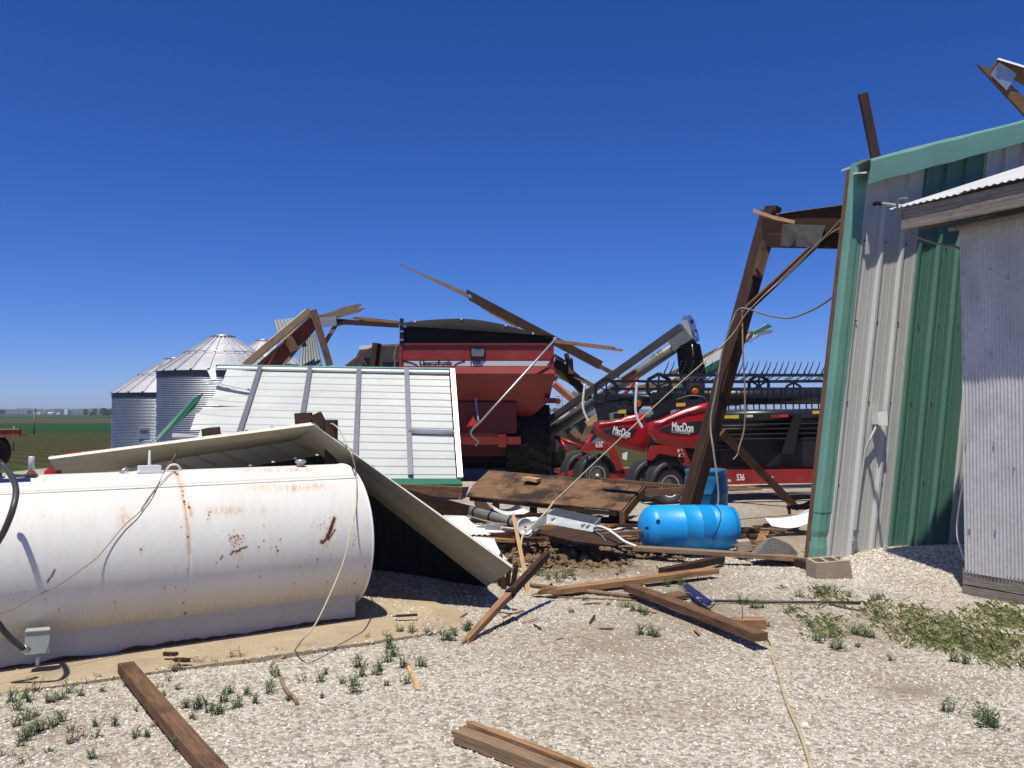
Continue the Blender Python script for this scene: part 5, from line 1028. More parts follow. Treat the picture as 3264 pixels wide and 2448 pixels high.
def header(d, label, sh_pts, dk_pts, ridge, txt, sub_txt, reel_c, body):
    root = thing('draper_header', V((P('Z5', *sh_pts[0], d).x + 1, d, .75)), label, 'header', 'red and black headers carried on the trailers')
    m = MB(); bulge_plate(m, sub('Z5', sh_pts, d), (0, -1, 0), .14); s = m.build('end_shield', 'shield_red', root)
    m = MB(); bulge_plate(m, sub('Z5', ridge, d - .045), (0, -1, 0), .03, .12, .03); m.build('shield_ridge', 'shield_red', s)
    m = MB(); slab(m, sub('Z5', dk_pts, d - .077), (0, -1, 0), .02); m.build('shield_decal', 'decal_black', s)
    (x0, y0), (x1, y1) = txt; a, b = P('Z5', x0, y0, d - .083), P('Z5', x1, y1, d - .083)
    text('lettering', 'MacDon', a, b - a, ZUP, .22, 'letter_white', root, bold=.006, width=(b - a).length)
    (x0, y0), (x1, y1) = sub_txt; a, b = P('Z5', x0, y0, d - .083), P('Z5', x1, y1, d - .083)
    text('lettering', 'FD75S FLEXDRAPER', a, b - a, ZUP, .085, 'silver_decal', root, width=(b - a).length)
    return root, s
h1, s1 = header(16.15, 'red and black draper header, the one closest to the barn post',
    [(765, 890), (800, 868), (850, 858), (920, 825), (1000, 790), (1100, 758), (1185, 735), (1215, 760), (1255, 850), (1262, 960), (1245, 1058), (1100, 1062), (1000, 1054), (900, 1042), (830, 1022), (775, 960)],
    [(845, 928), (900, 903), (1000, 882), (1160, 863), (1175, 900), (1130, 945), (1060, 968), (980, 965), (900, 950)],
    [(790, 880), (850, 868), (950, 828), (1080, 778), (1180, 755), (1195, 790), (1100, 800), (960, 845), (860, 890), (800, 915)],
    ((931, 934), (1083, 946)), ((931, 948), (1062, 963)), None, None)
h2, s2_ = header(18.9, 'red and black draper header beside the lower end of the auger',
    [(388, 890), (420, 878), (500, 868), (570, 855), (610, 832), (680, 820), (745, 815), (770, 850), (785, 930), (778, 1020), (745, 1090), (660, 1072), (560, 1045), (470, 1008), (410, 970), (392, 930)],
    [(440, 932), (520, 912), (600, 912), (690, 922), (660, 965), (630, 990), (560, 985), (480, 962)],
    [(400, 890), (480, 875), (600, 862), (720, 845), (740, 868), (600, 880), (480, 895), (410, 910)],
    ((512, 950), (634, 984)), ((510, 962), (615, 995)), None, None)
# black bodies, tubes, reels
def tubeline(parent, name, k, x0, y0, x1, y1, d0, d1, r, mt, n=16):
    m = MB(); tube(m, [P(k, x0, y0, d0), P(k, x1, y1, d1)], r, n); return m.build(name, mt, parent)
tubeline(h1, 'back_tube', 'Z5', 1180, 836, 2250, 812, 16.5, 17.2, .105, 'tube_black', 20)
b0, b1 = P('Z5', 1200, 860, 16.75), P('Z5', 2250, 850, 17.4)
m = MB(); sheet(m, b0 + V((0, .05, .0)), b1 + V((0, .05, 0)), b0 + V((0, .1, -.62)), b1 + V((0, .1, -.62)), lambda u, v: .02 * math.cos(v * 40), [0, .5, 1], [j / 20 for j in range(21)], nrm=V((0, -1, 0))); m.build('back_sheet', 'black_metal', h1)
for yv, r_ in ((905, .012), (925, .012), (972, .014), (990, .012)): tubeline(h1, 'back_rail', 'Z5', 1210, yv, 1690, yv - 10, 16.75, 17.0, r_, 'hose_dark', 6)
m = MB(); box(m, P('Z5', 2050, 1090, 17.4), (4.2, .9, .5)); m.build('draper_deck', 'black_metal', h1)
m = MB(); hexa(m, sub('Z5', [(1700, 1100), (1790, 1100)], 16.7) + sub('Z5', [(1790, 1100), (1700, 1100)], 17.2), sub('Z5', [(1790, 830), (1850, 830)], 16.6) + sub('Z5', [(1850, 830), (1790, 830)], 17.1)); m.build('lift_leg', 'black_metal', h1)
for k, x0, x1, y0, y1, mt in (('B3', 258, 430, 1075, 1128, 'yellow'), ('B3', 432, 527, 1068, 1130, 'yellow'), ('B3', 662, 775, 1065, 1108, 'silver_decal'), ('B3', 1085, 1236, 1066, 1112, 'trailer_red'), ('B3', 1238, 1396, 1060, 1108, 'orange'), ('B3', 1825, 1985, 995, 1045, 'yellow')):
    t = (x0 - 250) / 1750.; d = 16.42 + .42 * t; m = MB(); slab(m, sub(k, [(x0, y0), (x1, y0 - 4), (x1, y1 - 4), (x0, y1)], d), (0, -1, 0), .012); m.build('reflector', mt, h1)
reelc, reelR = reel_spider('Z5', 840, 625, 92, 17.35, h1)
tubeline(h1, 'reel_tube', 'Z5', 840, 700, 2250, 690, 17.35, 18.1, .16, 'tube_black', 20)
tine = None
def bat(parent, y0, y1, x0, x1, d0, d1, tines=True, step=50, rot=None, xoff=0):
    global tine
    a, b = P('Z5', x0, y0, d0), P('Z5', x1, y1, d1); m = MB(); beam(m, a, b, .05, .06); o = m.build('reel_bat', 'tube_black', parent)
    if tines:
        n = int((x1 - x0) / step); base = None
        for i in range(n):
            p = a.lerp(b, (i + .3) / n)
            if base is None:
                mm = MB(); q = p
                tube(mm, [q + V(v) for v in rot], [.016, .014, .011, .008, .005], 5); base = mm.build('reel_tine', 'tube_black', parent); base_p = p.copy()
                base.parent = o
            else:
                ob = bpy.data.objects.new('reel_tine', base.data); COL.objects.link(ob); ob.parent = o; ob.location = p - base_p + V((0, 0, rnd.uniform(-.006, .006))); ob.rotation_euler = (0, 0, rnd.uniform(-.03, .03))
UPT = [(0, 0, 0), (.03, 0, .08), (.07, 0, .16), (.1, 0, .25), (.105, 0, .29)]; BKT = [(0, 0, 0), (.08, .02, .04), (.17, .05, .09), (.24, .08, .15), (.28, .1, .19)]; DNT = [(0, 0, 0), (.005, 0, -.08), (.01, 0, -.16), (.025, 0, -.24), (.03, 0, -.28)]
bat(h1, 545, 543, 860, 2250, 17.3, 18.1, True, 41, UPT); bat(h1, 592, 585, 900, 2250, 17.6, 18.4, True, 45, BKT); bat(h1, 645, 637, 900, 2250, 17.0, 17.8, True, 45, DNT); bat(h1, 655, 650, 900, 2250, 18.0, 18.8, False); bat(h1, 745, 735, 900, 2250, 17.3, 18.1, True, 45, DNT)
reel_spider('Z5', 1545, 620, 78, 17.75, h1); reel_spider('Z5', 1790, 655, 60, 18.0, h1)
m = MB(); beam(m, P('Z5', 780, 720, 16.9), P('Z5', 1180, 690, 16.6), .12, .12); m.build('reel_arm', 'black_metal', h1)
m = MB(); beam(m, P('Z5', 860, 770, 16.8), P('Z5', 1150, 735, 16.5), .1, .14); m.build('reel_arm', 'black_metal', h1)
m = MB(); beam(m, P('Z5', 800, 800, 16.7), P('Z5', 960, 740, 16.7), .12, .2); m.build('drive_case', 'black_metal', h1)
for xx, yy, s in ((840, 690, .14), (905, 640, .1), (960, 690, .1), (1050, 700, .1), (880, 820, .12), (820, 840, .1), (770, 860, .1), (1020, 780, .1)):
    m = MB(); box(m, P('Z5', xx, yy, 16.75), (s * 1.6, .2, s)); m.build('drive_part', 'black_metal', h1)
cable_m = MB(); tube(cable_m, smoothpts([P('Z5', 960, 720, 16.5), P('Z5', 1060, 690, 16.45), P('Z5', 1150, 700, 16.4), P('Z5', 1180, 735, 16.4)]), .02, 6); cable_m.build('hydraulic_hose', 'hose_dark', h1)
m = MB(); lathe(m, P('Z5', 1096, 660, 16.6), V((0, -1, 0)), [(.16, -.05), (.15, 0), (.1, .02)], 18); o = m.build('lamp_body', 'rubber', h1)
m = MB(); lathe(m, P('Z5', 1096, 660, 16.57), V((0, -1, 0)), [(.07, 0), (.065, .02), (.04, .035)], 16); m.build('amber_lens', 'amber', o)
m = MB(); slab(m, sub('Z5', [(962, 742), (1028, 738), (1030, 762), (964, 766)], 16.4), (0, -1, 0), .01); m.build('warning_label', 'yellow', h1)
# header 2 body
tubeline(h2, 'back_tube', 'Z5', 730, 870, 1500, 862, 19.2, 19.6, .1, 'tube_black')
reel_spider('Z5', 470, 655, 86, 20.0, h2)
tubeline(h2, 'reel_tube', 'Z5', 470, 720, 1400, 715, 20.0, 20.4, .15, 'tube_black')
bat(h2, 586, 588, 500, 1400, 20.0, 20.4, False); bat(h2, 642, 642, 500, 1400, 19.8, 20.2, False); bat(h2, 700, 702, 500, 1400, 19.7, 20.1, False)
m = MB(); beam(m, P('Z5', 360, 745, 19.6), P('Z5', 700, 795, 19.3), .1, .12); m.build('reel_arm', 'black_metal', h2)
m = MB(); beam(m, P('Z5', 400, 800, 19.5), P('Z5', 560, 760, 19.5), .2, .22); m.build('drive_case', 'black_metal', h2)
for xx, yy, s in ((420, 700, .14), (520, 700, .12), (600, 740, .1), (660, 760, .12), (450, 840, .14), (560, 830, .12), (640, 810, .1)):
    m = MB(); box(m, P('Z5', xx, yy, 19.5), (s * 1.8, .2, s)); m.build('drive_part', 'black_metal', h2)
m = MB(); slab(m, sub('Z5', [(555, 790), (608, 786), (610, 812), (557, 815)], 19.1), (0, -1, 0), .01); m.build('warning_label', 'yellow', h2)
m = MB(); lathe(m, P('Z5', 692, 745, 19.2), V((0, -1, 0)), [(.13, -.05), (.12, 0), (.08, .03)], 16); o = m.build('lamp_body', 'rubber', h2)
m = MB(); lathe(m, P('Z5', 692, 745, 19.17), V((0, -1, 0)), [(.08, 0), (.07, .03)], 14); m.build('amber_lens', 'amber', o)
b0 = P('Z5', 760, 880, 19.5); m = MB(); sheet(m, b0, b0 + V((4.5, .4, 0)), b0 + V((0, .1, -1.3)), b0 + V((4.5, .5, -1.3)), lambda u, v: .02 * math.cos(v * 40), [0, 1], [j / 12 for j in range(13)], nrm=V((0, -1, 0))); m.build('back_sheet', 'black_metal', h2)
for i, pts in enumerate((((320, 605), (310, 680), (305, 750), (315, 810), (345, 870)), ((686, 595), (680, 680), (676, 780), (690, 850), (725, 915)))):
    cable('crop_rod', [P('Z5', x, y, (18.6, 16.0)[i]) for x, y in pts], .024, 'cable_white', ('bent white divider rod on the header beside the auger', 'bent white divider rod on the header near the barn post')[i], 'rod', 8)
# white and green sheets on the ground beyond the trailers
for i, (k, pts, d, mt, lb) in enumerate((('B4', [(20, 300), (120, 290), (590, 430), (430, 450), (10, 460)], 24.5, 'white_steel', 'white sheet flat on the ground beyond the trailer rail'), ('B4', [(110, 232), (260, 222), (810, 385), (800, 420), (600, 430), (105, 265)], 24.2, 'trim_green', 'green trim strip lying over the white sheet'), ('B4', [(270, 222), (440, 215), (640, 270), (900, 345), (720, 345)], 25.2, 'white_steel', 'white sheet behind the green trim strip'), ('A8', [(60, 240), (130, 225), (280, 235), (220, 300), (80, 330)], 29, 'white_steel', 'white sheet edge far behind the auger foot'), ('A8', [(530, 590), (600, 530), (680, 590), (650, 640)], 22.5, 'white_steel', 'white scrap between the two trailers'), ('A8', [(900, 720), (960, 700), (950, 800), (900, 780)], 23, 'white_steel', 'small white scrap beneath the header shield'), ('A8', [(1330, 730), (1400, 715), (1720, 790), (1720, 860), (1330, 830)], 23.5, 'white_steel', 'white panel seen through the near trailer arch'))):
    m = MB(); slab(m, sub(k, pts, d), (0, -1, .25), .04); tag(m.build('metal_sheet', mt), lb, 'metal sheet')
# upright wrecked roof piece behind the leaning post
rp_ = thing('torn_roofing_strip', V((P('Z5', 1300, 400, 24).x, 24, 0)), 'white and green roof strip jutting up behind the leaning post', 'roof strip')
m = MB(); slab(m, sub('Z5', [(890, 570), (1120, 450), (1280, 360), (1500, 240), (1600, 182), (1645, 205), (1560, 240), (1290, 420), (1130, 505), (900, 605)], 24), (0, -1, 0), .06); m.build('roof_sheet', 'white_steel', rp_)
m = MB(); slab(m, sub('Z5', [(1500, 240), (1610, 182), (1645, 203), (1560, 238), (1520, 262)], 23.9), (0, -1, 0), .03); m.build('trim', 'dark_green', rp_)
m = MB(); slab(m, sub('Z5', [(1490, 300), (1530, 270), (1560, 225), (1648, 225), (1640, 250), (1560, 262), (1480, 320)], 23.95), (0, -1, 0), .03); m.build('torn_sheet', 'white_steel', rp_)
wb('purlin', 'Z5', 880, 560, 1500, 245, 24.2, 24.2, .12, .06, 'wood_tan', rp_); m = MB(); slab(m, sub('Z5', [(1430, 330), (1500, 232), (1508, 260), (1470, 310)], 23.9), (0, -1, 0), .06); m.build('block', 'wood_old', rp_)
m = MB(); slab(m, sub('Z5', [(940, 620), (1110, 520), (1270, 430), (1250, 520), (1000, 650)], 24.2), (0, -1, 0), .05); m.build('under_sheet', 'dark_green', rp_)
m = MB(); slab(m, sub('Z5', [(760, 640), (900, 560), (1010, 560), (960, 640), (800, 670)], 23.8), (0, -1, 0), .05); m.build('under_sheet', 'white_steel', rp_)
wb('purlin', 'Z5', 660, 650, 990, 590, 23.6, 23.6, .2, .06, 'wood_tan', rp_); wb('strut', 'Z5', 655, 655, 700, 690, 22.9, 22.9, .06, .04, 'wood_fresh', rp_)
# timber tangle behind auger foot
for i, (x0, y0, x1, y1, mt, lb) in enumerate(((300, 1030, 360, 880, 'wood_tan', 'tan board upright behind the trailer numbered 636'), (230, 930, 300, 1000, 'wood_tan', 'short tan board below the auger tube'), (330, 890, 420, 830, 'wood_fresh', 'splintered fresh board at the rod foot beside the auger'), (200, 960, 330, 1040, 'wood_dark', 'dark board under the auger foot'))):
    tag(wb('broken_board', 'Z5', x0, y0, x1, y1, 22.3, 22.3, .16, .05, mt, None, s1=.1), lb, 'board')
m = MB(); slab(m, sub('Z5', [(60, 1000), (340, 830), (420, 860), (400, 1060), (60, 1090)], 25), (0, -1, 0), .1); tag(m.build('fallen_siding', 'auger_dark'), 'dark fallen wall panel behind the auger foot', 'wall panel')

# ================================================================== LEANING POST AND TRUSS HEEL beside the barn
post_b = P('Z5', 1050, 1490, 11.6); pt_ = P('Z6', 955, 300, 11.6); dirp = (pt_ - post_b).normalized(); post_b = post_b - dirp * (post_b.z / dirp.z + .02)
lp = thing('leaning_post', post_b, 'dark laminated post leaning toward the barn above the blue tank', 'post')
for i, o in enumerate((-.055, 0, .055)):
    m = MB(); x, y, z = frame(dirp, V((.55, -.83, 0))); beam(m, post_b + y * o, pt_ + y * o - dirp * (.0, .0, .08)[i], .052, .2, up=V((.55, -.83, 0))); m.build('lamination', 'wood_dark', lp)
m = MB(); beam(m, P('Z6', 905, 650, 11.47), P('Z6', 810, 990, 11.47), .13, .05, up=V((0, 1, 0))); m.build('scab_board', 'wood_old', lp)
th_ = thing('truss_heel', P('Z6', 1300, 600, 11.3), 'dark truss heel with pressed metal plate joining post and barn', 'truss')
m = MB(); slab(m, [P('Z6', x, y, d) for x, y, d in ((1000, 388, 11.4), (1690, 288, 10.6), (1680, 540, 10.6), (1630, 545, 10.65), (880, 640, 11.5), (860, 420, 11.5))], (0, -1, 0), .04); m.build('top_chord', 'wood_dark', th_)
m = MB(); slab(m, [P('Z6', x, y, d) for x, y, d in ((870, 560, 11.46), (1650, 555, 10.72), (1630, 712, 10.72), (880, 698, 11.46))], (0, -1, 0), .04); m.build('bottom_chord', 'wood_dark', th_)
m = MB(); slab(m, [P('Z6', x, y, d) for x, y, d in ((1060, 470, 11.26), (1480, 485, 10.78), (1405, 705, 10.82), (1035, 690, 11.28))], (0, -1, 0), .006); m.build('gusset_plate', 'steel_dark', th_)
m = MB(); beam(m, P('Z6', 1020, 380, 11.35), P('Z6', 1690, 284, 10.6), .1, .012); m.build('flashing', 'galvanized', th_)
db = thing('diagonal_brace', P('Z6', 1000, 1050, 11.3), 'brown diagonal brace with cables stapled along it', 'brace')
m = MB(); beam(m, P('Z6', 1370, 690, 10.9), P('Z6', 690, 1340, 11.35), .04, .14, up=V((.5, 0, .6))); m.build('brace_board', 'wood_dark', db)
m = MB(); beam(m, P('Z6', 1330, 700, 10.88), P('Z6', 700, 1290, 11.28), .03, .05, up=V((.5, 0, .6))); m.build('brace_strip', 'wood_old', db)
board('splint_board', P('Z6', 770, 345, 11.2), P('Z6', 1180, 460, 11.0), .06, .04, 'wood_fresh', 'pale broken splint nailed across the post top', s0=.06, bow=-.01)
cable('loop_wire', [P('Z6', 590, 1345, 11.3), P('Z6', 650, 1300, 11.25), P('Z6', 740, 1310, 11.2), P('Z6', 870, 1355, 11.0), P('Z6', 1010, 1383, 10.8), P('Z6', 1150, 1390, 10.6), P('Z6', 1350, 1315, 10.4), P('Z6', 1480, 1240, 10.2), P('Z6', 1570, 1170, 10.0)], .012, 'cable_grey', 'grey wire looping from the leaning post to the barn corner')
for i, (a, b) in enumerate((((1650, 400), (1460, 605)), ((1640, 500), (1470, 612)))):
    pass
cable('taut_cable', [P('Z6', 1655, 400, 10.4), P('Z6', 1460, 605, 10.75), P('Z6', 1105, 950, 11.0), P('Z6', 720, 1330, 11.2), P('Z5', 1320, 300, 11.3), P('Z5', 900, 680, 10.9), P('Z5', 500, 1055, 10.3), P('Z5', 105, 1430, 9.7)], .0058, 'cable_ivory', 'long taut pale cable slanting from the barn to the plywood')
cable('taut_cable', [P('Z6', 1645, 500, 10.4), P('Z6', 1470, 610, 10.75), P('Z6', 1115, 965, 11.0), P('Z6', 900, 1150, 11.1), P('Z6', 700, 1345, 11.2)], .0058, 'cable_ivory', 'second pale cable stapled along the diagonal brace')
cable('drooping_cable', [P('A3', 1165, 325, 9.68), P('A3', 1110, 400, 9.5), P('A3', 1040, 470, 9.3), P('A3', 980, 530, 9.1), P('A3', 940, 580, 9.0), P('A3', 930, 640, 8.9)], .011, 'cable_ivory', 'pale cable tail drooping from the plywood edge')
cable('grey_conduit_drop', [P('Z6', 600, 1340, 11.35), P('Z6', 540, 1500, 11.35), P('B3', 225, 0, 11.4), P('B3', 130, 600, 11.35), P('B3', 40, 1050, 11.3), P('B3', 30, 1350, 11.25), P('B4', 70, 150, 11.15), P('B4', 130, 600, 11.05), P('B4', 165, 1000, 11.0), P('B4', 135, 1300, 10.95), P('B4', 125, 1420, 10.9)], .014, 'cable_grey', 'grey conduit hanging down the leaning post to the blue tank')
cable('brown_wire_drop', [P('Z6', 665, 1320, 11.3), P('Z6', 665, 1450, 11.3), P('B3', 600, 0, 11.2), P('B3', 630, 600, 11.2), P('B3', 625, 1270, 11.15), P('B3', 530, 1640, 11.1), P('B4', 515, 240, 11.1)], .011, 'cable_brown', 'brown wire hanging free beside the leaning post')
cable('wire_fray', [P('B4', 515, 240, 11.1), P('B4', 480, 300, 11.1), P('B4', 425, 355, 11.1)], .006, 'cable_ivory', 'frayed yellow wire end below the hanging brown wire', 'wire')
board('brown_prop', P('Z5', 1285, 945, 13.4), P('Z5', 1800, 1470, 14.6), .12, .04, 'wood_old', 'brown board slanting to the ground before the red rail', up=V((0, 1, 0)))

# ================================================================== BLUE PRESSURE TANK AND DRUM
pk = thing('pressure_tank', P('A4', 620, 760, 10.75), 'bright blue pressure tank lying on its side in the debris', 'pressure tank')
PR = .272; pa, pb = P('A4', 240, 590, 10.5), P('A4', 968, 655, 10.75)
pa.z = PR + .05; pb.z = PR + .03; pd = (pb - pa).normalized(); Lp = (pb - pa).length
hp = [(PR * math.sin(a), PR * .62 * (1 - math.cos(a)) - 0) for a in [i * math.pi / 2 / 12 for i in range(13)]]
prf = [(r, h) for r, h in hp] + [(PR + .0, Lp * .42), (PR + .004, Lp * .425), (PR, Lp * .43), (PR, Lp * .6), (PR + .004, Lp * .605), (PR, Lp * .61), (PR, Lp * .75), (PR - .004, Lp * .755), (PR, Lp * .76), (PR, Lp - .1), (PR * .97, Lp - .03), (PR * .9, Lp)]
m = MB(); lathe(m, pa - pd * .02, pd, prf, 64); sh_ = m.build('shell', 'tank_blue', pk)
for px, py, r_ in ((378, 540, .02), (282, 595, .015)):
    r = ray('A4', px, py); best = min((((V((0, 0, HC)) + r * t) for t in [9.8 + i * .01 for i in range(90)])), key=lambda q: abs((q - (pa + pd * PR * .6)).length - PR))
    nn = (best - (pa + pd * PR * .6)).normalized(); m = MB(); lathe(m, best - nn * .02, nn, [(r_ * 1.3, 0), (r_ * 1.2, .024), (r_ * .7, .026), (r_ * .6, .016)], 12); o = m.build('port', 'blue_dark', pk)
m = MB(); lathe(m, pb - pd * .02, pd, [(PR * .92, 0), (PR * .92, .03), (PR * .86, .03), (PR * .84, .0)], 48, caps=(False, False)); m.build('base_skirt', 'tank_blue', pk)
dc = P('Z5', 1175, 1540, 12.35); dc.z = 0
dr = thing('plastic_drum', dc, 'upright blue plastic drum behind the leaning post', 'drum')
DR = .293; prf = [(DR * .93, 0), (DR * .98, .02), (DR, .06), (DR, .29), (DR + .006, .3), (DR + .006, .32), (DR, .33), (DR, .56), (DR + .006, .57), (DR + .006, .59), (DR, .6), (DR, .76), (DR * .985, .8), (DR * .95, .83), (DR * .95, .85), (DR * 1.0, .865), (DR * 1.0, .895), (DR * .95, .9), (DR * .93, .875), (0, .872)]
m = MB(); lathe(m, dc, ZUP, prf, 48); m.build('drum_shell', 'drum_blue', dr)
m = MB(); vs, fs = [], []
for i in range(7):
    a = math.radians(-58 + i * 8)
    for z in (.12, .42): vs.append(dc + V(((DR + .004) * math.cos(a), (DR + .004) * math.sin(a), z)))
m.add(vs, [(2 * i, 2 * i + 2, 2 * i + 3, 2 * i + 1) for i in range(6)]); m.build('torn_label', 'silver_decal', dr)
cable('tank_strap', [pa + pd * Lp * .78 + (V((0, -1, 0)) * math.cos(a) + ZUP * math.sin(a)) * (PR + .006) + pd * .07 * math.sin(a * 2) for a in [-.4 + i * .25 for i in range(11)]], .006, 'blue_dark', 'thin dark cord lying around the fallen blue tank', 'cord')
# ================================================================== PLYWOOD TABLE, CABINET, PIPES
pw = thing('stained_plywood', V((P('A3', 1100, 300, 12.5).x, 12.5, 0)), 'wide brown stained plywood sheet on a broken timber frame', 'plywood')
c_ = [P('A3', 545, 288, 12.6), P('A3', 1640, 392, 11.7), P('A3', 1800, 202, 12.6), P('A3', 705, 108, 13.5), P('A3', 590, 215, 13.0)]
nr_ = (c_[1] - c_[0]).cross(c_[2] - c_[0]).normalized()
if nr_.z < 0: nr_ = -nr_
m = MB(); slab(m, [c_[0], c_[1], c_[2], c_[3], c_[4]], nr_, .02); m.build('sheet', 'plywood', pw)
m = MB(); a, b = c_[1] - nr_ * .085, c_[2] - nr_ * .085; beam(m, a + V((-.0, 0, 0)), b, .05, .12); m.build('frame_rail', 'wood_old', pw)
m = MB(); beam(m, c_[0] - nr_ * .05 + V((.05, .03, 0)), c_[1] - nr_ * .05 + V((-.05, .03, 0)), .05, .05); m.build('frame_rail', 'wood_dark', pw)
m = MB(); beam(m, c_[1].lerp(c_[2], .02) + nr_ * .008 - V((.17, 0, 0)), c_[1].lerp(c_[2], .98) + nr_ * .008 - V((.17, 0, 0)), .004, .004); m.build('seam', 'wood_dark', pw)
for t, q in ((.2, 0), (.45, 0), (.75, 0), (.97, 0), (.3, 1), (.8, 1)):
    p = (c_[0].lerp(c_[1], t) if not q else c_[3].lerp(c_[2], t)) - nr_ * .03 + V((0, .1 if not q else -.1, 0)); m = MB(); beam(m, V((p.x, p.y, 0)), p, .1, .09); m.build('leg', 'wood_dark', pw)
m = MB(); beam(m, P('A3', 1640, 400, 11.72), V((P('A3', 1650, 480, 11.72).x, 11.72, .05)), .07, .09); m.build('leg', 'wood_old', pw)
board('wood_offcut', P('A3', 955, 166, 12.9) , P('A3', 1058, 178, 12.8), .16, .05, 'wood_fresh', 'small pale offcut lying on the stained plywood sheet', cat='wood block')
board('joist_end', P('A3', 60, 240, 12.3), P('A3', 522, 262, 12.2), .13, .14, 'wood_old', 'square brown joist end beside the plywood sheet', cat='joist')
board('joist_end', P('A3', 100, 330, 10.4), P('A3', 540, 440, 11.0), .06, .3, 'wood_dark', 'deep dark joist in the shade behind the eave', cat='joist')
board('long_board', P('A3', 1500, 178, 12.4), P('A3', 2075, 225, 12.0), .1, .05, 'wood_old', 'brown board running from the plywood to the leaning post', s0=.25)
board('long_board', P('A3', 1815, 265, 12.1), P('A3', 2090, 250, 11.9), .09, .09, 'wood_old', 'short brown joist between plywood corner and leaning post')
ec = thing('electrical_cabinet', P('A3', 1270, 520, 10.3), 'open grey steel electrical cabinet lying face up', 'electrical cabinet')
e0, e1, e2, e3 = P('A3', 1110, 418, 10.7), P('A3', 1450, 492, 10.35), P('A3', 1440, 545, 10.3), P('A3', 1108, 482, 10.6)
bk_ = V((.12, .42, .03)); 
m = MB(); hexa(m, [e3, e2, e2 + bk_, e3 + bk_], [e0, e1, e1 + bk_, e0 + bk_]); m.build('cabinet_body', 'cabinet_steel', ec)
m = MB(); hexa(m, [e0 + ZUP * .002 + (e1 - e0) * .03 + bk_ * .06, e1 + ZUP * .002 - (e1 - e0) * .03 + bk_ * .06, e1 + ZUP * .002 - (e1 - e0) * .03 + bk_ * .94, e0 + ZUP * .002 + (e1 - e0) * .03 + bk_ * .94], [e0 + ZUP * .008 + (e1 - e0) * .03 + bk_ * .06, e1 + ZUP * .008 - (e1 - e0) * .03 + bk_ * .06, e1 + ZUP * .008 - (e1 - e0) * .03 + bk_ * .94, e0 + ZUP * .008 + (e1 - e0) * .03 + bk_ * .94]); m.build('cabinet_inside', 'auger_dark', ec)
m = MB(); slab(m, [P('A3', 1000, 528, 10.2), P('A3', 1108, 482, 10.58), P('A3', 1112, 425, 10.66), P('A3', 1020, 470, 10.4)], (-.4, -.8, .3), .01); m.build('cabinet_door', 'cabinet_steel', ec)
for t in (.12, .75, .85):
    q = e3.lerp(e2, t) * .45 + e0.lerp(e1, t) * .55; nn = ((e1 - e0).cross(bk_)).normalized(); m = MB(); lathe(m, q + V((.02, -.012, 0)), V((.2, -1, 0)), [(.03, -.01), (.028, .008), (.02, .009)], 14); m.build('knockout', 'cabinet_steel', ec)
m = MB(); slab(m, [P('A3', 1040, 545, 10.05), P('A3', 1320, 612, 9.85), P('A3', 1590, 640, 9.85), P('A3', 1720, 596, 10.2), P('A3', 1240, 503, 10.5)], (0, -.3, 1), .02); tag(m.build('plywood_scrap', 'wood_dark'), 'dark plywood scrap under the electrical cabinet', 'plywood')
gp = thing('grey_pipe', P('A3', 760, 440, 10.9), 'fat grey pipe banded with black straps', 'pipe')
g0, g1 = P('A3', 575, 395, 11.2), P('A3', 935, 490, 10.5); m = MB(); tube(m, [g0, g0.lerp(g1, .5), g1], .062, 18); m.build('pipe_wall', 'pvc_grey', gp)
for t in (.1, .42, .8):
    q = g0.lerp(g1, t); m = MB(); lathe(m, q, g1 - g0, [(.0655, 0), (.0655, .03)], 18); m.build('strap', 'rubber', gp)
bkt = thing('white_bucket', P('A3', 960, 520, 10.2), 'white plastic bucket tipped at the grey pipe end', 'bucket'); q = P('A3', 962, 505, 10.3)
m = MB(); lathe(m, q, V((.35, -.9, .15)), [(.075, -.2), (.095, -.02), (.1, -.015), (.1, 0), (.09, .002), (.088, -.008), (0, -.008)], 24); m.build('bucket_shell', 'plastic_white', bkt)
m = MB(); box(m, q + V((.0, -.012, -.005)), (.03, .006, .02), frame(V((1, .39, 0)))); m.build('red_mark', 'trailer_red', bkt)
m = MB(); tube(m, smoothpts([q + V((-.09, -.02, -.03)), q + V((-.03, -.07, -.1)), q + V((.05, -.06, -.1)), q + V((.1, .0, -.03))]), .004, 5); m.build('bail_handle', 'galvanized', bkt)
cnd = thing('conduit_run', P('A3', 600, 500, 10.2), 'grey conduit with a small junction box on the rubble', 'conduit')
m = MB(); tube(m, [P('A3', 455, 488, 10.2), P('A3', 690, 508, 10.0)], .014, 8); m.build('conduit_pipe', 'galvanized', cnd); m = MB(); box(m, P('A3', 730, 508, 9.95), (.16, .07, .06), frame(V((1, -.2, -.03)))); m.build('box', 'cabinet_steel', cnd)
m = MB(); tube(m, [P('A3', 770, 508, 9.95), P('A3', 870, 518, 9.9), P('A3', 960, 520, 9.9)], .008, 6); m.build('lead', 'cable_white', cnd)
cable('white_flex', [P('A3', 1445, 515, 10.3), P('A3', 1475, 503, 10.2), P('A3', 1530, 520, 10.1), P('A3', 1600, 565, 9.95), P('A3', 1660, 610, 9.8), P('A3', 1745, 645, 9.7)], .015, 'cable_white', 'white flexible conduit curving from the cabinet to the ground')
cable('thin_lead', [P('A3', 1460, 545, 10.2), P('A3', 1500, 570, 10.1), P('A3', 1540, 620, 10.0), P('A3', 1600, 670, 9.8), P('A3', 1650, 690, 9.6)], .005, 'trim_green', 'thin green lead trailing from the cabinet')
cable('pale_wire', [P('A3', 560, 430, 10.6), P('A3', 640, 455, 10.4), P('A3', 740, 478, 10.2), P('A3', 830, 490, 10.0)], .006, 'cable_ivory', 'pale wire lying along the grey pipe')
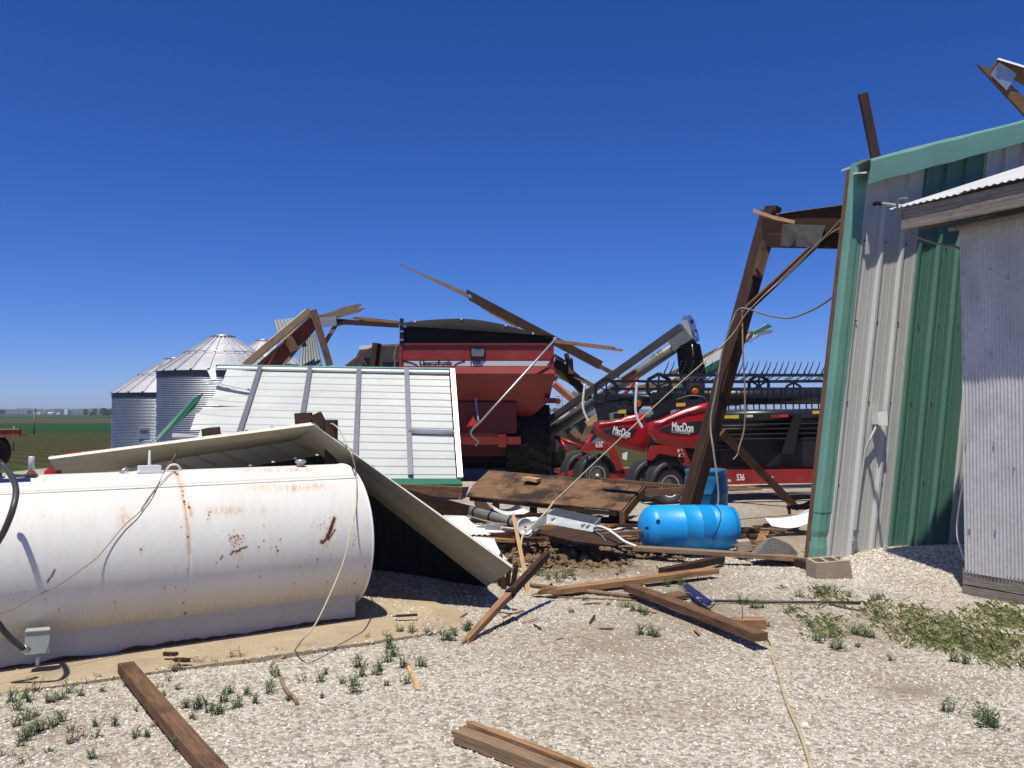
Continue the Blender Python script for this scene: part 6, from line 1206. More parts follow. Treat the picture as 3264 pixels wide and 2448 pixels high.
m = MB(); sheet(m, P('A3', 720, 345, 12.6), P('A3', 900, 345, 12.6), P('A3', 740, 390, 12.0), P('A3', 990, 395, 12.0), lambda u, v: .08 * math.sin(u * 3), [i / 8 for i in range(9)], [0, .5, 1]); tag(m.build('metal_sheet', 'white_steel'), 'white curled sheet under the plywood sheet', 'metal sheet')

# ================================================================== LUMBER ON THE GROUND
def gb(k, a, b, z0, z1, w_, h_, mt, lb, **kw):
    p0, p1 = Gd(k, *a, z0 + h_ / 2), Gd(k, *b, z1 + h_ / 2); return board('loose_board', p0, p1, w_, h_, mt, lb, **kw)
gb('A5', (680, 250), (1240, 905), .02, .01, .095, .06, 'wood_old', 'grey-brown board lying from the concrete pad across the gravel')
sb_ = thing('split_post', Gd('A6', 600, 930), 'brown post with a split strip lying alone on open gravel', 'post')
p0, p1 = Gd('A6', 290, 850, .04), Gd('A6', 1090, 1150, .04); m = MB(); beam(m, p0, p1, .085, .06, s0=.02); m.build('post_half', 'wood_tan', sb_)
p0, p1 = Gd('A6', 345, 812, .04) + V((0, .04, 0)), Gd('A6', 1140, 1105, .04); m = MB(); beam(m, p0, p1, .04, .055, s0=.05); m.build('post_half', 'wood_split', sb_)
gb('A4', (140, 1075), (1215, 1480), .05, .07, .12, .06, 'wood_old', 'long brown beam lying beside the blue broom head')
gb('A4', (960, 1365), (1245, 1370), .0, .0, .12, .07, 'wood_split', 'short splintered block with a nail under the long beam', s0=.1)
m = MB(); q = Gd('A4', 1062, 1345, .06); rbar(m, q, q + ZUP * .12, .003, 5); tag(m.build('bent_nail', 'rust_metal'), 'rusty nail sticking up from the splintered block', 'nail')
gb('A3', (1035, 975), (2300, 815), .03, .05, .13, .05, 'wood_split', 'long splintered yellow plank pointing at the barn', s0=.25)
gb('A4', (410, 950), (890, 850), .06, .04, .09, .07, 'wood_dark', 'dark weathered beam lying behind the splintered plank')
gb('A4', (90, 750), (1550, 845), .1, .06, .16, .045, 'wood_tan', 'long brown plank in front of the blue pressure tank', s0=.25, s1=.3)
gb('A4', (1400, 850), (1600, 905), .0, .0, .06, .09, 'wood_dark', 'dark joist stub against the barn corner')
pole = thing('broken_pole', Gd('A3', 530, 1325), 'dark broken pole propped on the fresh stick, pale split foot', 'pole')
p1, p0 = P('A3', 1118, 697, 8.0), Gd('A3', 530, 1325, .01); mid = p0.lerp(p1, .5)
m = MB(); beam(m, mid, p1, .05, .06, s1=.04); m.build('pole_top', 'wood_dark', pole); m = MB(); beam(m, p0, mid, .045, .04, s0=.15, taper=1.3); m.build('pole_foot', 'wood_split', pole)
m = MB(); lathe(m, mid, p1 - p0, [(.045, -.03), (.045, .03)], 10); m.build('tape_wrap', 'rubber', pole)
board('fresh_stick', Gd('A3', 985, 985, -.02), P('A3', 875, 412, 8.9), .045, .02, 'wood_fresh', 'fresh yellow stick standing up beside the fallen eave end', up=V((0, 1, 0)), s1=.03, taper=.7)
m = MB(); tube(m, [Gd('A3', 975, 915, .02), Gd('A3', 1350, 955, .03), Gd('A3', 1735, 1000, .02)], .02, 10); tag(m.build('wooden_rod', 'wood_tan'), 'round wooden rod lying below the splintered plank', 'rod')
m = MB(); tube(m, [Gd('A3', 1000, 995, .008), Gd('A3', 1400, 1010, .01), Gd('A3', 1790, 1030, .008)], .007, 6); tag(m.build('thin_cane', 'wood_tan'), 'thin cane lying just before the wooden rod', 'cane')
m = MB(); tube(m, [Gd('A3', 880, 1145, .02), Gd('A3', 790, 1195, .01), Gd('A3', 695, 1255, .008)], .009, 5); tag(m.build('twig', 'wood_old'), 'thin brown stick on the gravel beside the broken pole', 'stick')
m = MB(); q = Gd('A3', 820, 900, .05)
for i in range(5):
    a = q + V((rnd.uniform(-.08, .08), rnd.uniform(-.05, .1), 0)); beam(m, a + V((0, 0, -.06)), a + V((rnd.uniform(-.05, .05), rnd.uniform(-.05, .05), rnd.uniform(.1, .3))), .05, .06, s1=.08)
tag(m.build('post_butt', 'wood_dark'), 'shattered dark post butt at the fallen eave end', 'post')
gb('A3', (470, 515), (1320, 605), .12, .1, .05, .1, 'wood_old', 'brown board on edge crossing the clay heap', s1=.1)
gb('A3', (540, 555), (840, 595), .03, .03, .09, .04, 'wood_old', 'short brown board beside the torn white sheet', s1=.15)
gb('A3', (770, 590), (900, 660), .06, .02, .16, .05, 'wood_dark', 'dark muddy board at the clay heap edge', s1=.12)
for (x0, y0, x1, y1, w_, mt, lb, kw) in ((130, 590, 240, 600, .1, 'wood_split', 'splintered board end left of the blue tank', {'s0': .1}), (0, 680, 225, 690, .14, 'wood_old', 'brown board under the blue tank dome', {}), (1030, 605, 1345, 600, .12, 'wood_fresh', 'fresh board right of the blue tank base', {'s1': .2}), (1275, 555, 1190, 790, .12, 'wood_split', 'splintered board leaning on the concrete chunk', {'s0': .1}),
        (1495, 575, 1420, 690, .11, 'wood_old', 'short brown board under the white curved sheet', {}), (1060, 650, 1520, 690, .07, 'wood_old', 'thin brown batten across the rubble by the barn corner', {'s0': .1}), (1605, 690, 1430, 730, .06, 'wood_tan', 'tan batten against the barn corner post', {}), (1050, 790, 1180, 775, .05, 'wood_tan', 'short tan lath beside the broken block', {}),
        (1500, 770, 1590, 800, .07, 'wood_fresh', 'bright splinter by the barn corner post', {'s0': .06}), (1040, 655, 1090, 700, .1, 'wood_dark', 'dark stub at the blue tank base', {'s1': .05})):
    gb('A4', (x0, y0), (x1, y1), .03, .03, w_, .04, mt, lb, **kw)
gb('A4', (430, 1165), (590, 1135), .0, .02, .2, .03, 'wood_old', 'brown chip of board behind the broom head', s0=.05)
for i, (x, y, l, a) in enumerate(((885, 178, .1, .1), (942, 210, .11, -.1))):
    q = Gd('A5', x, y, .055); m = MB(); beam(m, q, q + V((l, .03 * a, 0)), .035, .022, s0=.02, s1=.02); tag(m.build('bark_scrap', 'wood_dark'), ('dark curled bark scrap on the pad', 'straight brown wood scrap on the pad')[i], 'wood scrap')
q0, q1 = Gd('A3', 40, 1135, .055), Gd('A3', 200, 1128, .055); board('pad_splinter', q0, q1, .03, .015, 'wood_dark', 'dark splinter lying at the pad corner', cat='splinter', s0=.04)
gb('A6', (0, 440), (60, 590), .0, .0, .03, .012, 'wood_fresh', 'dry pale splinter among the weeds')
# concrete chunk, block, cinder block
m = MB(); pts = [(1180, 808), (1215, 755), (1270, 690), (1310, 672), (1370, 690), (1450, 730), (1505, 785), (1515, 815)]; slab(m, [P('A4', x, y, 9.75) for x, y in pts], (0, -1, .25), .35); tag(m.build('concrete_chunk', 'concrete_dark'), 'dark rounded concrete footing chunk behind the plank', 'concrete')
m = MB(); hexa(m, [P('A4', 1032, 790, 10.2), P('A4', 1150, 780, 10.2), P('A4', 1150, 780, 10.2) + V((.02, .2, 0)), P('A4', 1032, 790, 10.2) + V((.02, .2, 0))], [P('A4', 1035, 710, 10.2), P('A4', 1130, 700, 10.2), P('A4', 1130, 700, 10.2) + V((.02, .2, 0)), P('A4', 1035, 710, 10.2) + V((.02, .2, 0))]); tag(m.build('broken_block', 'concrete'), 'small grey broken block at the blue tank base', 'block')
cbp = Gd('A4', 1800, 1010); cb = thing('concrete_block', cbp, 'hollow concrete block with a chipped end before the barn corner', 'concrete block')
cx_ = V((.98, .17, .045)).normalized(); cy_ = V((-.17, .98, .1)).normalized(); cz_ = cx_.cross(cy_).normalized(); cc = cbp + V((.0, .1, -.015))
def cbp_(x, y, z): return cc + cx_ * x + cy_ * y + cz_ * z
m = MB()
for x0, x1, y0, y1, z0, z1 in ((-.2, .2, -.1, -.068, 0, .2), (-.2, .16, .068, .1, 0, .2), (-.2, -.17, -.0678, .0678, 0, .2), (-.075, -.045, -.0678, .0678, 0, .2), (.05, .08, -.0678, .0678, 0, .2)):
    hexa(m, [cbp_(x0, y0, z0), cbp_(x1, y0, z0), cbp_(x1, y1, z0), cbp_(x0, y1, z0)], [cbp_(x0, y0, z1), cbp_(x1 - (.035 if x1 == .2 else 0), y0, z1), cbp_(x1 - (.035 if x1 == .2 else 0), y1, z1), cbp_(x0, y1, z1)])
m.build('block_body', 'concrete', cb)
m = MB(); hexa(m, [cbp_(.165, -.0675, 0), cbp_(.2, -.0675, 0), cbp_(.2, .066, 0), cbp_(.165, .066, 0)], [cbp_(.15, -.0675, .1), cbp_(.185, -.0675, .08), cbp_(.19, .066, .12), cbp_(.15, .066, .16)]); m.build('chipped_end', 'concrete', cb)
# white curved sheet
m = MB(); sheet(m, P('A4', 1240, 510, 11.6), P('A4', 1660, 420, 11.3), P('A4', 1300, 580, 11.0), P('A4', 1660, 545, 10.8), lambda u, v: .05 * math.sin(u * 3.5) + (.03 if v == 0 else 0), [i / 12 for i in range(13)], [0, .06, .1, .4, .7, 1]); tag(m.build('metal_sheet', 'white_steel'), 'white curved sheet metal against the barn corner', 'metal sheet')
sf = thing('twisted_steelwork', P('A4', 1480, 470, 12.3), 'dark twisted steel bars behind the white curved sheet', 'steelwork')
for a, b in (((1425, 430), (1640, 400)), ((1440, 405), (1445, 470)), ((1500, 440), (1630, 380)), ((1470, 430), (1630, 430))):
    m = MB(); beam(m, P('A4', *a, 12.2), P('A4', *b, 12.0), .04, .05); m.build('frame_bar', 'cart_dark_red' if a[1] < 420 else 'black_metal', sf)
# push broom
br = thing('push_broom', Gd('A4', 700, 1160), 'push broom with blue bristles and long black handle', 'broom')
q0, q1 = Gd('A4', 600, 1085, .05), Gd('A4', 790, 1235, .05); x, y, z = frame(q1 - q0); L = (q1 - q0).length
m = MB(); beam(m, q0 + z * .03, q1 + z * .03, .05, .025, roll=.7); m.build('broom_block', 'blue_dark', br)
m = MB()
for i in range(420):
    t = rnd.random(); o = q0 + (q1 - q0) * t + y * rnd.uniform(-.03, .03) + z * .02; d = (y * rnd.uniform(-.5, .5) - z * .35 + x * rnd.uniform(-.25, .25) + V((-.2, -.3, .3))).normalized() * rnd.uniform(.06, .1); w2 = x * .004
    m.add([o - w2, o + w2, o + d], [(0, 1, 2)])
bs_ = m.build('bristles', 'blue_dark', br); bs_['kind'] = 'stuff'
m = MB(); tube(m, [Gd('A4', 835, 1188, .03), Gd('A4', 1500, 1198, .025), Gd('A7', 1015, 392, .018)], .0125, 10); m.build('handle', 'hose_dark', br)
m = MB(); rbar(m, q1 + V((.0, .05, .03)), Gd('A4', 840, 1186, .03), .009); rbar(m, q1 + V((-.08, .12, .05)), Gd('A4', 840, 1186, .03), .006); m.build('handle_brace', 'galvanized', br)
m = MB(); tube(m, [Gd('A7', 790, 402, .01), Gd('A7', 900, 428, .01), Gd('A7', 1010, 450, .008)], .009, 6); tag(m.build('brown_stick', 'wood_old'), 'thin brown stick under the broom handle', 'stick')
cable('ground_cable', [P('A4', 600, 1225, 7.7)] and [Gd('A4', 600, 1228, .03), Gd('A4', 700, 1240, .03), Gd('A4', 830, 1290, .02), Gd('A4', 940, 1345, .02), Gd('A4', 1050, 1400, .01), Gd('A4', 1220, 1465, .03), Gd('A7', 330, 645, .02), Gd('A7', 368, 700, .015), Gd('A7', 372, 780, .012), Gd('A7', 395, 850, .012), Gd('A7', 425, 940, .012), Gd('A7', 450, 1040, .012), Gd('A7', 490, 1160, .012), Gd('A7', 530, 1250, .012), Gd('A7', 570, 1340, .012), Gd('A7', 610, 1450, .012), Gd('A7', 640, 1550, .012), Gd('A7', 680, 1680, .012), Gd('A7', 760, 1850, .012)], .0095, 'cable_ivory', 'cream cable running along the gravel from under the long beam')
cable('black_lead', [Gd('B4', 340, 1105, .02), Gd('B4', 700, 1130, .02), Gd('B4', 1050, 1160, .02), Gd('B4', 1400, 1185, .02)], .01, 'hose_dark', 'dark lead lying on gravel right of the drum')
# planks under the trailer
for i, (a, b, mt, lb) in enumerate((((330, 850), (1100, 820), 'wood_fresh', 'fresh plank on the ground below the red rail'), ((330, 880), (900, 870), 'wood_tan', 'tan plank in front of the fresh plank below the rail'), ((1200, 830), (1860, 800), 'white_steel', 'white strip on the ground below the red rail end'))):
    p0, p1 = Gd('B4', *a, .03), Gd('B4', *b, .03); board('far_plank', p0, p1, .16, .04, mt, lb)
for i, (a, b, lb) in enumerate((((90, 1195), (150, 1200), 'pale splinters stacked beside the cart tyre'),)):
    for j in range(5):
        p0 = Gd('A8', 70, 900 + j * 14, .03); p1 = Gd('A8', 190, 905 + j * 14, .03); board('far_plank', p0, p1, .1, .04, ('wood_split', 'wood_tan')[j % 2], 'pale splintered plank lying between cart tyre and trailer', 'planks between cart and trailer', s0=.1, s1=.1)

# ================================================================== WAGON at the left edge
wg = thing('farm_wagon', V((P('B6', 60, 700, 14).x, 14, 0)), 'red wooden wagon bed with a black tyre at the field edge', 'wagon')
m = MB(); a, b = P('B6', -900, 700, 14), P('B6', 352, 705, 14); beam(m, a, b, .08, (P('B6', 0, 655, 14) - P('B6', 0, 755, 14)).z); m.build('bed_board', 'wood_red', wg)
m = MB(); beam(m, P('B6', -900, 655, 13.97), P('B6', 355, 655, 13.97), .06, .02); m.build('bed_edge', 'wood_tan', wg)
m = MB(); slab(m, [P('B6', x, y, 14.1) for x, y in ((-900, 770), (340, 750), (330, 768), (-100, 810), (-900, 830))], (0, -1, 0), .25); m.build('bed_floor', 'wood_red', wg)
c = P('B6', -190, 1050, 14.2); R_ = (P('B6', 150, 1050, 14.2) - c).length; R_ = min(R_, c.z); m = MB(); lathe(m, c + V((0, -.1, 0)), V((0, 1, 0)), [(R_ * .5, 0), (R_ * .85, -.02), (R_, .04), (R_, .18), (R_ * .85, .22), (R_ * .5, .2)], 40); t = m.build('tyre', 'rubber', wg)
m = MB(); lathe(m, c + V((0, -.09, 0)), V((0, 1, 0)), [(.05, 0), (R_ * .5, .03), (R_ * .52, .1)], 24); m.build('rim', 'trailer_red', t)
m = MB(); slab(m, [P('B6', -60, 850, 14.3), P('B6', 30, 840, 14.3), P('B6', 40, 1000, 14.3), P('B6', -20, 1150, 14.3), P('B6', -60, 1150, 14.3)], (0, -1, 0), .1); m.build('axle_bracket', 'trailer_red', wg)

# ================================================================== WEEDS
def leaf(m, p, d, L, w_, droop=.3):
    d = V(d).normalized(); s = d.cross(ZUP).normalized() * w_
    q = p + d * (L * .5) ; e = p + d * L - ZUP * (L * droop)
    m.add([p, q + s, e, q - s], [(0, 1, 2, 3)])
def weed(p, h, spread, n, mt, label, group, feather=True, r=rnd):
    lm = min(LAND, key=lambda q: (q[0] - p.x) ** 2 + (q[1] - p.y) ** 2)[2]; label = label % lm; group = group + ' ' + lm
    o = thing('weed', p, label, 'weed', group); m = MB(); ml = MB()
    for i in range(n):
        a = r.uniform(0, 6.28); lean = r.uniform(.1, 1) * spread; hh = h * r.uniform(.5, 1.1); base = p + V((r.uniform(-.35, .35) * spread * h, r.uniform(-.35, .35) * spread * h, -.01)); tip = base + V((math.cos(a) * lean * hh, math.sin(a) * lean * hh, hh)); midp = base.lerp(tip, .5) + V((0, 0, hh * .12))
        tube(m, [base, midp, tip], [.0022, .0018, .001], 3)
        for k in range(9 if feather else 5):
            t = .25 + .75 * k / (9 if feather else 5); q = (base.lerp(midp, t * 2) if t < .5 else midp.lerp(tip, t * 2 - 1)); an = r.uniform(0, 6.28)
            leaf(ml, q, V((math.cos(an), math.sin(an), r.uniform(0, .8))), h * r.uniform(.18, .36), h * r.uniform(.022, .045) if feather else h * .05)
    st = m.build('stems', mt, o); st['kind'] = 'stuff'; lf = ml.build('leaves', mt, o); lf['kind'] = 'stuff'; return o
LAND = [(*Gd(k, x, y).xy, nm) for k, x, y, nm in (('A5', 205, 300, 'before the junction box'), ('A5', 150, 600, 'on open gravel before the junction box'), ('A5', 720, 350, 'at the pad end of the grey-brown board'), ('A5', 950, 650, 'along the grey-brown board'), ('A5', 1530, 350, 'beside the frayed cable'), ('A5', 1100, 470, 'between the grey-brown board and the frayed cable'), ('A5', 1950, 300, 'beyond the frayed cable along the pad'), ('A6', 240, 290, 'at the pad corner by the broken pole foot'), ('A3', 1180, 870, 'behind the splintered plank'), ('A3', 1750, 1100, 'beside the long brown beam'), ('A3', 1830, 1275, 'on open gravel before the long beam'), ('A3', 2030, 920, 'by the blue broom head'), ('A3', 640, 900, 'at the fallen eave end'), ('A7', 760, 335, 'beside the broom handle'), ('A7', 300, 440, 'by the splintered block'), ('A7', 850, 700, 'along the creeping grass edge'), ('A7', 1850, 1250, 'on open gravel before the shed'), ('A7', 1750, 820, 'at the grass edge before the shed'), ('A5', 1200, 230, 'on the pad edge'))]
GW = 'feathery weeds'
WL = [(60, 440, 1.2), (120, 420, .9), (90, 480, 1.1), (155, 440, 1), (270, 440, 1.1), (310, 430, .9), (340, 420, .8), (370, 390, .8), (440, 405, .9), (555, 385, .7), (140, 540, 1.1), (180, 520, .9), (90, 570, 1), (160, 620, 1.2), (200, 600, 1.1), (140, 650, 1.1), (240, 595, 1.1), (290, 570, 1.2), (330, 545, 1), (110, 680, .7), (520, 570, .9), (620, 565, .9), (740, 630, .8), (800, 625, .8), (490, 745, .9),
      (690, 350, 1), (700, 325, .8), (820, 500, 1), (800, 470, .7), (970, 700, 1.1), (990, 680, 1), (880, 410, .6), (1000, 470, 1), (1060, 480, 1.2), (1100, 460, 1.1), (1170, 510, 1.1), (1130, 490, 1), (1210, 440, 1.3), (1200, 490, .9), (1290, 470, 1.2), (1250, 390, 1), (1340, 400, 1), (1380, 450, .9), (1460, 390, 1), (1470, 360, .9), (1500, 300, 1.2), (1560, 430, .8), (1740, 330, 1.1), (1760, 290, .8), (1745, 420, .7), (1860, 340, .9), (1940, 250, 1.4), (1920, 390, 1.4), (1925, 350, 1.2), (1960, 300, 1.1), (2040, 290, 1.2), (2060, 270, 1.1), (2110, 150, 1.6), (2130, 190, 1.5), (2100, 220, 1.3), (2180, 250, 1.2), (2170, 70, 1.2), (960, 370, .7), (1040, 530, .7), (380, 600, .7), (265, 710, .6), (2090, 350, .8), (2190, 340, 1.0)]
for i, (x, y, s) in enumerate(WL):
    weed(Gd('A5', x, y), .075 * s, .7, int(6 + 4 * s), 'leaf_weed' if i % 3 else 'leaf_dark', 'small feathery green weed %s', GW)
for x, y, s in ((20, 265, 1.2), (120, 265, 1.0), (215, 295, 1.4), (250, 300, 1.3), (280, 270, .9), (340, 245, .8), (60, 450, 1.), (90, 455, .8), (350, 235, 1.)):
    weed(Gd('A6', x, y), .085 * s, .7, 9, 'leaf_weed', 'small feathery green weed %s', GW)
GD_ = 'dry stalks'
for x, y, s in ((170, 385, 1.4), (345, 350, .7), (460, 330, .7), (540, 315, .7), (930, 275, 1.2), (970, 270, 1.1), (1080, 235, 1), (1160, 235, .8), (1260, 220, 1.2), (1290, 215, 1.1), (1525, 180, .8), (1690, 150, .6), (1980, 105, 1), (2080, 95, 1.2), (905, 330, .9), (1640, 330, 1.), (430, 640, 1.3), (380, 660, 1.), (520, 630, .8), (750, 490, .8), (860, 360, .7), (30, 735, .9), (140, 765, .9), (850, 570, .8)):
    weed(Gd('A5', x, y), .08 * s, .8, 5, 'leaf_dry', 'dry brown weed stalk %s', GD_, False)
GG = 'low weeds'
for x, y, s in ((1060, 850, 1), (1120, 880, 1), (1180, 870, 1.1), (1230, 870, 1), (1290, 850, 1), (1200, 900, .8), (1640, 830, .6), (1660, 1075, .9), (1720, 1100, .9), (1780, 1110, .9), (1810, 1130, .8), (1890, 1070, .7), (2000, 905, 1.1), (2060, 920, 1.1), (1960, 930, 1), (1770, 1265, 1), (1850, 1275, 1), (1890, 1285, .8), (1380, 1030, .6), (1290, 1110, .6), (620, 890, 1), (590, 900, .8), (760, 910, .9), (560, 1235, .9), (1310, 880, .6)):
    weed(Gd('A3', x, y), .1 * s, .9, 10, 'leaf_dark' if x % 20 else 'leaf_weed', 'low dark green weed %s', GG)
GR = 'bright weeds'
for x, y, s in ((150, 405, 1.2), (240, 430, 1.2), (310, 430, 1.), (490, 470, 1), (720, 340, 1.3), (760, 335, 1.4), (810, 330, 1.2), (930, 350, 1), (1110, 380, 1), (1150, 370, 1), (340, 570, .8), (730, 680, 1.3), (770, 650, 1.), (860, 740, 1.2), (830, 730, 1.), (1000, 630, 1.1), (1060, 640, 1.2), (960, 615, 1.2), (1100, 650, .9), (990, 720, .6), (1690, 820, 1.), (1800, 840, 1.), (1240, 815, .6), (1670, 1190, 1.3), (1900, 1245, 1.4), (1930, 1290, 1.6), (1980, 1310, 1.3), (650, 560, 1), (820, 600, 1), (560, 350, 1)):
    weed(Gd('A7', x, y), .085 * s, .9, 10, 'leaf_weed' if x % 30 else 'leaf_dark', 'small bright green weed %s', GR)
# creeping grass as one mass
m = MB(); gt = []
def inpoly(x, y, poly):
    c = False; j = len(poly) - 1
    for i in range(len(poly)):
        if (poly[i][1] > y) != (poly[j][1] > y) and x < (poly[j][0] - poly[i][0]) * (y - poly[i][1]) / (poly[j][1] - poly[i][1] + 1e-9) + poly[i][0]: c = not c
        j = i
    return c
polys = [([(1000, 470), (1120, 400), (1280, 430), (1480, 470), (1700, 520), (1900, 620), (2260, 640), (2260, 880), (2000, 850), (1850, 760), (1560, 720), (1360, 680), (1220, 580), (1060, 510)], 650), ([(1800, 470), (1950, 420), (2260, 480), (2260, 620), (1950, 560)], 220), ([(520, 500), (860, 480), (900, 620), (700, 640), (540, 560)], 90), ([(500, 340), (830, 300), (950, 380), (640, 400)], 60)]
for poly, n in polys:
    x0, x1 = min(p[0] for p in poly), max(p[0] for p in poly); y0, y1 = min(p[1] for p in poly), max(p[1] for p in poly); k = 0
    while k < n:
        x, y = rnd.uniform(x0, x1), rnd.uniform(y0, y1)
        if not inpoly(x, y, poly): continue
        if float(fbm(np.array([x * .011]), np.array([y * .022]))[0]) < .44 + rnd.uniform(-.16, .16): k += 1; continue
        k += 1; p = Gd('A7', x + rnd.gauss(0, 70), max(290, y + rnd.gauss(0, 34)))
        for _ in range(5):
            a = rnd.uniform(0, 6.28); h = rnd.uniform(.015, .05) * (1.4 if rnd.random() < .15 else 1); d = V((math.cos(a), math.sin(a), 0)); sw = V((-d.y, d.x, 0)) * rnd.uniform(.0012, .003); q = p + V((rnd.gauss(0, .03), rnd.gauss(0, .03), 0))
            m.add([q - sw, q + sw, q + d * h * .5 + ZUP * h * .7 + sw * .7, q + d * h * 1.2 + ZUP * h * .75], [(0, 1, 2, 3)]); gt += [rnd.choice(((.13, .18, .05), (.17, .21, .07), (.24, .24, .1), (.4, .33, .18), (.11, .15, .045)))] * 4
go_ = m.build('creeping_grass', 'stone_chip', org=V((0, 0, 0))); ta = go_.data.attributes.new('tint', 'FLOAT_COLOR', 'POINT'); ta.data.foreach_set('color', np.array([(*c, 1) for c in gt], np.float32).ravel())
tag(go_, 'patchy creeping grass over the gravel before the shed', 'grass', kind='stuff')

# ================================================================== FAR FIELD
def far_tree(u, vbase, h_px, w_px, d, label, group='far trees on the horizon'):
    b = P('S', u, vbase, d); b.z = min(b.z, prof(d)); H = h_px / F * d; W = w_px / F * d; b = V((b.x, d, prof(d)))
    H = P('S', u, vbase - h_px, d).z - b.z
    t = thing('far_tree', b, label, 'tree', group); m = MB(); tube(m, [b - ZUP * .3, b + ZUP * H * .45], [W * .05, W * .03], 6); m.build('trunk', 'bark', t); m = MB()
    for i in range(240):
        a, zz, rr = rnd.uniform(0, 6.28), rnd.random(), rnd.random() ** .4; zc = .22 + .78 * zz; prof_ = math.sin(math.pi * min(1, (zc - .12) / .98)) ** .6
        lump = 1 + .25 * math.sin(3 * a + u) * math.sin(7 * zc); c = b + V((math.cos(a) * W * .5 * rr * prof_ * lump, math.sin(a) * W * .5 * rr * prof_, zc * H)); s = W * rnd.uniform(.05, .12)
        n = V((rnd.gauss(0, 1), rnd.gauss(0, 1), rnd.gauss(0, 1))).normalized(); x = n.orthogonal().normalized(); y = n.cross(x); m.add([c + x * s, c + y * s * .7, c - x * s, c - y * s * .7], [(0, 1, 2, 3)])
    cr_ = m.build('crown', 'leaf_tree', t); cr_['kind'] = 'stuff'
TL = 'dark round far tree standing beside the grain bins'
for u, vb, h, w2 in ((273, 1324, 20, 18), (302, 1327, 24, 17), (331, 1326, 24, 30), (356, 1325, 23, 20), (372, 1324, 18, 14), (292, 1327, 14, 14), (345, 1327, 16, 20)):
    far_tree(u, vb, h, w2, 560, 'dark round far tree in the row beside the bins')
for u, vb, h, w2 in ((6, 1319, 12, 24), (-10, 1319, 12, 20)): far_tree(u, vb, h, w2, 900, 'dark far tree clump at the field edge by the wagon')
for u, vb, h, w2 in ((182, 1318, 11, 10), (198, 1317, 13, 9), (215, 1317, 11, 14), (226, 1318, 9, 10), (150, 1318, 7, 8), (94, 1317, 8, 14)): far_tree(u, vb, h, w2, 1000, 'dark far tree around the white farm buildings')
for u in range(1770, 1860, 14): far_tree(u, 1312, rnd.uniform(9, 14), rnd.uniform(14, 22), 900, 'far tree behind the auger foot')
fb = 0
for u, v, w2, h2, lb in ((162, 1320, 15, 6, 'white far farm shed with a low roof beside the trees'), (186, 1320, 9, 4, 'small white far shed right of the larger one'), (125, 1317, 8, 3, 'tiny white far shed left of the farm trees'), (212, 1311, 10, 5, 'pale far building among the farm trees'), (1815, 1306, 9, 4, 'white far farmhouse behind the auger foot')):
    d = 950; b = V((P('S', u, v, d).x, d, prof(d))); W = w2 / F * d; H = P('S', u, v - h2 * .6, d).z - b.z; Hr = P('S', u, v - h2, d).z - b.z
    t = thing('far_building', b, lb, 'building'); m = MB(); box(m, b + ZUP * (H / 2), (W, W * .8, H)); m.build('wall', 'plastic_white', t); m = MB(); e = W * .55; f_ = W * .45
    m.add([b + V((-e, -f_, H * 1.002)), b + V((e, -f_, H * 1.002)), b + V((e, f_, H * 1.002)), b + V((-e, f_, H * 1.002)), b + V((-e, 0, Hr)), b + V((e, 0, Hr))], [(0, 1, 5, 4), (2, 3, 4, 5), (0, 4, 3), (1, 2, 5), (0, 3, 2, 1)]); m.build('roof', 'white_steel', t)
pb_ = V((P('B6', 600, 680, 71).x, 71, prof(71))); up_ = thing('utility_pole', pb_, 'lone grey utility pole standing in the crop field', 'pole')
m = MB(); tube(m, [pb_ - ZUP * .2, V((pb_.x, 71, P('B6', 605, 280, 71).z))], [.07, .05], 8); m.build('shaft', 'wood_grey', up_); m = MB(); tube(m, [V((pb_.x + .08, 71, P('B6', 605, 345, 71).z)), V((pb_.x + .1, 71, P('B6', 605, 272, 71).z))], .06, 8); m.build('transformer', 'auger_grey', up_)
m = MB(); q = P('B6', 243, 640, 40); tube(m, [V((q.x, 40, -.1)), V((q.x, 40, P('B6', 243, 600, 40).z))], .04, 6); tag(m.build('field_stake', 'wood_grey'), 'short pale stake in the field above the wagon bed', 'stake')
# far wood line that reads as one mass
m = MB()
for i in range(9000):
    u = rnd.uniform(-400, 3600); d = rnd.uniform(2300, 2700); hh = (4 + 5 * float(fbm(np.array([u * .012]), np.array([.3]))[0]))
    c = V(((u - 1632) / F * d, d, prof(d) + rnd.random() * hh * 1.3)); s = rnd.uniform(2, 5); m.add([c + V((-s, 0, -s * .5)), c + V((s, 0, -s * .4)), c + V((s * .3, 0, s * .6)), c + V((-s * .5, rnd.uniform(-2, 2), s * .5))], [(0, 1, 2, 3)])
tag(m.build('far_wood', 'leaf_tree', org=V((0, 0, 0))), 'low dark wood line along the far horizon', 'wood', kind='stuff')
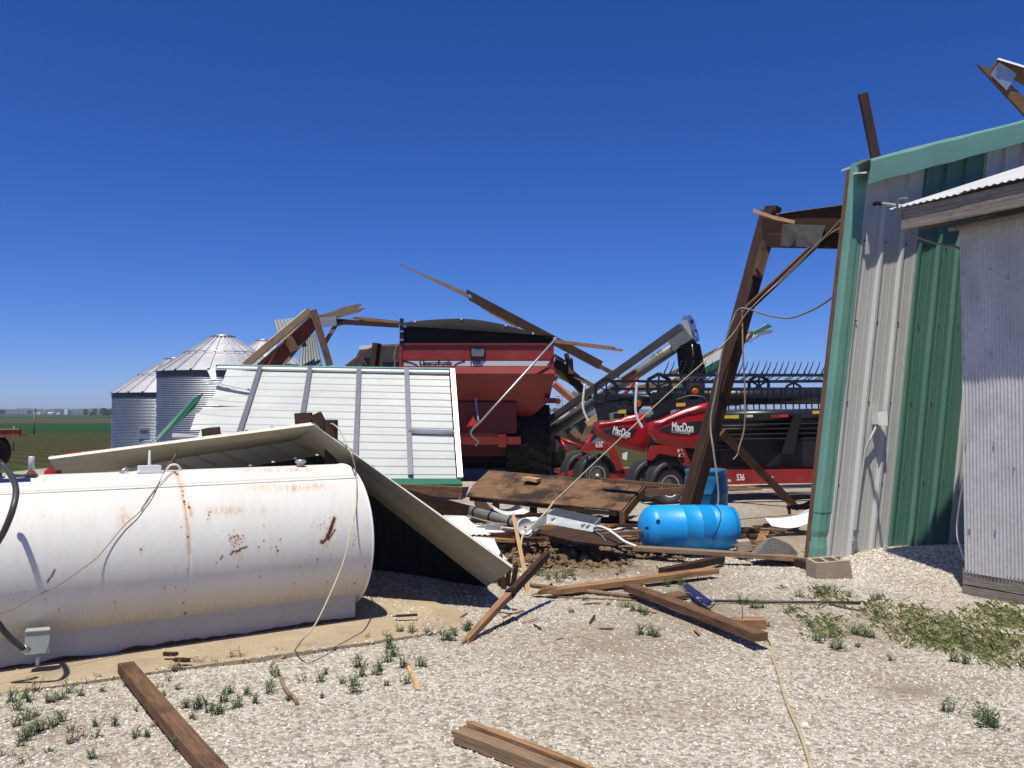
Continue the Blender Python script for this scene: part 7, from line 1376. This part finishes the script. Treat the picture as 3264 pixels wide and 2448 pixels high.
# ================================================================== RUBBLE under and round the plywood
GRB = 'dark boards in the rubble under the plywood'
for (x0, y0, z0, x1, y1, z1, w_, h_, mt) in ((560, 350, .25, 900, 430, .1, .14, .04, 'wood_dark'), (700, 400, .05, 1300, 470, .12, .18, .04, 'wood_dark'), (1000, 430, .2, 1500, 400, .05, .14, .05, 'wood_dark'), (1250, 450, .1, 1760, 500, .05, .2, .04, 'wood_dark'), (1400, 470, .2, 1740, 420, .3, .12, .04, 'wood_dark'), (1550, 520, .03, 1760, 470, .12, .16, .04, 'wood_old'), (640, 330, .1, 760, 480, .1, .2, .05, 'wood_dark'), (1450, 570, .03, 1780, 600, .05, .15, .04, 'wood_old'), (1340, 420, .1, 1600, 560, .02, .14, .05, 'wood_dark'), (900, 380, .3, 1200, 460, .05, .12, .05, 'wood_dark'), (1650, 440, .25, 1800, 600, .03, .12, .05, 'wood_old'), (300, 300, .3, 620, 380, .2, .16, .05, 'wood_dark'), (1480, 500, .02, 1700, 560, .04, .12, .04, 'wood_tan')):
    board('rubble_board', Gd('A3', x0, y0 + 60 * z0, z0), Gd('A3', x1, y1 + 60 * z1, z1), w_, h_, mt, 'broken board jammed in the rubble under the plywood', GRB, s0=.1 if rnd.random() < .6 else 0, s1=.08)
for (x, y, d, a, lb) in ((1380, 470, 11.2, .4, 'bent grey sheet edge under the plywood right side'), (860, 400, 11.6, -.3, 'bent grey sheet edge under the plywood left side')):
    c = P('A3', x, y, d); c.z = .14; m = MB(); us, hf = ribs(.7, .12, .012, .012, .03); dx = V((math.cos(a), math.sin(a), .05)) * .35; dy = V((-math.sin(a), math.cos(a), .25)) * .25
    sheet(m, c - dx - dy, c + dx - dy, c - dx + dy, c + dx + dy, hf, us, [0, .5, 1], wob=.02); tag(m.build('metal_sheet', 'galvanized'), lb, 'metal sheet')
# small splinters scattered over gravel
GSP = 'small splinters scattered on the gravel'
r = random.Random(21)
for i in range(46):
    x, y = r.uniform(700, 2200), r.uniform(640, 1300); 
    if i > 30: x, y = r.uniform(1500, 2700), r.uniform(560, 760)
    p = Gd('A3', x, y, .012); a = r.uniform(0, 6.28); L = r.uniform(.05, .22); m = MB(); d = V((math.cos(a), math.sin(a), r.uniform(-.05, .12)))
    beam(m, p, p + d * L, r.uniform(.008, .025), r.uniform(.006, .012), s0=.02, s1=.03); tag(m.build('wood_splinter', ('wood_fresh', 'wood_old', 'wood_split', 'wood_dark')[i % 4]), ('pale', 'brown', 'tan', 'dark')[i % 4] + ' wood splinter lying on the gravel among the lumber', 'splinter', ('pale', 'brown', 'tan', 'dark')[i % 4] + ' ' + GSP)
# nails left in the standing timbers
# more broken boards between the eave end, the clay and the barn corner
r = random.Random(77)
for i in range(20):
    x, y = r.uniform(860, 1780), r.uniform(470, 620); a = r.gauss(.1, .35) + (math.pi if r.random() < .5 else 0); L = r.uniform(.35, 1.1); p = Gd('A3', x, y, r.uniform(.02, .12)); d = V((math.cos(a), math.sin(a), r.gauss(0, .06))) * L
    board('rubble_board', p, p + d, r.uniform(.06, .14), .035, ('wood_dark', 'wood_old', 'wood_dark', 'wood_split', 'wood_tan')[i % 5], 'broken board in the tangle between the clay heap and the plywood', 'boards in the tangle by the clay heap', s0=.1, s1=.12)
for i in range(14):
    x, y = r.uniform(1040, 1600), r.uniform(560, 790); a = r.gauss(.0, .5); L = r.uniform(.25, .8); p = Gd('A4', x, y, r.uniform(.02, .1)); d = V((math.cos(a), math.sin(a), r.gauss(0, .06))) * L
    if p.x + d.x > 3.3 - (p.y - 9.5) * .1: d = -d
    board('rubble_board', p, p + d, r.uniform(.05, .12), .035, ('wood_old', 'wood_split', 'wood_tan', 'wood_dark')[i % 4], 'broken board in the tangle between the blue tank and the barn corner', 'boards in the tangle by the barn corner', s0=.08, s1=.1)
# screw heads along the girts of the barn wall
sc0 = None
for z in (.9, 1.8, 2.7, 3.6):
    for k_ in range(9):
        a = .12 + k_ * .305 + .1; q = bp(a, z, .006)
        if sc0 is None:
            m = MB(); box(m, q, (.016, .012, .016), (BW, BN, ZUP)); sc0 = m.build('screw_head', 'rust_metal', barn); q00 = q
        else:
            o = bpy.data.objects.new('screw_head', sc0.data); COL.objects.link(o); o.parent = barn; o.location = q - q00
# added dark panel and rails standing in for shade behind the cart wheels
wk = thing('cart_shade_panel', V((-.8, 26.4, 0)), 'added dark panel standing in for shade behind the cart wheels', 'wall wreck')
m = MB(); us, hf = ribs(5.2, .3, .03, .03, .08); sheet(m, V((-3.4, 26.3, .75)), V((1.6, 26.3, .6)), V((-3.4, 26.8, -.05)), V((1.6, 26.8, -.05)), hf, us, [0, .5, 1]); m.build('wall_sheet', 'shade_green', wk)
for x0_, x1_, z_ in ((-3.3, -.6, .5), (-1.6, 1.4, .3)):
    m = MB(); beam(m, V((x0_, 26.0, z_)), V((x1_, 26.1, z_ - .15)), .05, .14, s1=.2); m.build('rail', 'wood_dark', wk)
r = random.Random(101)
for i in range(16):
    x, y = r.uniform(420, 1500), r.uniform(430, 600); a = r.gauss(-.12, .25); L = r.uniform(.8, 1.9); z0 = r.uniform(.08, .28); p = Gd('A3', x, y, z0); d = V((math.cos(a), math.sin(a), r.gauss(0, .05))) * L
    board('rubble_board', p, p + d, r.uniform(.08, .16), .038, ('wood_dark', 'wood_old', 'wood_dark', 'wood_split')[i % 4], 'long broken board in the tangle from the fallen eave to the blue tank', 'long boards in the tangle', s0=.15, s1=.2)
for i, (x, y, z, a, lb) in enumerate(((900, 470, .2, .3, 'bent white sheet scrap among the long boards by the grey pipe'), (1560, 560, .12, -.4, 'bent white sheet scrap beside the blue tank dome'), (640, 560, .15, .5, 'creased white sheet scrap behind the eave end'))):
    c = Gd('A3', x, y, z); m = MB(); dx = V((math.cos(a), math.sin(a), .1)) * .3; dy = V((-math.sin(a), math.cos(a), .3)) * .14
    sheet(m, c - dx - dy, c + dx - dy, c - dx * .8 + dy, c + dx * 1.1 + dy, lambda u, v: .05 * abs(math.sin(u * 5 + v)), [j / 10 for j in range(11)], [0, .5, 1]); tag(m.build('metal_sheet', 'white_steel'), lb, 'metal sheet')
# summer haze in the air
m = MB(); box(m, V((0, 1500, 3.)), (5100, 3160, 13)); hz = m.build('haze', 'concrete'); hz['kind'] = 'stuff'; hz['label'] = 'pale summer haze in the air'; hz['category'] = 'haze'
hm = bpy.data.materials.new('haze'); hm.use_nodes = True; N = hm.node_tree.nodes; N.remove(N['Principled BSDF']); pv = N.new('ShaderNodeVolumePrincipled'); pv.inputs['Color'].default_value = (.82, .88, 1, 1); pv.inputs['Density'].default_value = .0003; pv.inputs['Anisotropy'].default_value = .2
hm.node_tree.links.new(pv.outputs[0], N['Material Output'].inputs['Volume']); hz.data.materials.clear(); hz.data.materials.append(hm)
